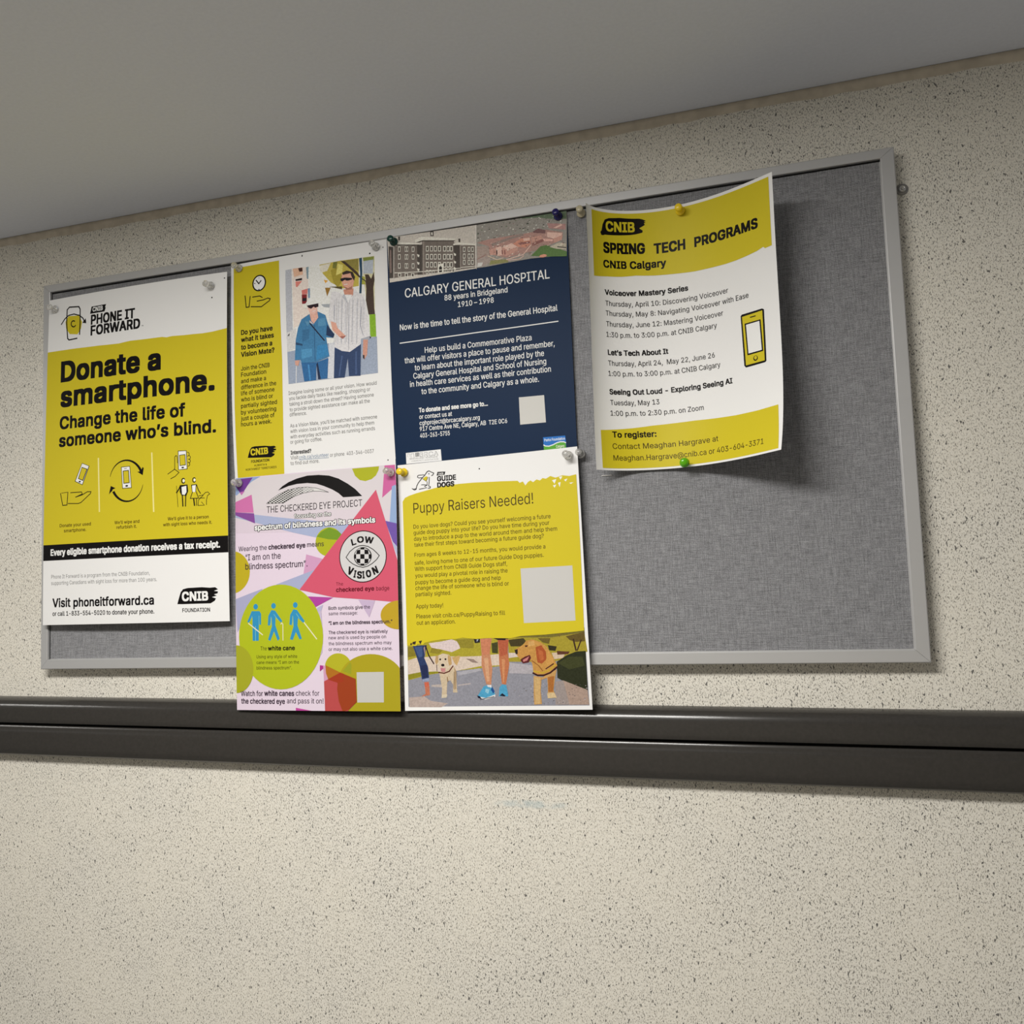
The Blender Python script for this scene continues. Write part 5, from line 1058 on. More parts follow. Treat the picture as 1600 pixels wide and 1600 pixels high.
PRINT['p4']=[
["p","printed_shapes",[237,221,235],[-1.61,67.62,-1.9,1.44,215.67,0.19,216.89,75.98]],
["p","printed_shapes",[236,224,233],[-1.62,53.23,-1.9,1.44,215.67,0.19,216.69,64.41]],
["p","printed_shapes",[235,227,231],[-1.66,38.79,-1.9,1.44,215.67,0.19,216.49,52.8]],
["p","printed_shapes",[182,192,226],[-1.63,48.08,-1.65,41.89,55.43,51.05,114.96,59.92,167.56,68.34,145.67,82.77,114.76,79.53,80.85,71.29,26.97,56.0]],
["p","printed_shapes",[160,180,224],[-1.7,0.17,35.87,0.54,23.25,5.95,1.51,21.63,-1.54,19.49]],
["p","printed_shapes",[122,66,158],[-0.17,1.58,24.71,0.95,8.77,21.51,-1.63,7.91]],
["p","printed_shapes",[224,126,186],[-1.48,30.01,23.33,21.91,26.35,44.35,-1.43,41.91]],
["p","printed_shapes",[146,84,166],[-1.43,41.91,26.8,45.01,28.27,57.36,-1.42,45.11]],
["p","printed_shapes",[206,120,190],[6.03,18.11,13.56,16.74,8.77,21.77]],
["p","printed_shapes",[188,192,36],[160.21,0.84,194.86,0.7,194.15,5.28,190.78,11.12,185.45,14.99,177.47,16.85,170.15,15.09,164.17,9.75]],
["p","printed_shapes",[222,110,172],[201.69,0.38,214.73,0.53,216.05,24.45,198.29,37.72]],
["p","printed_shapes",[160,186,228],[210.69,25.23,215.32,23.61,217.21,70.22,206.8,69.62]],
["p","printed_shapes",[122,92,182],[201.65,64.49,217.44,68.69,218.12,97.15,210.6,89.1]],
["p","printed_shapes",[190,196,228],[209.56,89.04,218.74,97.18,218.42,112.46]],
["e","printed_shapes",[190,194,40],129.16,84.84,17.68,16.91,0,360],
["p","printed_shapes",[128,164,44],[112.99,78.05,119.31,72.46,129.36,68.1,141.42,72.72,146.83,77.93,143.47,83.63,128.09,81.83]],
["p","printed_shapes",[224,170,208],[98.82,98.11,125.56,105.88,110.94,117.4,93.95,126.54]],
["p","printed_shapes",[182,188,222],[57.16,132.05,110.95,116.41,100.66,130.74,93.77,139.33,82.43,137.94]],
["p","printed_shapes",[228,96,122],[190.59,27.74,209.56,89.04,218.29,118.17,218.83,158.43,187.28,154.75,133.68,149.51,89.24,139.37]],
["p","printed_shapes",[190,76,170],[98.17,147.34,133.67,149.89,131.46,150.98,109.17,160.79]],
["p","printed_shapes",[200,196,226],[113.62,160.54,120.33,157.82,113.33,178.03,110.22,164.33]],
["p","printed_shapes",[214,192,222],[166.08,153.48,187.27,155.13,179.49,173.97]],
["e","printed_shapes",[206,186,40],-5.91,115.04,26.42,25.86,0,360],
["p","printed_shapes",[184,184,218],[-0.07,147.52,19.29,141.7,38.36,136.35,1.91,187.45]],
["p","printed_shapes",[214,200,224],[100.06,169.9,118.0,164.56,119.62,197.53,118.22,212.95,112.54,220.59]],
["e","printed_shapes",[192,204,36],62.11,193.55,57.76,61.38,0,360],
["e","printed_shapes",[180,182,44],0.07,231.04,24.2,28.33,0,360],
["e","printed_shapes",[206,172,44],216.45,172.15,22.63,16.21,0,360],
["e","printed_shapes",[196,192,44],138.65,229.74,17.23,15.78,0,360],
["e","printed_shapes",[186,172,36],179.93,247.1,41.36,31.64,0,360],
["p","printed_shapes",[166,170,44],[144.7,234.25,154.24,224.19,155.96,227.37,155.37,238.13]],
["p","printed_shapes",[186,172,36],[160.98,242.59,216.89,234.29,216.1,279.76,149.46,280.06,161.8,269.64]],
["p","printed_shapes",[190,56,150],[114.96,227.29,123.02,228.32,114.82,234.34]],
["p","printed_shapes",[190,120,36],[122.31,227.36,141.42,235.81,125.64,243.67,122.86,236.63]],
["p","printed_shapes",[226,170,200],[119.36,228.29,122.3,227.68,122.86,236.63,125.64,243.67,120.11,245.88]],
["p","printed_shapes",[200,84,84],[120.11,245.88,141.42,235.81,160.96,243.22,161.82,269.01,149.46,280.06,120.87,280.25]],
["p","printed_shapes",[170,70,34],[124.91,243.67,141.42,235.81,160.96,243.22,161.82,269.01,151.65,277.84,143.72,280.09,138.93,268.44,137.05,254.51,137.93,246.9]],
["p","printed_shapes",[176,64,36],[124.91,243.67,141.42,235.81,146.07,237.43,145.16,246.3,137.92,247.54]],
["p","printed_shapes",[206,80,170],[81.9,276.06,102.5,279.36,81.84,279.53]],
["p","project_logo","k",[60.84,19.54,66.63,14.92,75.27,10.53,86.72,7.0,100.89,4.58,116.3,4.89,130.16,6.81,142.48,11.2,154.65,18.25,164.01,25.05,173.0,33.96,148.41,33.76,142.34,28.44,134.17,23.55,123.18,18.69,113.47,15.25,100.87,13.44,86.71,13.52,75.27,15.18]],
["p","project_logo",[236,234,232],[44.8,34.19,52.11,29.01,62.29,24.06,75.27,19.96,88.12,18.13,100.85,18.31,112.05,20.11,121.77,23.29,129.34,26.54,118.99,24.58,107.84,23.79,95.18,25.13,83.83,28.08,75.24,31.86,68.05,35.13,44.8,34.44]],
["l","project_logo","k",0.5,[44.8,34.19,52.11,29.01,62.29,24.06,75.27,19.96,88.12,18.13,100.85,18.31,112.05,20.11,121.77,23.29,129.34,26.54]],
["l","project_logo","k",0.37,[129.34,26.54,118.99,24.58,107.84,23.79,95.18,25.13,83.83,28.08,75.24,31.86,68.05,35.13,44.8,34.44]],
["p","project_logo","k",[46.56,32.79,48.75,32.82,48.75,34.2,46.56,34.18]],
["p","project_logo","k",[49.05,31.58,51.24,31.6,51.24,32.99,49.04,32.96]],
["p","project_logo","k",[51.53,30.36,53.72,30.38,53.71,31.77,51.53,31.75]],
["p","project_logo","k",[51.53,33.13,53.71,33.15,53.71,34.54,51.53,34.52]],
["p","project_logo","k",[54.01,29.14,56.19,29.17,56.19,30.55,54.01,30.53]],
["p","project_logo","k",[54.01,31.92,56.19,31.94,56.19,33.32,54.01,33.3]],
["p","project_logo","k",[56.48,27.93,58.66,27.96,58.66,29.34,56.48,29.31]],
["p","project_logo","k",[56.48,30.7,58.66,30.72,58.66,32.11,56.48,32.08]],
["p","project_logo","k",[56.48,33.47,58.66,33.49,58.65,34.87,56.48,34.85]],
["p","project_logo","k",[58.95,26.72,61.13,26.74,61.13,28.13,58.95,28.1]],
["p","project_logo","k",[58.95,29.49,61.13,29.51,61.12,30.89,58.95,30.87]],
["p","project_logo","k",[58.95,32.25,61.12,32.28,61.12,33.66,58.95,33.64]],
["p","project_logo","k",[61.42,25.5,63.59,25.53,63.59,26.92,61.42,26.89]],
["p","project_logo","k",[61.42,28.27,63.59,28.3,63.59,29.68,61.42,29.66]],
["p","project_logo","k",[61.41,31.04,63.58,31.06,63.58,32.44,61.41,32.42]],
["p","project_logo","k",[61.41,33.8,63.58,33.83,63.58,35.21,61.41,35.19]],
["p","project_logo","k",[63.88,24.29,66.05,24.32,66.05,25.71,63.88,25.68]],
["p","project_logo","k",[63.88,27.06,66.05,27.09,66.04,28.47,63.88,28.44]],
["p","project_logo","k",[63.88,29.83,66.04,29.85,66.04,31.23,63.87,31.21]],
["p","project_logo","k",[63.87,32.59,66.04,32.61,66.04,33.99,63.87,33.97]],
["p","project_logo","k",[66.34,23.09,68.5,23.11,68.5,24.5,66.34,24.47]],
["p","project_logo","k",[66.34,25.85,68.5,25.88,68.5,27.26,66.33,27.23]],
["p","project_logo","k",[66.33,28.62,68.5,28.64,68.49,30.02,66.33,30.0]],
["p","project_logo","k",[66.33,31.38,68.49,31.4,68.49,32.78,66.33,32.76]],
["p","project_logo","k",[66.32,34.14,68.49,34.16,68.48,35.54,66.32,35.52]],
["p","project_logo","k",[68.79,21.88,70.95,21.91,70.95,23.29,68.79,23.26]],
["p","project_logo","k",[68.79,24.64,70.95,24.67,70.95,26.05,68.79,26.02]],
["p","project_logo","k",[68.79,27.4,70.95,27.43,70.94,28.81,68.78,28.79]],
["p","project_logo","k",[68.78,30.17,70.94,30.19,70.94,31.57,68.78,31.55]],
["p","project_logo","k",[68.78,32.92,70.93,32.95,70.93,34.32,68.77,34.3]],
["p","project_logo","k",[71.24,20.67,73.4,20.7,73.4,22.08,71.24,22.05]],
["p","project_logo","k",[71.24,23.43,73.4,23.46,73.39,24.84,71.24,24.82]],
["p","project_logo","k",[71.24,26.2,73.39,26.22,73.39,27.6,71.23,27.58]],
["p","project_logo","k",[71.23,28.96,73.39,28.98,73.38,30.36,71.23,30.33]],
["p","project_logo","k",[71.22,31.71,73.38,31.74,73.38,33.11,71.22,33.09]],
["p","project_logo","k",[73.69,19.47,75.84,19.5,75.84,20.88,73.69,20.85]],
["p","project_logo","k",[73.68,22.23,75.84,22.26,75.83,23.64,73.68,23.61]],
["p","project_logo","k",[73.68,24.99,75.83,25.01,75.83,26.39,73.68,26.37]],
["p","project_logo","k",[73.67,27.75,75.83,27.77,75.82,29.15,73.67,29.13]],
["p","project_logo","k",[73.67,30.5,75.82,30.53,75.82,31.9,73.67,31.88]],
["p","project_logo","k",[76.13,21.02,78.27,21.05,78.27,22.43,76.12,22.4]],
["p","project_logo","k",[76.12,23.78,78.27,23.81,78.27,25.19,76.12,25.16]],
["p","project_logo","k",[76.12,26.54,78.26,26.56,78.26,27.94,76.11,27.92]],
["p","project_logo","k",[76.11,29.29,78.26,29.32,78.25,30.69,76.11,30.67]],
["p","project_logo","k",[78.56,19.82,80.71,19.85,80.7,21.23,78.56,21.2]],
["p","project_logo","k",[78.56,22.58,80.7,22.6,80.7,23.98,78.55,23.95]],
["p","project_logo","k",[78.55,25.33,80.7,25.36,80.69,26.73,78.55,26.71]],
["p","project_logo","k",[78.55,28.09,80.69,28.11,80.68,29.49,78.54,29.46]],
["p","project_logo",[110,108,108],[81.0,18.62,83.14,18.65,83.13,20.02,80.99,19.99]],
["p","project_logo",[110,108,108],[80.99,21.37,83.13,21.4,83.13,22.78,80.99,22.75]],
["p","project_logo",[110,108,108],[80.98,24.13,83.12,24.15,83.12,25.53,80.98,25.5]],
["p","project_logo",[110,108,108],[80.98,26.88,83.12,26.9,83.11,28.28,80.97,28.26]],
["p","project_logo",[110,108,108],[83.42,20.17,85.56,20.2,85.55,21.57,83.42,21.55]],
["p","project_logo",[110,108,108],[83.41,22.92,85.55,22.95,85.55,24.33,83.41,24.3]],
["p","project_logo",[110,108,108],[83.41,25.67,85.54,25.7,85.54,27.07,83.4,27.05]],
["p","project_logo",[110,108,108],[85.84,18.97,87.98,19.0,87.97,20.37,85.84,20.34]],
["p","project_logo",[110,108,108],[85.84,21.72,87.97,21.75,87.97,23.12,85.83,23.1]],
["p","project_logo",[110,108,108],[85.83,24.47,87.96,24.5,87.96,25.87,85.83,25.84]],
["p","project_logo",[110,108,108],[88.26,17.77,90.39,17.8,90.39,19.17,88.26,19.14]],
["p","project_logo",[110,108,108],[88.26,20.52,90.39,20.55,90.38,21.92,88.25,21.89]],
["p","project_logo",[110,108,108],[88.25,23.27,90.38,23.29,90.37,24.67,88.25,24.64]],
["p","project_logo",[110,108,108],[90.67,19.32,92.8,19.35,92.8,20.72,90.67,20.69]],
["p","project_logo",[110,108,108],[90.67,22.07,92.79,22.09,92.79,23.47,90.66,23.44]],
["p","project_logo",[110,108,108],[90.66,24.81,92.78,24.84,92.78,26.21,90.65,26.18]],
["p","project_logo",[110,108,108],[93.09,18.12,95.21,18.15,95.2,19.52,93.08,19.49]],
["p","project_logo",[110,108,108],[93.08,20.86,95.2,20.89,95.19,22.26,93.07,22.24]],
["p","project_logo",[110,108,108],[93.07,23.61,95.19,23.64,95.18,25.01,93.06,24.98]],
["p","project_logo",[180,178,178],[95.49,19.67,97.6,19.69,97.6,21.07,95.48,21.04]],
["p","project_logo",[180,178,178],[95.48,22.41,97.59,22.44,97.59,23.81,95.47,23.78]],
["p","project_logo",[180,178,178],[97.89,18.47,100.0,18.5,100.0,19.87,97.89,19.84]],
["p","project_logo",[180,178,178],[97.88,21.21,99.99,21.24,99.99,22.61,97.88,22.58]],
["p","project_logo",[180,178,178],[97.87,23.95,99.98,23.98,99.98,25.35,97.86,25.32]],
["p","project_logo",[180,178,178],[100.28,20.01,102.39,20.04,102.38,21.41,100.28,21.38]],
["p","project_logo",[180,178,178],[100.27,22.75,102.38,22.78,102.37,24.15,100.26,24.12]],
["p","project_logo",[180,178,178],[102.68,18.81,104.78,18.84,104.78,20.21,102.67,20.18]],
["p","project_logo",[180,178,178],[102.67,21.55,104.77,21.58,104.77,22.95,102.66,22.92]],
["p","project_logo",[180,178,178],[105.06,20.36,107.16,20.38,107.15,21.75,105.05,21.72]],
["p","project_logo",[180,178,178],[105.04,23.09,107.15,23.12,107.14,24.48,105.04,24.46]],
["p","project_logo",[180,178,178],[107.45,19.16,109.54,19.19,109.54,20.55,107.44,20.53]],
["p","project_logo",[180,178,178],[107.43,21.89,109.53,21.92,109.52,23.29,107.43,23.26]],
["t","project_logo",[50,44,50],44.79,45.69,128.05,7.91,"THE CHECKERED EYE PROJECT",-0.4],
["t","subheading","k",83.14,54.3,49.11,4.69,"focussing on the",[1.2,5.6]],
["t","subheading","w",83.14,54.3,49.11,4.69,"focussing on the",1.2],
["t","subheading","k",27.66,65.56,161.54,6.15,"spectrum of blindness and its symbols",[2.4,7.2]],
["t","subheading","w",27.66,65.56,161.54,6.15,"spectrum of blindness and its symbols",2.4],
["t","body_text",[58,40,58],4.45,89.94,40.21,5.68,"Wearing the",0.4],
["t","body_text",[58,40,58],47.01,89.84,50.77,5.6,"checkered eye",2],
["t","body_text",[58,40,58],100.04,89.53,22.41,5.53,"means",0.4],
["t","body_text",[58,40,58],14.32,101.46,49.66,7.25,"“I am on the",0.4],
["t","body_text",[58,40,58],14.25,112.43,86.2,7.2,"blindness spectrum”.",0.4],
["t","badge_caption",[112,14,34],137.84,136.43,9.16,3.88,"The",0.2],
["t","badge_caption",[112,14,34],137.73,143.63,48.72,4.81,"checkered eye",2.4],
["t","badge_caption",[112,14,34],188.98,143.83,16.32,4.77,"badge",0.4],
["t","message_text",[58,40,58],127.5,163.97,53.25,3.85,"Both symbols give the",0.4],
["t","message_text",[58,40,58],127.39,170.28,37.29,3.85,"same message:",0.4],
["t","message_text",[58,40,58],127.19,181.13,81.0,3.82,"“I am on the blindness spectrum.”",1.8],
["t","message_text",[58,40,58],126.99,191.93,75.14,3.81,"The checkered eye is relatively",0.4],
["t","message_text",[58,40,58],126.87,198.01,73.05,3.81,"new and is used by people on",0.4],
["t","message_text",[58,40,58],126.74,204.74,79.86,3.8,"the blindness spectrum who may",0.4],
["t","message_text",[58,40,58],126.61,211.21,80.87,3.8,"or may not also use a white cane.",0.4],
["t","cane_caption",[64,62,16],34.56,209.36,8.93,4.74,"The",0.2],
["t","cane_caption","k",45.13,209.39,36.88,4.9,"white cane",2.4],
["t","cane_caption",[64,62,16],28.99,218.54,56.04,3.73,"Using any style of white",0.4],
["t","cane_caption",[64,62,16],28.87,225.22,58.52,3.72,"cane means “I am on the",0.4],
["t","cane_caption",[64,62,16],28.77,231.75,48.75,3.73,"blindness spectrum”.",0.4],
["t","footer_text",[58,40,58],6.06,262.68,30.91,5.92,"Watch for",0.4],
["t","footer_text",[58,40,58],38.84,262.43,41.06,5.84,"white canes",2],
["t","footer_text",[58,40,58],82.17,262.22,31.33,5.77,"check for",0.4],
["t","footer_text",[58,40,58],6.14,271.74,61.05,5.88,"the checkered eye",1.8],
["t","footer_text",[58,40,58],69.93,271.08,48.9,5.77,"and pass it on!",0.4],
["e","eye_badge",[50,6,16],172.68,104.12,30.2,29.99,0,360],
["e","eye_badge",[228,226,226],172.68,104.12,29.09,28.87,0,360],
["c","eye_badge","k",161.26,86.77,5.93,7.65,"L",3,14],
["c","eye_badge","k",170.14,84.48,8.7,7.53,"O",3,2],
["c","eye_badge","k",181.09,85.57,11.41,7.61,"W",3,-10],
["c","eye_badge","k",156.76,120.14,7.35,9.13,"V",3.2,-22],
["c","eye_badge","k",162.5,123.83,2.81,8.7,"I",3.2,-12],
["c","eye_badge","k",168.21,125.18,6.44,8.69,"S",3.2,-4],
["c","eye_badge","k",173.24,125.28,2.79,8.67,"I",3.2,4],
["c","eye_badge","k",179.67,124.14,6.66,8.66,"O",3.2,10],
["c","eye_badge","k",188.05,120.72,6.74,9.05,"N",3.2,22],
["l","eye_badge","k",0.91,[151.35,104.13,156.28,97.74,162.57,93.46,168.23,91.71,173.28,91.46,179.41,92.79,186.01,96.66,190.37,100.67,193.61,104.1,190.22,108.48,184.61,112.76,179.0,115.54,172.84,116.68,166.14,115.22,160.0,112.16,155.53,108.91,151.35,104.13]],
["e","eye_badge","k",172.79,104.12,11.35,10.74,0,360],
["e","eye_badge","k",172.79,104.12,10.51,10.03,0,360],
["p","eye_badge",[228,226,226],[164.61,97.5,165.45,96.66,164.42,101.08,162.62,101.11]],
["p","eye_badge",[228,226,226],[162.57,106.31,164.33,106.52,165.3,110.97,164.48,110.06]],
["p","eye_badge",[228,226,226],[166.55,95.81,170.13,94.31,169.84,95.96,165.45,96.66]],
["p","eye_badge",[228,226,226],[164.42,101.08,169.75,101.34,169.66,106.77,164.33,106.52]],
["p","eye_badge",[228,226,226],[165.3,110.97,169.56,112.18,169.79,113.65,166.28,111.82]],
["p","eye_badge",[228,226,226],[169.84,95.96,175.16,96.23,175.07,101.6,169.75,101.34]],
["p","eye_badge",[228,226,226],[169.66,106.77,174.97,107.01,174.88,112.42,169.56,112.18]],
["p","eye_badge",[228,226,226],[175.04,94.39,178.85,96.13,179.93,97.01,175.16,96.23]],
["p","eye_badge",[228,226,226],[175.07,101.6,180.36,101.85,180.26,107.26,174.97,107.01]],
["p","eye_badge",[228,226,226],[174.88,112.42,179.57,111.97,178.56,112.66,174.7,114.04]],
["p","eye_badge",[228,226,226],[179.93,97.01,180.95,98.1,182.86,101.97,180.36,101.85]],
["p","eye_badge",[228,226,226],[180.26,107.26,182.76,107.37,180.64,111.0,179.57,111.97]],
["e","cane_icon",[58,158,208],28.61,157.42,3.23,3.34,0,360],
["e","cane_icon",[58,158,208],53.59,157.11,3.17,3.32,0,360],
["e","cane_icon",[58,158,208],83.39,157.02,3.1,3.29,0,360],
["p","cane_icon",[58,158,208],[22.88,162.52,33.9,162.83,36.06,165.97,35.88,178.91,33.69,178.86,33.1,168.36,32.32,197.9,23.89,197.76,23.9,169.36,19.01,176.05,16.43,175.37,21.36,165.58]],
["l","cane_icon",[150,214,206],0.62,[28.02,180.58,27.93,197.83]],
["l","cane_icon",[150,214,206],0.49,[33.1,168.36,33.11,178.84]],
["l","cane_icon",[150,214,206],0.37,[23.55,168.11,21.27,173.01]],
["p","cane_icon",[58,158,208],[50.64,162.06,55.68,162.81,65.53,175.31,63.36,177.09,56.29,170.19,55.79,179.97,61.64,195.95,58.74,198.34,53.89,187.26,48.67,198.17,45.44,196.89,51.1,181.09,50.53,170.04,48.22,180.41,45.33,179.73,46.21,168.7]],
["l","cane_icon",[150,214,206],0.49,[49.81,170.02,49.31,179.82]],
["l","cane_icon",[150,214,206],0.49,[53.82,167.06,59.12,173.32]],
["p","cane_icon",[58,158,208],[80.64,161.99,85.56,162.74,95.85,176.05,93.72,178.11,86.82,172.19,85.98,180.66,91.67,196.49,88.51,197.34,83.74,188.48,79.36,197.78,75.5,196.81,80.68,181.75,80.17,169.59,78.23,180.48,75.06,179.8,76.3,168.27]],
["l","cane_icon",[150,214,206],0.49,[79.68,169.57,79.08,180.5]],
["l","cane_icon",[150,214,206],0.48,[84.44,166.97,88.91,172.85]],
["l","cane_icon",[250,244,214],1.23,[18.26,176.96,37.9,190.93]],
["l","cane_icon",[250,244,214],0.98,[63.34,178.92,64.79,177.43,66.19,178.98,66.04,197.85]],
["l","cane_icon",[250,244,214],1.2,[95.12,177.85,111.41,197.15]],
["p","blank_panel",[214,212,208],[162.19,235.78,196.23,235.64,195.56,269.59,162.37,269.76]]]
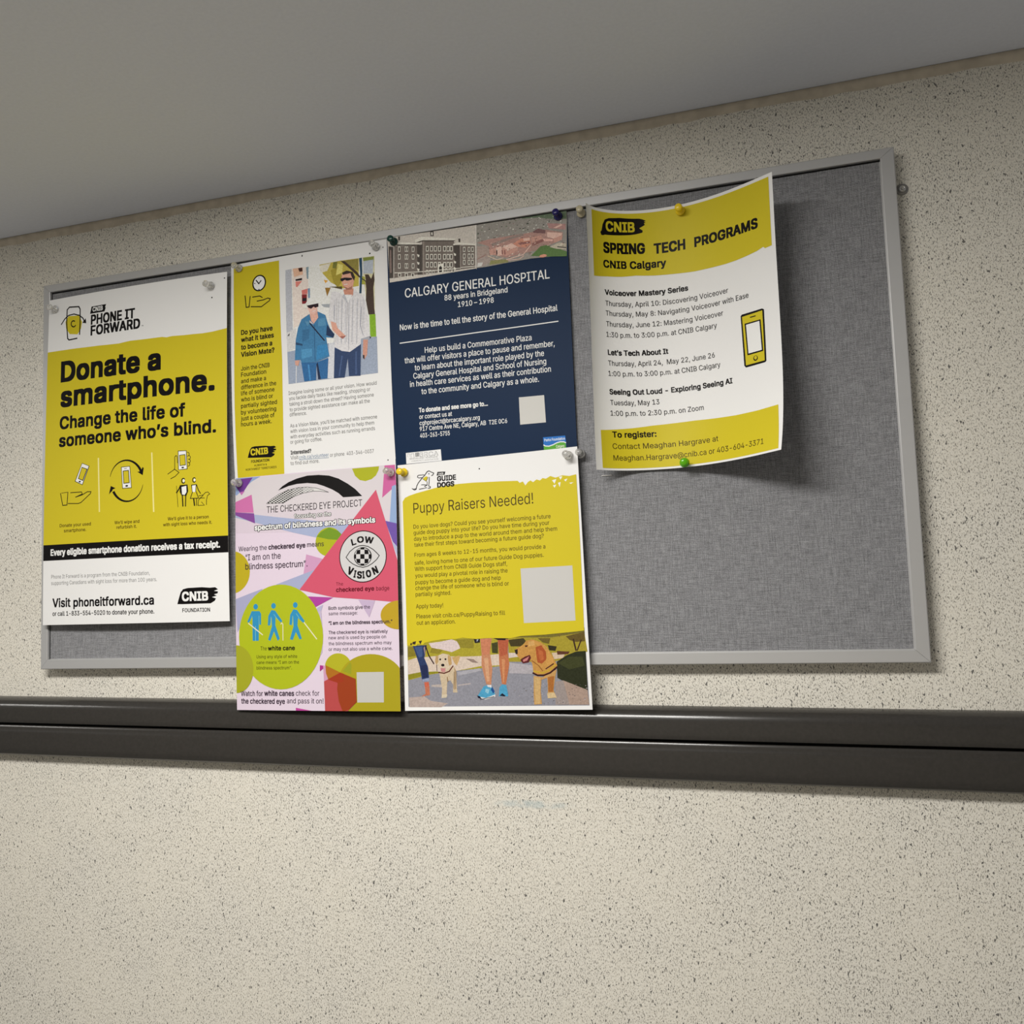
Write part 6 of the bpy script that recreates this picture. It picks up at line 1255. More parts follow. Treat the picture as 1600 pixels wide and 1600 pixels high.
PRINT['p5']=[
["p","photograph",[150,150,160],[5.0,199.98,47.59,199.37,129.09,198.11,212.33,193.41,212.93,275.01,4.42,275.04]],
["p","photograph",[120,110,48],[100.88,200.99,140.96,198.48,212.31,193.77,212.2,207.87,100.52,208.47]],
["p","photograph",[176,164,50],[5.22,197.07,123.04,198.62,121.39,231.76,64.11,236.19,31.65,239.8,4.89,245.7]],
["p","photograph",[222,204,188],[4.78,223.59,15.1,220.98,40.14,219.46,69.31,220.88,92.07,220.72,113.11,219.14,122.01,219.36,121.42,231.08,91.56,231.85,64.11,236.19,39.49,237.13,5.04,240.73]],
["p","photograph",[226,208,206],[31.32,205.02,43.82,203.96,59.38,201.59,66.93,204.63,68.93,211.73,58.81,215.69,43.53,211.76,35.01,210.82]],
["p","photograph",[150,138,46],[63.99,201.73,85.36,201.66,84.89,212.16,69.73,211.05]],
["p","photograph",[140,128,40],[5.25,208.57,15.53,208.14,18.34,218.21,4.89,220.02]],
["p","photograph",[150,136,44],[35.04,210.11,48.11,213.3,43.31,217.42,32.5,215.72]],
["p","photograph",[148,142,36],[4.69,239.29,20.85,236.76,41.06,236.45,42.55,237.89,31.66,239.45,21.49,241.03,4.92,244.99]],
["p","photograph",[150,130,120],[75.31,223.12,84.37,224.03,90.22,228.34,82.71,227.48]],
["p","photograph",[70,70,34],[106.21,207.16,113.75,205.98,113.14,218.45,106.47,217.59]],
["p","photograph",[190,172,164],[5.11,264.87,23.86,263.67,31.43,268.68,52.04,271.68,44.25,275.8,5.59,275.47]],
["p","photograph",[190,178,172],[33.58,251.13,46.7,250.62,45.04,254.11,32.73,253.23]],
["p","photograph",[176,174,182],[64.05,237.59,91.47,233.94,93.6,236.76,65.4,241.82]],
["p","photograph",[186,176,176],[64.25,251.59,79.48,249.72,80.17,251.12,64.95,252.99]],
["p","photograph",[172,156,50],[125.86,201.48,173.98,202.9,211.91,198.62,214.17,218.83,176.81,228.79,125.29,227.71]],
["p","photograph",[70,62,30],[125.72,204.24,143.49,202.69,146.23,206.21,140.09,211.54,128.33,211.23]],
["p","photograph",[50,44,26],[170.64,210.98,180.6,212.6,178.9,217.31,171.77,216.46]],
["p","photograph",[112,96,40],[159.51,203.16,173.94,203.58,172.16,209.66,165.03,208.1]],
["p","photograph",[222,206,196],[125.77,218.07,136.8,218.34,138.06,222.49,125.49,223.58]],
["p","photograph",[220,196,170],[174.49,219.24,190.21,218.94,187.01,224.95,176.96,226.08]],
["p","photograph",[96,56,40],[180.32,217.35,194.49,218.36,192.92,221.03,180.8,221.42]],
["p","photograph",[104,86,36],[191.2,202.05,204.09,199.73,211.95,197.95,212.03,208.04,202.16,208.44,195.21,206.23]],
["l","photograph",[66,44,30],1.75,[199.5,205.67,201.63,217.19]],
["l","photograph",[66,44,30],1.34,[207.91,206.58,203.04,217.22]],
["p","photograph",[130,110,50],[182.89,197.72,185.62,199.85,184.0,203.19]],
["p","photograph",[184,178,184],[125.25,228.4,153.57,232.4,153.09,241.25,125.4,240.1]],
["p","photograph",[44,48,26],[179.66,228.85,190.72,222.33,201.55,218.53,212.11,218.11,212.01,259.54,206.17,258.15,191.05,252.63,179.4,245.74]],
["p","photograph",[64,68,34],[180.3,230.21,194.17,223.75,208.25,224.06,210.47,233.49,193.38,237.2]],
["p","photograph",[178,154,140],[185.64,248.52,211.7,258.87,212.84,274.18,177.07,273.99,177.04,249.75]],
["p","photograph",[164,152,148],[177.04,249.75,185.64,248.52,191.2,274.07,175.66,273.98]],
["p","photograph",[104,100,104],[207.85,267.32,209.19,267.13,209.15,267.84,207.81,267.96]],
["p","photograph",[186,180,182],[144.06,263.77,144.87,263.57,144.84,264.08,144.04,264.14]],
["p","photograph",[120,108,102],[180.48,269.78,181.44,269.59,181.4,270.15,180.45,270.23]],
["p","photograph",[104,100,104],[143.73,270.8,144.59,270.6,144.56,271.13,143.71,271.2]],
["p","photograph",[186,180,182],[150.71,272.79,152.25,272.6,152.21,273.38,150.67,273.51]],
["p","photograph",[120,108,102],[198.82,252.94,200.17,252.76,200.12,253.47,198.79,253.58]],
["p","photograph",[104,100,104],[161.73,259.57,162.6,259.38,162.57,259.91,161.71,259.98]],
["p","photograph",[186,180,182],[150.83,254.2,151.75,254.01,151.72,254.55,150.81,254.63]],
["p","photograph",[120,108,102],[130.2,258.64,131.31,258.45,131.28,259.07,130.17,259.16]],
["p","photograph",[104,100,104],[211.5,254.69,212.75,254.51,212.71,255.18,211.47,255.28]],
["p","photograph",[186,180,182],[148.61,256.78,150.15,256.6,150.1,257.37,148.57,257.5]],
["p","photograph",[120,108,102],[173.2,269.58,174.74,269.39,174.7,270.17,173.16,270.31]],
["p","photograph",[104,100,104],[172.88,269.78,174.38,269.59,174.34,270.35,172.84,270.48]],
["p","photograph",[186,180,182],[162.67,252.19,163.74,252.0,163.71,252.6,162.64,252.69]],
["p","photograph",[120,108,102],[150.76,269.91,152.3,269.71,152.26,270.49,150.72,270.63]],
["p","photograph",[104,100,104],[129.22,260.2,130.04,260.01,130.01,260.51,129.2,260.58]],
["p","photograph",[186,180,182],[167.75,251.5,168.66,251.31,168.63,251.85,167.72,251.92]],
["p","photograph",[120,108,102],[134.94,258.97,135.59,258.78,135.56,259.22,134.92,259.27]],
["p","photograph",[104,100,104],[183.52,271.42,184.98,271.23,184.93,271.98,183.48,272.1]],
["p","photograph",[186,180,182],[169.38,252.14,170.77,251.96,170.73,252.69,169.34,252.8]],
["p","photograph",[120,108,102],[172.57,254.18,173.79,253.99,173.75,254.65,172.54,254.75]],
["p","photograph",[104,100,104],[194.54,257.33,195.83,257.14,195.79,257.83,194.51,257.94]],
["p","photograph",[186,180,182],[154.11,267.76,155.28,267.57,155.24,268.2,154.08,268.3]],
["p","photograph",[120,108,102],[199.08,256.14,200.4,255.95,200.36,256.65,199.04,256.76]],
["p","photograph",[104,100,104],[150.59,260.69,152.07,260.51,152.03,261.26,150.56,261.38]],
["p","photograph",[186,180,182],[184.26,269.33,185.44,269.13,185.4,269.78,184.22,269.88]],
["p","photograph",[120,108,102],[178.03,271.78,178.83,271.58,178.8,272.08,178.01,272.15]],
["p","photograph",[104,100,104],[196.8,264.58,198.22,264.39,198.18,265.13,196.76,265.25]],
["p","photograph",[186,180,182],[210.22,256.77,211.67,256.59,211.62,257.34,210.18,257.46]],
["p","photograph",[120,108,102],[142.7,258.67,144.27,258.48,144.23,259.27,142.66,259.4]],
["p","photograph",[104,100,104],[140.43,256.56,141.95,256.37,141.91,257.14,140.4,257.27]],
["p","photograph",[186,180,182],[158.62,261.96,159.47,261.76,159.44,262.28,158.6,262.35]],
["p","photograph",[120,108,102],[168.99,261.91,170.54,261.72,170.49,262.5,168.95,262.63]],
["p","photograph",[104,100,104],[162.79,272.94,163.8,272.74,163.77,273.32,162.77,273.41]],
["p","photograph",[186,180,182],[134.84,264.03,136.03,263.84,135.99,264.48,134.82,264.58]],
["p","photograph",[120,108,102],[194.86,263.54,196.24,263.35,196.2,264.07,194.82,264.19]],
["p","photograph",[104,100,104],[173.17,269.58,174.26,269.39,174.22,269.99,173.14,270.09]],
["p","photograph",[186,180,182],[170.99,261.92,172.36,261.73,172.32,262.44,170.96,262.56]],
["p","photograph",[120,108,102],[166.25,254.16,167.51,253.98,167.47,254.65,166.21,254.76]],
["p","photograph",[104,100,104],[203.59,253.33,204.4,253.14,204.37,253.65,203.56,253.72]],
["p","photograph",[186,180,182],[160.66,253.01,162.01,252.82,161.97,253.53,160.62,253.64]],
["p","photograph",[120,108,102],[190.79,260.96,192.29,260.78,192.24,261.54,190.75,261.67]],
["p","photograph",[104,100,104],[202.82,269.22,204.04,269.03,204.0,269.69,202.79,269.8]],
["p","photograph",[186,180,182],[207.64,268.01,209.05,267.82,209.0,268.56,207.6,268.68]],
["p","photograph",[120,108,102],[167.16,271.82,168.54,271.62,168.5,272.34,167.13,272.46]],
["p","photograph",[104,100,104],[168.8,270.23,169.52,270.03,169.5,270.5,168.78,270.56]],
["p","photograph",[186,180,182],[160.57,262.91,161.98,262.72,161.94,263.45,160.53,263.57]],
["p","photograph",[120,108,102],[197.1,258.7,198.21,258.51,198.18,259.13,197.06,259.22]],
["p","photograph",[104,100,104],[164.07,255.78,164.8,255.58,164.77,256.06,164.05,256.11]],
["p","photograph",[186,180,182],[171.65,266.04,172.95,265.85,172.91,266.54,171.62,266.65]],
["p","photograph",[120,108,102],[194.58,267.25,195.59,267.05,195.56,267.64,194.55,267.72]],
["p","photograph",[104,100,104],[138.24,262.08,139.24,261.89,139.21,262.46,138.21,262.54]],
["p","photograph",[186,180,182],[125.92,270.91,127.15,270.71,127.11,271.37,125.9,271.47]],
["p","photograph",[120,108,102],[197.83,261.82,198.51,261.63,198.48,262.09,197.81,262.14]],
["p","photograph",[104,100,104],[149.47,265.17,150.99,264.98,150.95,265.76,149.43,265.88]],
["p","photograph",[186,180,182],[178.9,271.26,180.36,271.07,180.31,271.81,178.86,271.94]],
["p","photograph",[120,108,102],[148.8,253.67,150.07,253.48,150.03,254.16,148.77,254.26]],
["p","photograph",[104,100,104],[191.46,262.98,192.83,262.79,192.78,263.5,191.43,263.62]],
["p","photograph",[186,180,182],[209.45,254.16,210.48,253.97,210.45,254.56,209.42,254.65]],
["p","photograph",[120,108,102],[134.47,257.07,135.15,256.87,135.12,257.33,134.45,257.39]],
["p","photograph",[206,160,98],[152.98,243.3,163.0,244.81,169.68,240.85,179.2,236.95,176.95,245.03,174.4,258.49,177.5,266.6,167.57,265.84,168.28,253.01,167.98,245.57,161.41,247.5,160.02,259.68,160.72,273.21,152.06,273.83,151.92,262.99]],
["p","photograph",[178,112,52],[168.74,244.9,175.96,243.66,173.93,260.5,168.58,260.45]],
["p","photograph",[214,178,120],[153.63,244.67,160.05,246.12,158.6,272.52,153.54,273.17]],
["p","photograph",[222,196,150],[167.08,261.79,174.96,261.19,177.5,266.6,167.49,267.19]],
["p","photograph",[206,152,78],[146.27,205.52,153.63,204.36,162.18,207.34,169.13,212.31,175.05,221.97,178.24,228.82,180.14,232.92,171.9,239.53,161.67,242.76,153.09,241.25,152.19,231.01,150.27,226.19,148.35,221.36,138.64,225.25,135.19,221.05,132.94,214.8,139.36,211.52,143.13,209.56]],
["p","photograph",[96,32,34],[138.61,225.94,143.9,222.62,149.84,220.71,151.11,224.16,147.95,228.87,141.34,229.76]],
["p","photograph",[206,130,126],[141.53,226.0,149.02,222.4,146.6,226.79,142.15,228.07]],
["p","photograph",[40,30,26],[132.56,215.13,136.28,214.2,136.0,219.69,133.8,219.64]],
["p","photograph",[80,36,24],[144.54,210.63,148.2,210.38,147.38,212.08,145.17,212.36]],
["p","photograph",[178,88,46],[156.81,212.67,163.44,210.79,168.1,217.73,168.37,225.9,163.07,230.55,158.09,229.08,157.13,220.19]],
["p","photograph",[196,108,60],[158.91,214.09,164.5,217.64,165.49,225.84,161.06,227.78]],
["p","photograph",[220,172,104],[149.11,206.98,155.01,205.77,156.2,210.6,148.86,211.77]],
["p","photograph",[214,160,84],[170.41,215.06,176.25,226.07,175.3,230.11,169.35,234.07,167.5,228.6]],
["l","photograph",[60,24,26],1.76,[152.42,240.22,157.35,242.69,164.55,242.8,171.87,240.21,179.33,234.59]],
["l","photograph",[206,170,56],1.62,[153.26,238.19,163.24,240.4,172.06,236.83,178.44,231.53]],
["l","photograph",[70,30,26],1.08,[167.08,236.06,175.98,230.8]],
["l","photograph",[150,96,44],0.95,[151.69,226.9,159.35,232.52,163.37,238.03]],
["p","photograph",[196,120,80],[113.51,203.19,126.5,203.57,124.73,216.66,125.88,230.48,120.74,252.39,116.35,251.64,114.36,231.62,114.22,219.17]],
["p","photograph",[186,96,66],[113.85,203.9,126.09,204.25,123.85,219.4,115.94,221.98]],
["p","photograph",[216,150,104],[117.29,224.78,120.99,224.86,119.04,249.62,117.56,249.6]],
["p","photograph",[82,166,206],[113.23,255.04,116.72,251.65,121.11,252.39,122.81,262.7,122.71,264.75,112.03,264.64]],
["p","photograph",[24,26,44],[112.81,263.96,116.26,261.25,119.8,264.03,119.03,264.85]],
["p","photograph",[204,142,106],[93.3,201.9,106.85,201.6,103.85,217.53,106.05,234.22,103.73,252.15,98.17,251.38,93.47,231.2,94.04,218.68]],
["p","photograph",[206,132,98],[93.64,202.61,106.45,202.29,103.41,218.91,95.1,220.1]],
["p","photograph",[220,168,130],[96.48,222.92,101.72,223.04,102.06,247.99,99.04,248.63]],
["p","photograph",[40,28,30],[106.51,200.9,122.94,200.7,122.75,204.5,113.85,203.9]],
["p","photograph",[36,34,40],[85.38,201.31,92.92,201.89,92.73,206.08,86.66,206.61]],
["p","photograph",[180,186,200],[89.11,202.47,91.38,202.54,88.99,205.27]],
["p","photograph",[82,166,206],[87.12,264.38,95.09,253.42,101.11,252.46,105.45,254.94,108.03,263.23,97.45,267.25]],
["p","photograph",[230,230,230],[87.12,264.38,96.75,266.21,108.07,262.54,107.95,264.94,96.67,267.93,87.81,265.77]],
["p","photograph",[26,30,52],[86.79,263.34,90.11,264.42,92.22,267.54,87.79,266.12]],
["p","photograph",[26,84,150],[104.74,254.24,107.49,259.09,105.87,261.83,103.1,257.66]],
["p","photograph",[226,226,230],[98.89,252.09,104.1,252.16,103.95,255.26,99.54,254.17]],
["p","photograph",[150,204,226],[97.21,256.21,101.64,256.95,99.93,261.76,96.3,259.65]],
["l","photograph",[60,58,64],0.69,[89.96,267.87,106.47,264.93]],
["p","photograph",[46,62,104],[11.61,207.31,28.9,207.09,25.28,221.23,29.61,231.27,30.65,246.14,22.08,246.71,19.13,229.62,15.22,217.42]],
["p","photograph",[66,88,134],[13.93,208.81,23.38,208.36,22.99,219.75,19.02,221.08]],
["p","photograph",[34,44,84],[20.3,229.65,28.13,229.11,29.22,242.58,22.98,243.18]],
["p","photograph",[150,160,190],[22.14,244.94,30.36,243.31,30.64,246.49,22.45,247.42]],
["p","photograph",[210,106,80],[24.37,248.16,29.81,247.89,30.92,260.94,25.52,260.17]],
["p","photograph",[196,120,92],[24.96,253.82,30.43,252.49,30.87,262.35,19.96,263.98,25.5,260.88]],
["l","photograph",[50,24,28],1.42,[27.32,207.76,30.84,218.52,36.73,227.88]],
["p","photograph",[180,150,140],[24.89,209.83,26.51,208.45,26.84,221.27]],
["p","photograph",[206,170,112],[58.58,221.32,68.61,219.46,67.67,223.65,64.33,230.59,61.39,227.72]],
["p","photograph",[212,192,162],[42.6,236.48,59.75,230.49,63.34,236.18,63.32,255.76,63.91,259.95,58.59,259.89,58.92,251.51,56.05,246.56,52.2,247.2,50.8,263.99,44.63,265.32,45.75,255.52,43.86,244.25]],
["p","photograph",[176,150,116],[61.22,231.93,63.67,237.59,62.56,255.75,60.22,257.12]],
["p","photograph",[220,202,176],[40.91,219.48,47.98,216.83,55.62,218.43,57.73,223.42,56.69,230.43,52.63,235.97,45.69,236.54,42.79,231.55,39.85,227.24,39.28,221.57]],
["p","photograph",[196,162,114],[39.36,219.44,42.49,218.81,42.22,225.88,39.77,229.36,38.35,225.79]],
["p","photograph",[196,160,108],[54.09,218.39,57.82,221.31,58.27,229.06,55.15,230.4,53.84,224.73]],
["e","photograph",[40,28,24],44.64,223.32,1.16,1.13,0,360],
["e","photograph",[40,28,24],50.97,223.26,1.15,1.13,0,360],
["e","photograph",[30,22,22],47.49,229.67,2.08,1.55,0,360],
["p","photograph",[206,140,140],[44.66,233.0,50.82,233.12,49.89,237.33,45.66,237.24]],
["l","photograph",[96,40,36],1.26,[42.18,237.53,48.68,238.71,54.91,236.72,59.73,230.84]],
["l","photograph",[150,120,84],1.12,[52.36,242.99,52.94,247.91]],
["l","photograph",[150,126,96],0.7,[61.0,237.54,59.52,255.71]],
["l","photograph",[70,40,36],0.71,[40.16,229.37,40.31,235.73]],
["p","photograph",[220,206,180],[45.49,262.53,51.64,261.9,50.75,265.38,44.61,265.67]],
["p","colour_field","y",[4.98,42.83,7.98,38.68,13.51,36.54,22.28,34.48,33.15,32.61,46.13,30.34,61.1,28.87,75.92,28.2,92.66,28.31,109.22,29.0,125.61,29.69,145.84,30.93,148.13,33.43,151.82,32.23,154.58,36.86,157.77,33.34,160.85,31.91,163.73,34.06,167.86,31.41,171.75,32.9,174.86,30.53,178.75,31.64,183.83,29.1,189.59,31.51,197.53,29.62,205.23,31.09,213.05,29.96,213.38,72.7,212.91,127.89,211.94,196.66,202.99,197.46,187.67,198.45,168.3,199.68,140.86,200.33,128.87,202.38,100.86,201.36,88.65,202.12,72.38,200.12,64.09,201.39,47.51,201.27,34.92,202.8,26.45,204.47,24.27,206.71,17.98,205.38,15.79,207.62,4.77,206.92,4.89,151.41,4.83,92.46]],
["p","colour_field","w",[185.52,33.96,190.48,33.1,188.24,37.97]],
["p","colour_field","w",[192.19,37.38,195.16,36.72,193.87,42.22]],
["p","colour_field","w",[199.19,34.65,203.14,33.7,201.02,36.69]],
["p","colour_field","w",[186.18,39.66,190.14,39.08,187.99,42.27]],
["p","colour_field","w",[204.8,38.52,209.66,38.22,206.66,39.81]],
["p","colour_field","w",[193.54,30.94,197.47,30.74,195.31,34.29]],
["p","colour_field",[60,50,40],[11.7,203.08,15.97,202.24,14.99,206.06,11.2,205.57]],
["p","colour_field",[60,50,40],[19.14,202.34,23.39,201.69,21.33,206.24]],
["p","colour_field",[60,50,40],[9.11,204.35,10.82,204.01,10.73,206.71,8.61,206.65]],
["t","headline","db",18.1,57.51,144.73,11.97,"Puppy Raisers Needed!",0.2],
["t","body_text","db",17.4,74.92,164.21,4.6,"Do you love dogs? Could you see yourself welcoming a future",0.5],
["t","body_text","db",17.35,81.86,162.49,4.6,"guide dog puppy into your life? Do you have time during your",0.5],
["t","body_text","db",17.5,88.89,170.74,4.58,"day to introduce a pup to the world around them and help them",0.5],
["t","body_text","db",17.67,95.72,155.09,4.59,"take their first steps toward becoming a future guide dog?",0.5],
["t","body_text","db",17.44,107.24,156.46,4.58,"From ages 8 weeks to 12-15 months, you would provide a",0.5],
["t","body_text","db",17.32,116.24,154.1,4.58,"safe, loving home to one of our future Guide Dog puppies.",0.5],
["t","body_text","db",17.28,123.3,111.61,4.6,"With support from CNIB Guide Dogs staff,",0.5],
["t","body_text","db",17.42,130.8,111.51,4.6,"you would play a pivotal role in raising the",0.5],
["t","body_text","db",17.58,138.35,103.11,4.6,"puppy to become a guide dog and help",0.5],
["t","body_text","db",17.33,145.0,112.48,4.59,"change the life of someone who is blind or",0.5],
["t","body_text","db",17.3,152.0,43.67,4.63,"partially sighted.",0.5],
["t","body_text","db",17.24,165.58,33.36,4.63,"Apply today!",0.5],
["t","body_text","db",17.25,176.83,106.54,4.56,"Please visit cnib.ca/PuppyRaising to fill",0.5],
["t","body_text","db",17.44,184.14,47.36,4.6,"out an application.",0.5],
["p","blank_panel",[214,212,208],[144.11,127.37,203.0,127.33,203.12,185.84,144.94,186.56]],
["p","dog_logo","y",[32.07,17.65,35.18,15.9,37.35,16.6,36.69,19.08,35.2,21.74,31.19,18.85]],
["l","dog_logo","k",0.76,[17.48,28.6,20.18,30.36,22.43,29.79,23.41,26.05,25.49,22.67,29.55,18.45,34.15,14.28,37.06,10.73,39.57,9.95,41.71,11.41,45.2,13.0,44.29,14.94,42.34,15.78]],
["l","dog_logo","k",0.61,[24.67,15.98,25.01,14.48,26.42,13.84,33.06,13.93]],
["l","dog_logo","k",0.61,[24.67,15.98,26.29,17.04,31.26,17.07]],
["l","dog_logo","k",0.71,[39.52,17.3,38.98,23.34,38.26,27.33,40.42,28.27,40.08,29.76,37.33,29.78]],
["l","dog_logo","k",0.56,[36.56,22.11,36.39,26.15,32.57,25.32,29.26,25.28]],
["l","dog_logo","k",0.66,[36.39,26.15,33.04,27.13,35.71,29.14,30.17,29.68,26.29,30.11]],
["l","dog_logo","k",0.35,[31.2,18.59,35.47,21.76,37.88,17.15]],
["e","dog_logo",[60,70,120],39.15,13.31,0.55,0.81,0,360],
["l","dog_logo","k",0.51,[17.48,28.6,19.12,29.25,22.46,29.02]],
["p","dog_logo","k",[48.62,16.34,49.9,12.16,59.7,12.65,58.44,16.22]],
["t","dog_logo","w",50.57,15.63,6.54,2.01,"CNIB",1.5],
["t","dog_logo","k",49.04,22.86,23.45,5.52,"GUIDE",3.2],
["t","dog_logo","k",48.95,30.04,21.05,5.41,"DOGS",3.2],
["e","pin_hole","k",101.1,13.32,0.83,0.77,0,360]]
PRINT['p6']=[
["p","colour_band","y",[10.77,3.07,211.49,3.07,211.59,68.63,204.02,69.23,201.76,67.32,194.5,69.31,182.42,70.83,170.35,71.91,158.38,72.37,141.86,72.18,123.35,72.06,100.83,70.7,78.75,69.77,60.94,68.7,44.85,70.08,27.98,70.88,10.54,72.88]],
["p","footer_band","y",[8.56,237.08,25.99,235.7,44.22,234.22,66.35,232.12,88.46,231.36,111.14,230.99,134.63,231.87,159.12,232.63,184.32,232.5,210.04,231.2,212.1,277.18,8.33,277.18]],
["p","badge","k",[21.93,24.58,23.53,22.64,25.05,16.12,27.94,10.68,32.75,8.64,44.61,7.57,56.04,8.25,66.27,8.63,70.06,9.71,73.42,11.44,71.08,12.08,72.96,13.27,71.04,13.96,72.28,15.52,69.5,16.98,66.08,18.65,69.83,21.41,69.36,23.48,61.58,24.98,56.33,25.49,27.29,26.72,24.8,27.7,22.82,27.38]],
["t","badge","y",28.79,22.27,32.48,9.89,"CNIB",2.4],
["t","headline","k",24.83,45.28,46.81,10.4,"SPRING",3],
["t","headline","k",80.84,46.58,33.8,10.01,"TECH",3],
["t","headline","k",124.5,46.6,72.5,9.31,"PROGRAMS",3],
["t","subheading","k",24.11,61.3,69.37,7.56,"CNIB Calgary",2.6],
["t","program_list","k",24.35,90.58,91.15,5.38,"Voiceover Mastery Series",2.6],
["t","program_list","k",23.83,155.48,65.74,5.44,"Let’s Tech About It",2.6],
["t","program_list","k",22.47,197.93,134.79,5.4,"Seeing Out Loud - Exploring Seeing AI",2.6],
["t","program_list","g3",24.43,102.37,134.98,5.35,"Thursday, April 10: Discovering Voiceover",0.5],
["t","program_list","g3",24.25,113.08,157.89,5.34,"Thursday, May 8: Navigating Voiceover with Ease",0.5],
["t","program_list","g3",24.06,124.68,128.09,5.39,"Thursday, June 12: Mastering Voiceover",0.5],
["t","program_list","g3",23.56,136.11,120.64,5.41,"1:30 p.m. to 3:00 p.m. at CNIB Calgary",0.5],
["t","program_list","g3",23.42,167.06,115.96,5.42,"Thursday, April 24,  May 22, June 26",0.5],
["t","program_list","g3",22.79,178.22,122.07,5.41,"1:00 p.m. to 3:00 p.m. at CNIB Calgary",0.5],
["t","program_list","g3",22.53,209.51,52.92,5.41,"Tuesday, May 13",0.5],
["t","program_list","g3",21.89,220.91,100.6,5.39,"1:00 p.m. to 2:30 p.m. on Zoom",0.5],
["t","contact_text","k",22.17,244.12,47.14,6.04,"To register:",2.4],
["t","contact_text","db",21.46,256.44,115.23,5.79,"Contact Meaghan Hargrave at",0.6],
["t","contact_text","db",21.43,268.84,171.21,5.74,"Meaghan.Hargrave@cnib.ca or 403-604-3371",0.6],
["p","phone_icon","k",[171.7,130.23,173.24,128.85,196.5,128.14,198.54,129.52,197.88,182.81,196.37,183.99,173.95,184.81,172.15,182.67]],
["p","phone_icon","y",[173.3,131.27,196.6,130.1,196.01,181.95,174.1,182.64]],
["p","phone_icon","k",[175.61,139.02,194.09,138.72,194.94,171.89,176.51,172.57]],
["p","phone_icon","w",[177.18,140.48,192.56,140.07,193.35,170.44,177.85,170.88]],
["l","phone_icon","k",1.06,[182.47,133.91,188.46,133.87]],
["e","phone_icon","k",185.64,177.44,2.63,2.81,0,360],
["e","phone_icon","y",185.67,177.01,1.67,1.94,0,360]]
def strip_poly(p, w):
    """polyline -> left/right offset rows"""
    p = [np.array(q, float) for q in p]; L = []; R = []
    for i in range(len(p)):
        a = p[i] - p[i - 1] if i else p[1] - p[0]; b = p[i + 1] - p[i] if i < len(p) - 1 else a
        a = a / (np.linalg.norm(a) + 1e-9); b = b / (np.linalg.norm(b) + 1e-9); m = a + b
        nn = np.linalg.norm(m)
        m = a if nn < .3 else m / nn
        k = min(1.6, 1 / max(.3, abs(float(m @ a)))); n = np.array([-m[1], m[0]]) * w / 2 * k
        q = p[i] + (-a * w * .3 if i == 0 else b * w * .3 if i == len(p) - 1 else 0)
        L.append(q + n); R.append(q - n)
    return L, R
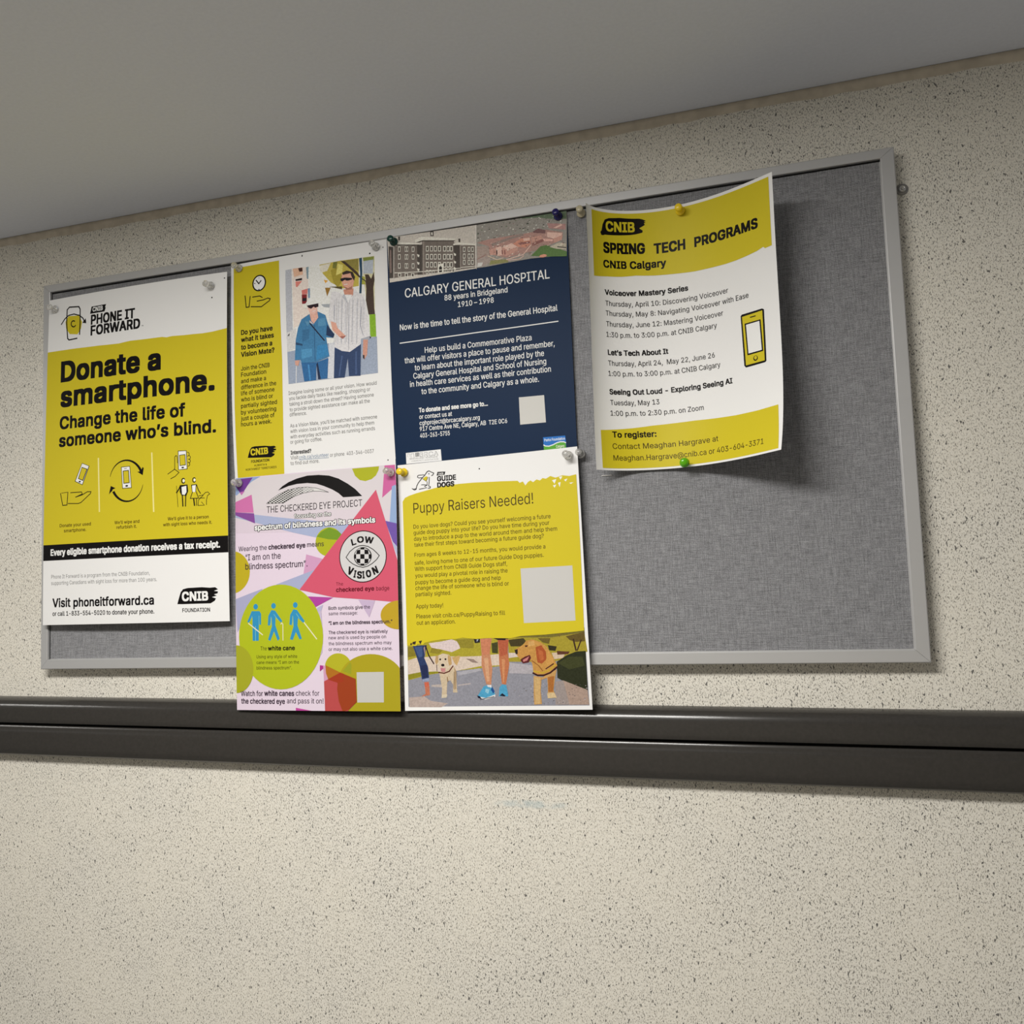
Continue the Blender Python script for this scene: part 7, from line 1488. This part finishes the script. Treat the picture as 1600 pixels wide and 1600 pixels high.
def build_sheet(key, name, label, cat, w, h, par, paper, gain, NU, NV, plabels={}):
    sh = Sheet(par, w, h); wm, hm = w * 1000, h * 1000
    # the paper itself, front, back and edges
    bm = bmesh.new(); g = {}
    xs = np.linspace(0, wm, NU + 1); ys = np.linspace(0, hm, NV + 1)
    for side, off in ((0, 0.0), (1, -0.00018)):
        XX, YY = np.meshgrid(xs, ys, indexing='ij'); Pn = sh.map(XX, YY, off)
        for i in range(NU + 1):
            for j in range(NV + 1): g[side, i, j] = bm.verts.new(Pn[i, j])
    for i in range(NU):
        for j in range(NV):
            bm.faces.new((g[0, i, j], g[0, i, j + 1], g[0, i + 1, j + 1], g[0, i + 1, j])); bm.faces.new((g[1, i, j], g[1, i + 1, j], g[1, i + 1, j + 1], g[1, i, j + 1]))
    ring = [(i, 0) for i in range(NU)] + [(NU, j) for j in range(NV)] + [(i, NV) for i in range(NU, 0, -1)] + [(0, j) for j in range(NV, 0, -1)]
    for a, b in zip(ring, ring[1:] + ring[:1]): bm.faces.new((g[(0,) + a], g[(0,) + b], g[(1,) + b], g[(1,) + a]))
    root = link(name, bm, mat(name + '_paper', paper, 0.5, 0.14), smooth=True)
    root.data.materials[0].name = 'paper_of_' + name
    md = root.modifiers.new('edge', 'EDGE_SPLIT'); md.split_angle = math.radians(50)
    tag(root, label, cat, 'paper notices pinned to the bulletin board')
    # printed matter, laid on in the order it was printed
    ops = PRINT[key]
    tg = text_meshes([(o[7], o[8], o[5] / o[6]) for o in ops if o[0] in 'tc']); ti = 0
    laid = []; parts = {}
    for o in ops:
        kind, part, colr = o[:3]
        if kind in 'tc':
            co, fs = tg[ti]; ti += 1                                # text of cap height 1, baseline 0, left edge 0
            if kind == 't': P2 = np.stack([o[3] + co[:, 0] * o[6], o[4] - co[:, 1] * o[6]], -1)
            else:
                x, y, wd, ht = o[3:7]; lo_, hi_ = co.min(0), co.max(0)
                q = (co - (lo_ + hi_) / 2) / (hi_ - lo_) * np.array([wd, ht]); a = math.radians(o[9])
                P2 = np.stack([x + q[:, 0] * math.cos(a) - q[:, 1] * math.sin(a), y - (q[:, 0] * math.sin(a) + q[:, 1] * math.cos(a))], -1)
            faces = fs
        elif kind == 'p':
            P2, faces = fill_loops(np.array(o[3], float).reshape(-1, 2), [list(range(len(o[3]) // 2))])
        elif kind == 'e':
            cx, cy, rx, ry, a0, a1 = o[3:9]; n = 48 if max(rx, ry) > 3 else 18
            P2 = np.array([(cx + rx * math.cos(2 * math.pi * k / n), cy + ry * math.sin(2 * math.pi * k / n)) for k in range(n)]); faces = [tuple(range(n))]
        else:
            L_, R_ = strip_poly(np.array(o[4], float).reshape(-1, 2), o[3]); n = len(L_); P2 = np.array(L_ + R_)
            faces = [(i, i + 1, n + i + 1, n + i) for i in range(n - 1)]
        bb = (*P2.min(0), *P2.max(0))
        lay = 1 + max([l for l, c in laid if c[0] < bb[2] and bb[0] < c[2] and c[1] < bb[3] and bb[1] < c[3]], default=0)
        laid.append((lay, bb))
        pb = parts.setdefault(part, {'bm': bmesh.new(), 'mats': []})
        mm = ink(colr, gain, 'photograph' in part)
        if mm not in pb['mats']: pb['mats'].append(mm)
        b2 = bmesh.new(); vs = [b2.verts.new((p[0], p[1], lay)) for p in P2]
        for f in faces:
            try: b2.faces.new([vs[i] for i in f])
            except ValueError: pass
        def cut(ax, val, **kw):
            no = (1, 0, 0) if ax == 0 else (0, 1, 0); pc = (val, 0, 0) if ax == 0 else (0, val, 0)
            bmesh.ops.bisect_plane(b2, geom=b2.verts[:] + b2.edges[:] + b2.faces[:], plane_co=pc, plane_no=no, **kw)
        if bb[0] < 0: cut(0, 0.02, clear_inner=True)
        if bb[1] < 0: cut(1, 0.02, clear_inner=True)
        if bb[2] > wm: cut(0, wm - 0.02, clear_outer=True)
        if bb[3] > hm: cut(1, hm - 0.02, clear_outer=True)
        if kind in 'pel' :
            for v in xs[1:-1]:
                if bb[0] < v < bb[2]: cut(0, float(v))
            for v in ys[1:-1]:
                if bb[1] < v < bb[3]: cut(1, float(v))
        mi = pb['mats'].index(mm); tmp = bpy.data.meshes.new('tmp')
        for f in b2.faces: f.material_index = mi
        b2.to_mesh(tmp); b2.free(); pb['bm'].from_mesh(tmp); bpy.data.meshes.remove(tmp)
    for part, pb in parts.items():
        bm = pb['bm']; vs = list(bm.verts)
        if not vs: bm.free(); continue
        co = np.array([v.co[:] for v in vs]); Pn = sh.map(co[:, 0], co[:, 1], (0.00006 + 0.000026 * co[:, 2]) * (3.0 if NU > 40 else 1.0))
        for v, p in zip(vs, Pn): v.co = p
        bm.normal_update()
        bmesh.ops.reverse_faces(bm, faces=[f for f in bm.faces if f.normal.y > 0])
        o = link(part.split('#')[0], bm, pb['mats'], root)
        if part in plabels: o['label'] = plabels[part]
    return root, sh

WHITE = (0.84, 0.835, 0.825); NAVY = (0.004, 0.020, 0.060); LILAC = (0.72, 0.61, 0.715)
LW, LH = 0.2159, 0.2794
build_sheet('p1', 'phone_donation_poster', 'tall yellow and white smartphone donation poster at the left end of the board', 'poster', 0.2794, 0.4318, [0.013497, -0.022905, -0.003189, 0.006720, 0.017865, 0.012524, -0.004352, -0.008670, -0.004405, -0.004627, -0.000320, -0.001699, -0.002426], WHITE, 1.3, 28, 44)
build_sheet('p2', 'volunteer_flyer', 'white flyer with a yellow side strip and a photo of two people walking', 'flyer', LW, LH, [0.291886, -0.012322, 0.009697, 0.001151, 0.009104, 0.013740, 0.000137, -0.010717, -0.010660, 0.001741, 0.004066, -0.004127, -0.003645], WHITE, 1.3, 24, 28)
build_sheet('p3', 'hospital_flyer', 'navy blue flyer with hospital photos across its top', 'flyer', LW, LH, [0.508920, -0.012301, 0.004381, 0.008534, -0.010624, 0.000871, 0.011450, 0.000934, -0.008554, 0.002151, -0.001006, -0.000935, 0.000143], NAVY, 1.6, 24, 28)
build_sheet('p4', 'checkered_eye_flyer', 'lilac flyer covered in pink triangles and green circles with an eye badge', 'flyer', LW, LH, [0.297602, -0.282069, 0.004242, 0.004579, 0.009689, 0.010352, 0.000137, -0.004531, -0.009098, -0.001168, -0.000045, 0.002154, 0.002488], LILAC, 0.79, 24, 28)
build_sheet('p5', 'puppy_flyer', 'white and yellow flyer with two dogs and walking legs in its bottom photo', 'flyer', LW, LH, [0.512457, -0.281567, 0.016162, 0.001853, 0.005799, 0.001708, -0.000372, 0.004317, 0.004696, 0.000572, -0.000731, -0.005259, -0.000229], WHITE, 0.86, 24, 28)
build_sheet('p6', 'tech_program_flyer', 'curling white flyer with two yellow bands, alone on the right half of the board', 'flyer', LW, LH, [0.757004, -0.028247, -0.022200, 0.052097, -0.218152, -0.041820, -0.031621, 0.345689, 0.042105, -0.116247, -0.014191, 0.084574, -0.025695], WHITE, 1.3, 64, 40)
PINS=[
(0.0263, -0.0219, -0.0372, 'clear', 'clear push pin in the top left corner of the smartphone donation poster'),
(0.2714, -0.0267, -0.0395, 'clear', 'clear push pin near the top right corner of the smartphone donation poster'),
(0.3047, -0.0157, -0.0184, 'clear', 'clear push pin in the yellow top left corner of the vision volunteer flyer'),
(0.4926, -0.0161, -0.019, 'clear', 'clear push pin above the photo, top right of the vision volunteer flyer'),
(0.5182, -0.0216, -0.0186, 'green', 'dark green push pin over the brick hospital photo on the navy flyer'),
(0.7153, -0.0147, -0.0166, 'navy', 'dark blue push pin over the aerial photo on the navy flyer'),
(0.7412, -0.0142, -0.0172, 'cream', 'cream push pin stuck in bare fabric between the navy flyer and the curling flyer'),
(0.8506, -0.0282, -0.0373, 'yellow', 'yellow push pin holding the top edge of the curling yellow and white flyer'),
(0.8405, -0.0224, -0.3035, 'lime', 'bright green push pin holding the bottom edge of the curling flyer'),
(0.3037, -0.0192, -0.2884, 'clear', 'clear push pin in the purple top left corner of the colourful shapes flyer'),
(0.5081, -0.0232, -0.2904, 'clear', 'clear push pin in the pink top right corner of the colourful shapes flyer'),
(0.5214, -0.0163, -0.2906, 'yellow', 'yellow push pin in the top left corner of the puppy flyer'),
(0.7184, -0.026, -0.2876, 'clear', 'clear push pin inside the white top right corner of the puppy flyer'),
(0.7297, -0.0142, -0.2853, 'clear', 'clear push pin in the grey fabric just right of the puppy flyer corner'),
(0.9292, -0.0142, -0.0175, 'clear', 'clear push pin half hidden behind the raised top right corner of the curling flyer'),
]
# ------------------------------------------------------------------ push pins
random.seed(11)
PIN_PROF = [(0.0, 0.0010), (0.0030, 0.0010), (0.0046, 0.0016), (0.0050, 0.0026), (0.0046, 0.0036), (0.0032, 0.0043), (0.0024, 0.0052), (0.0022, 0.0070), (0.0024, 0.0088), (0.0032, 0.0098), (0.0038, 0.0106), (0.0040, 0.0122), (0.0038, 0.0138), (0.0028, 0.0146), (0.0, 0.0149)]
proto_head = None
for i, (x, y, z, colr, label) in enumerate(PINS):
    root = bpy.data.objects.new('push_pin', None); COL.objects.link(root); root.location = (x, y, z)
    root.rotation_euler = (random.uniform(-.08, .08), 0, random.uniform(-.08, .08))
    tag(root, label, 'push pin', 'push pins stuck in the bulletin board')
    bm = bmesh.new(); lathe(bm, PIN_PROF, 28); link('handle', bm, M_PIN[colr], root, smooth=True)
    reach = max(0.004, -0.0110 - y)
    bm = bmesh.new(); lathe(bm, [(0.0, -reach), (0.0004, -reach + 0.002), (0.0005, 0.0), (0.0005, 0.0060), (0.0, 0.0062)], 10); link('needle', bm, m_steel, root, smooth=True)

# staple left in the fabric
bm = bmesh.new()
box(bm, -0.0058, 0.0058, -0.0011, -0.0004, -0.00045, 0.00045); box(bm, -0.0058, -0.0052, -0.0006, 0.0030, -0.0004, 0.0004); box(bm, 0.0052, 0.0058, -0.0006, 0.0030, -0.0004, 0.0004)
bmesh.ops.bevel(bm, geom=bm.edges[:], offset=0.00012, segments=1, affect='EDGES')
o = link('staple', bm, m_steel); o.location = (0.7568, -0.0140, -0.3102); o.rotation_euler = (0, 0.03, 0)
tag(o, 'thin bright staple in the fabric below the curling flyer', 'staple')

# screw holding the board to the wall
root = bpy.data.objects.new('wall_screw', None); COL.objects.link(root); root.location = (1.0696, 0.0, -0.0385)
tag(root, 'grey screw with washer in the wall beside the top right of the board frame', 'screw')
bm = bmesh.new(); lathe(bm, [(0.0, 0.0), (0.0058, 0.0), (0.0060, 0.0008), (0.0054, 0.0014), (0.0030, 0.0016), (0.0, 0.0016)], 28); link('washer', bm, m_dull, root, smooth=True)
bm = bmesh.new(); lathe(bm, [(0.0, 0.0012), (0.0036, 0.0012), (0.0038, 0.0028), (0.0030, 0.0040), (0.0016, 0.0044), (0.0013, 0.0030), (0.0, 0.0028)], 28); link('screw_head', bm, m_steel, root, smooth=True)
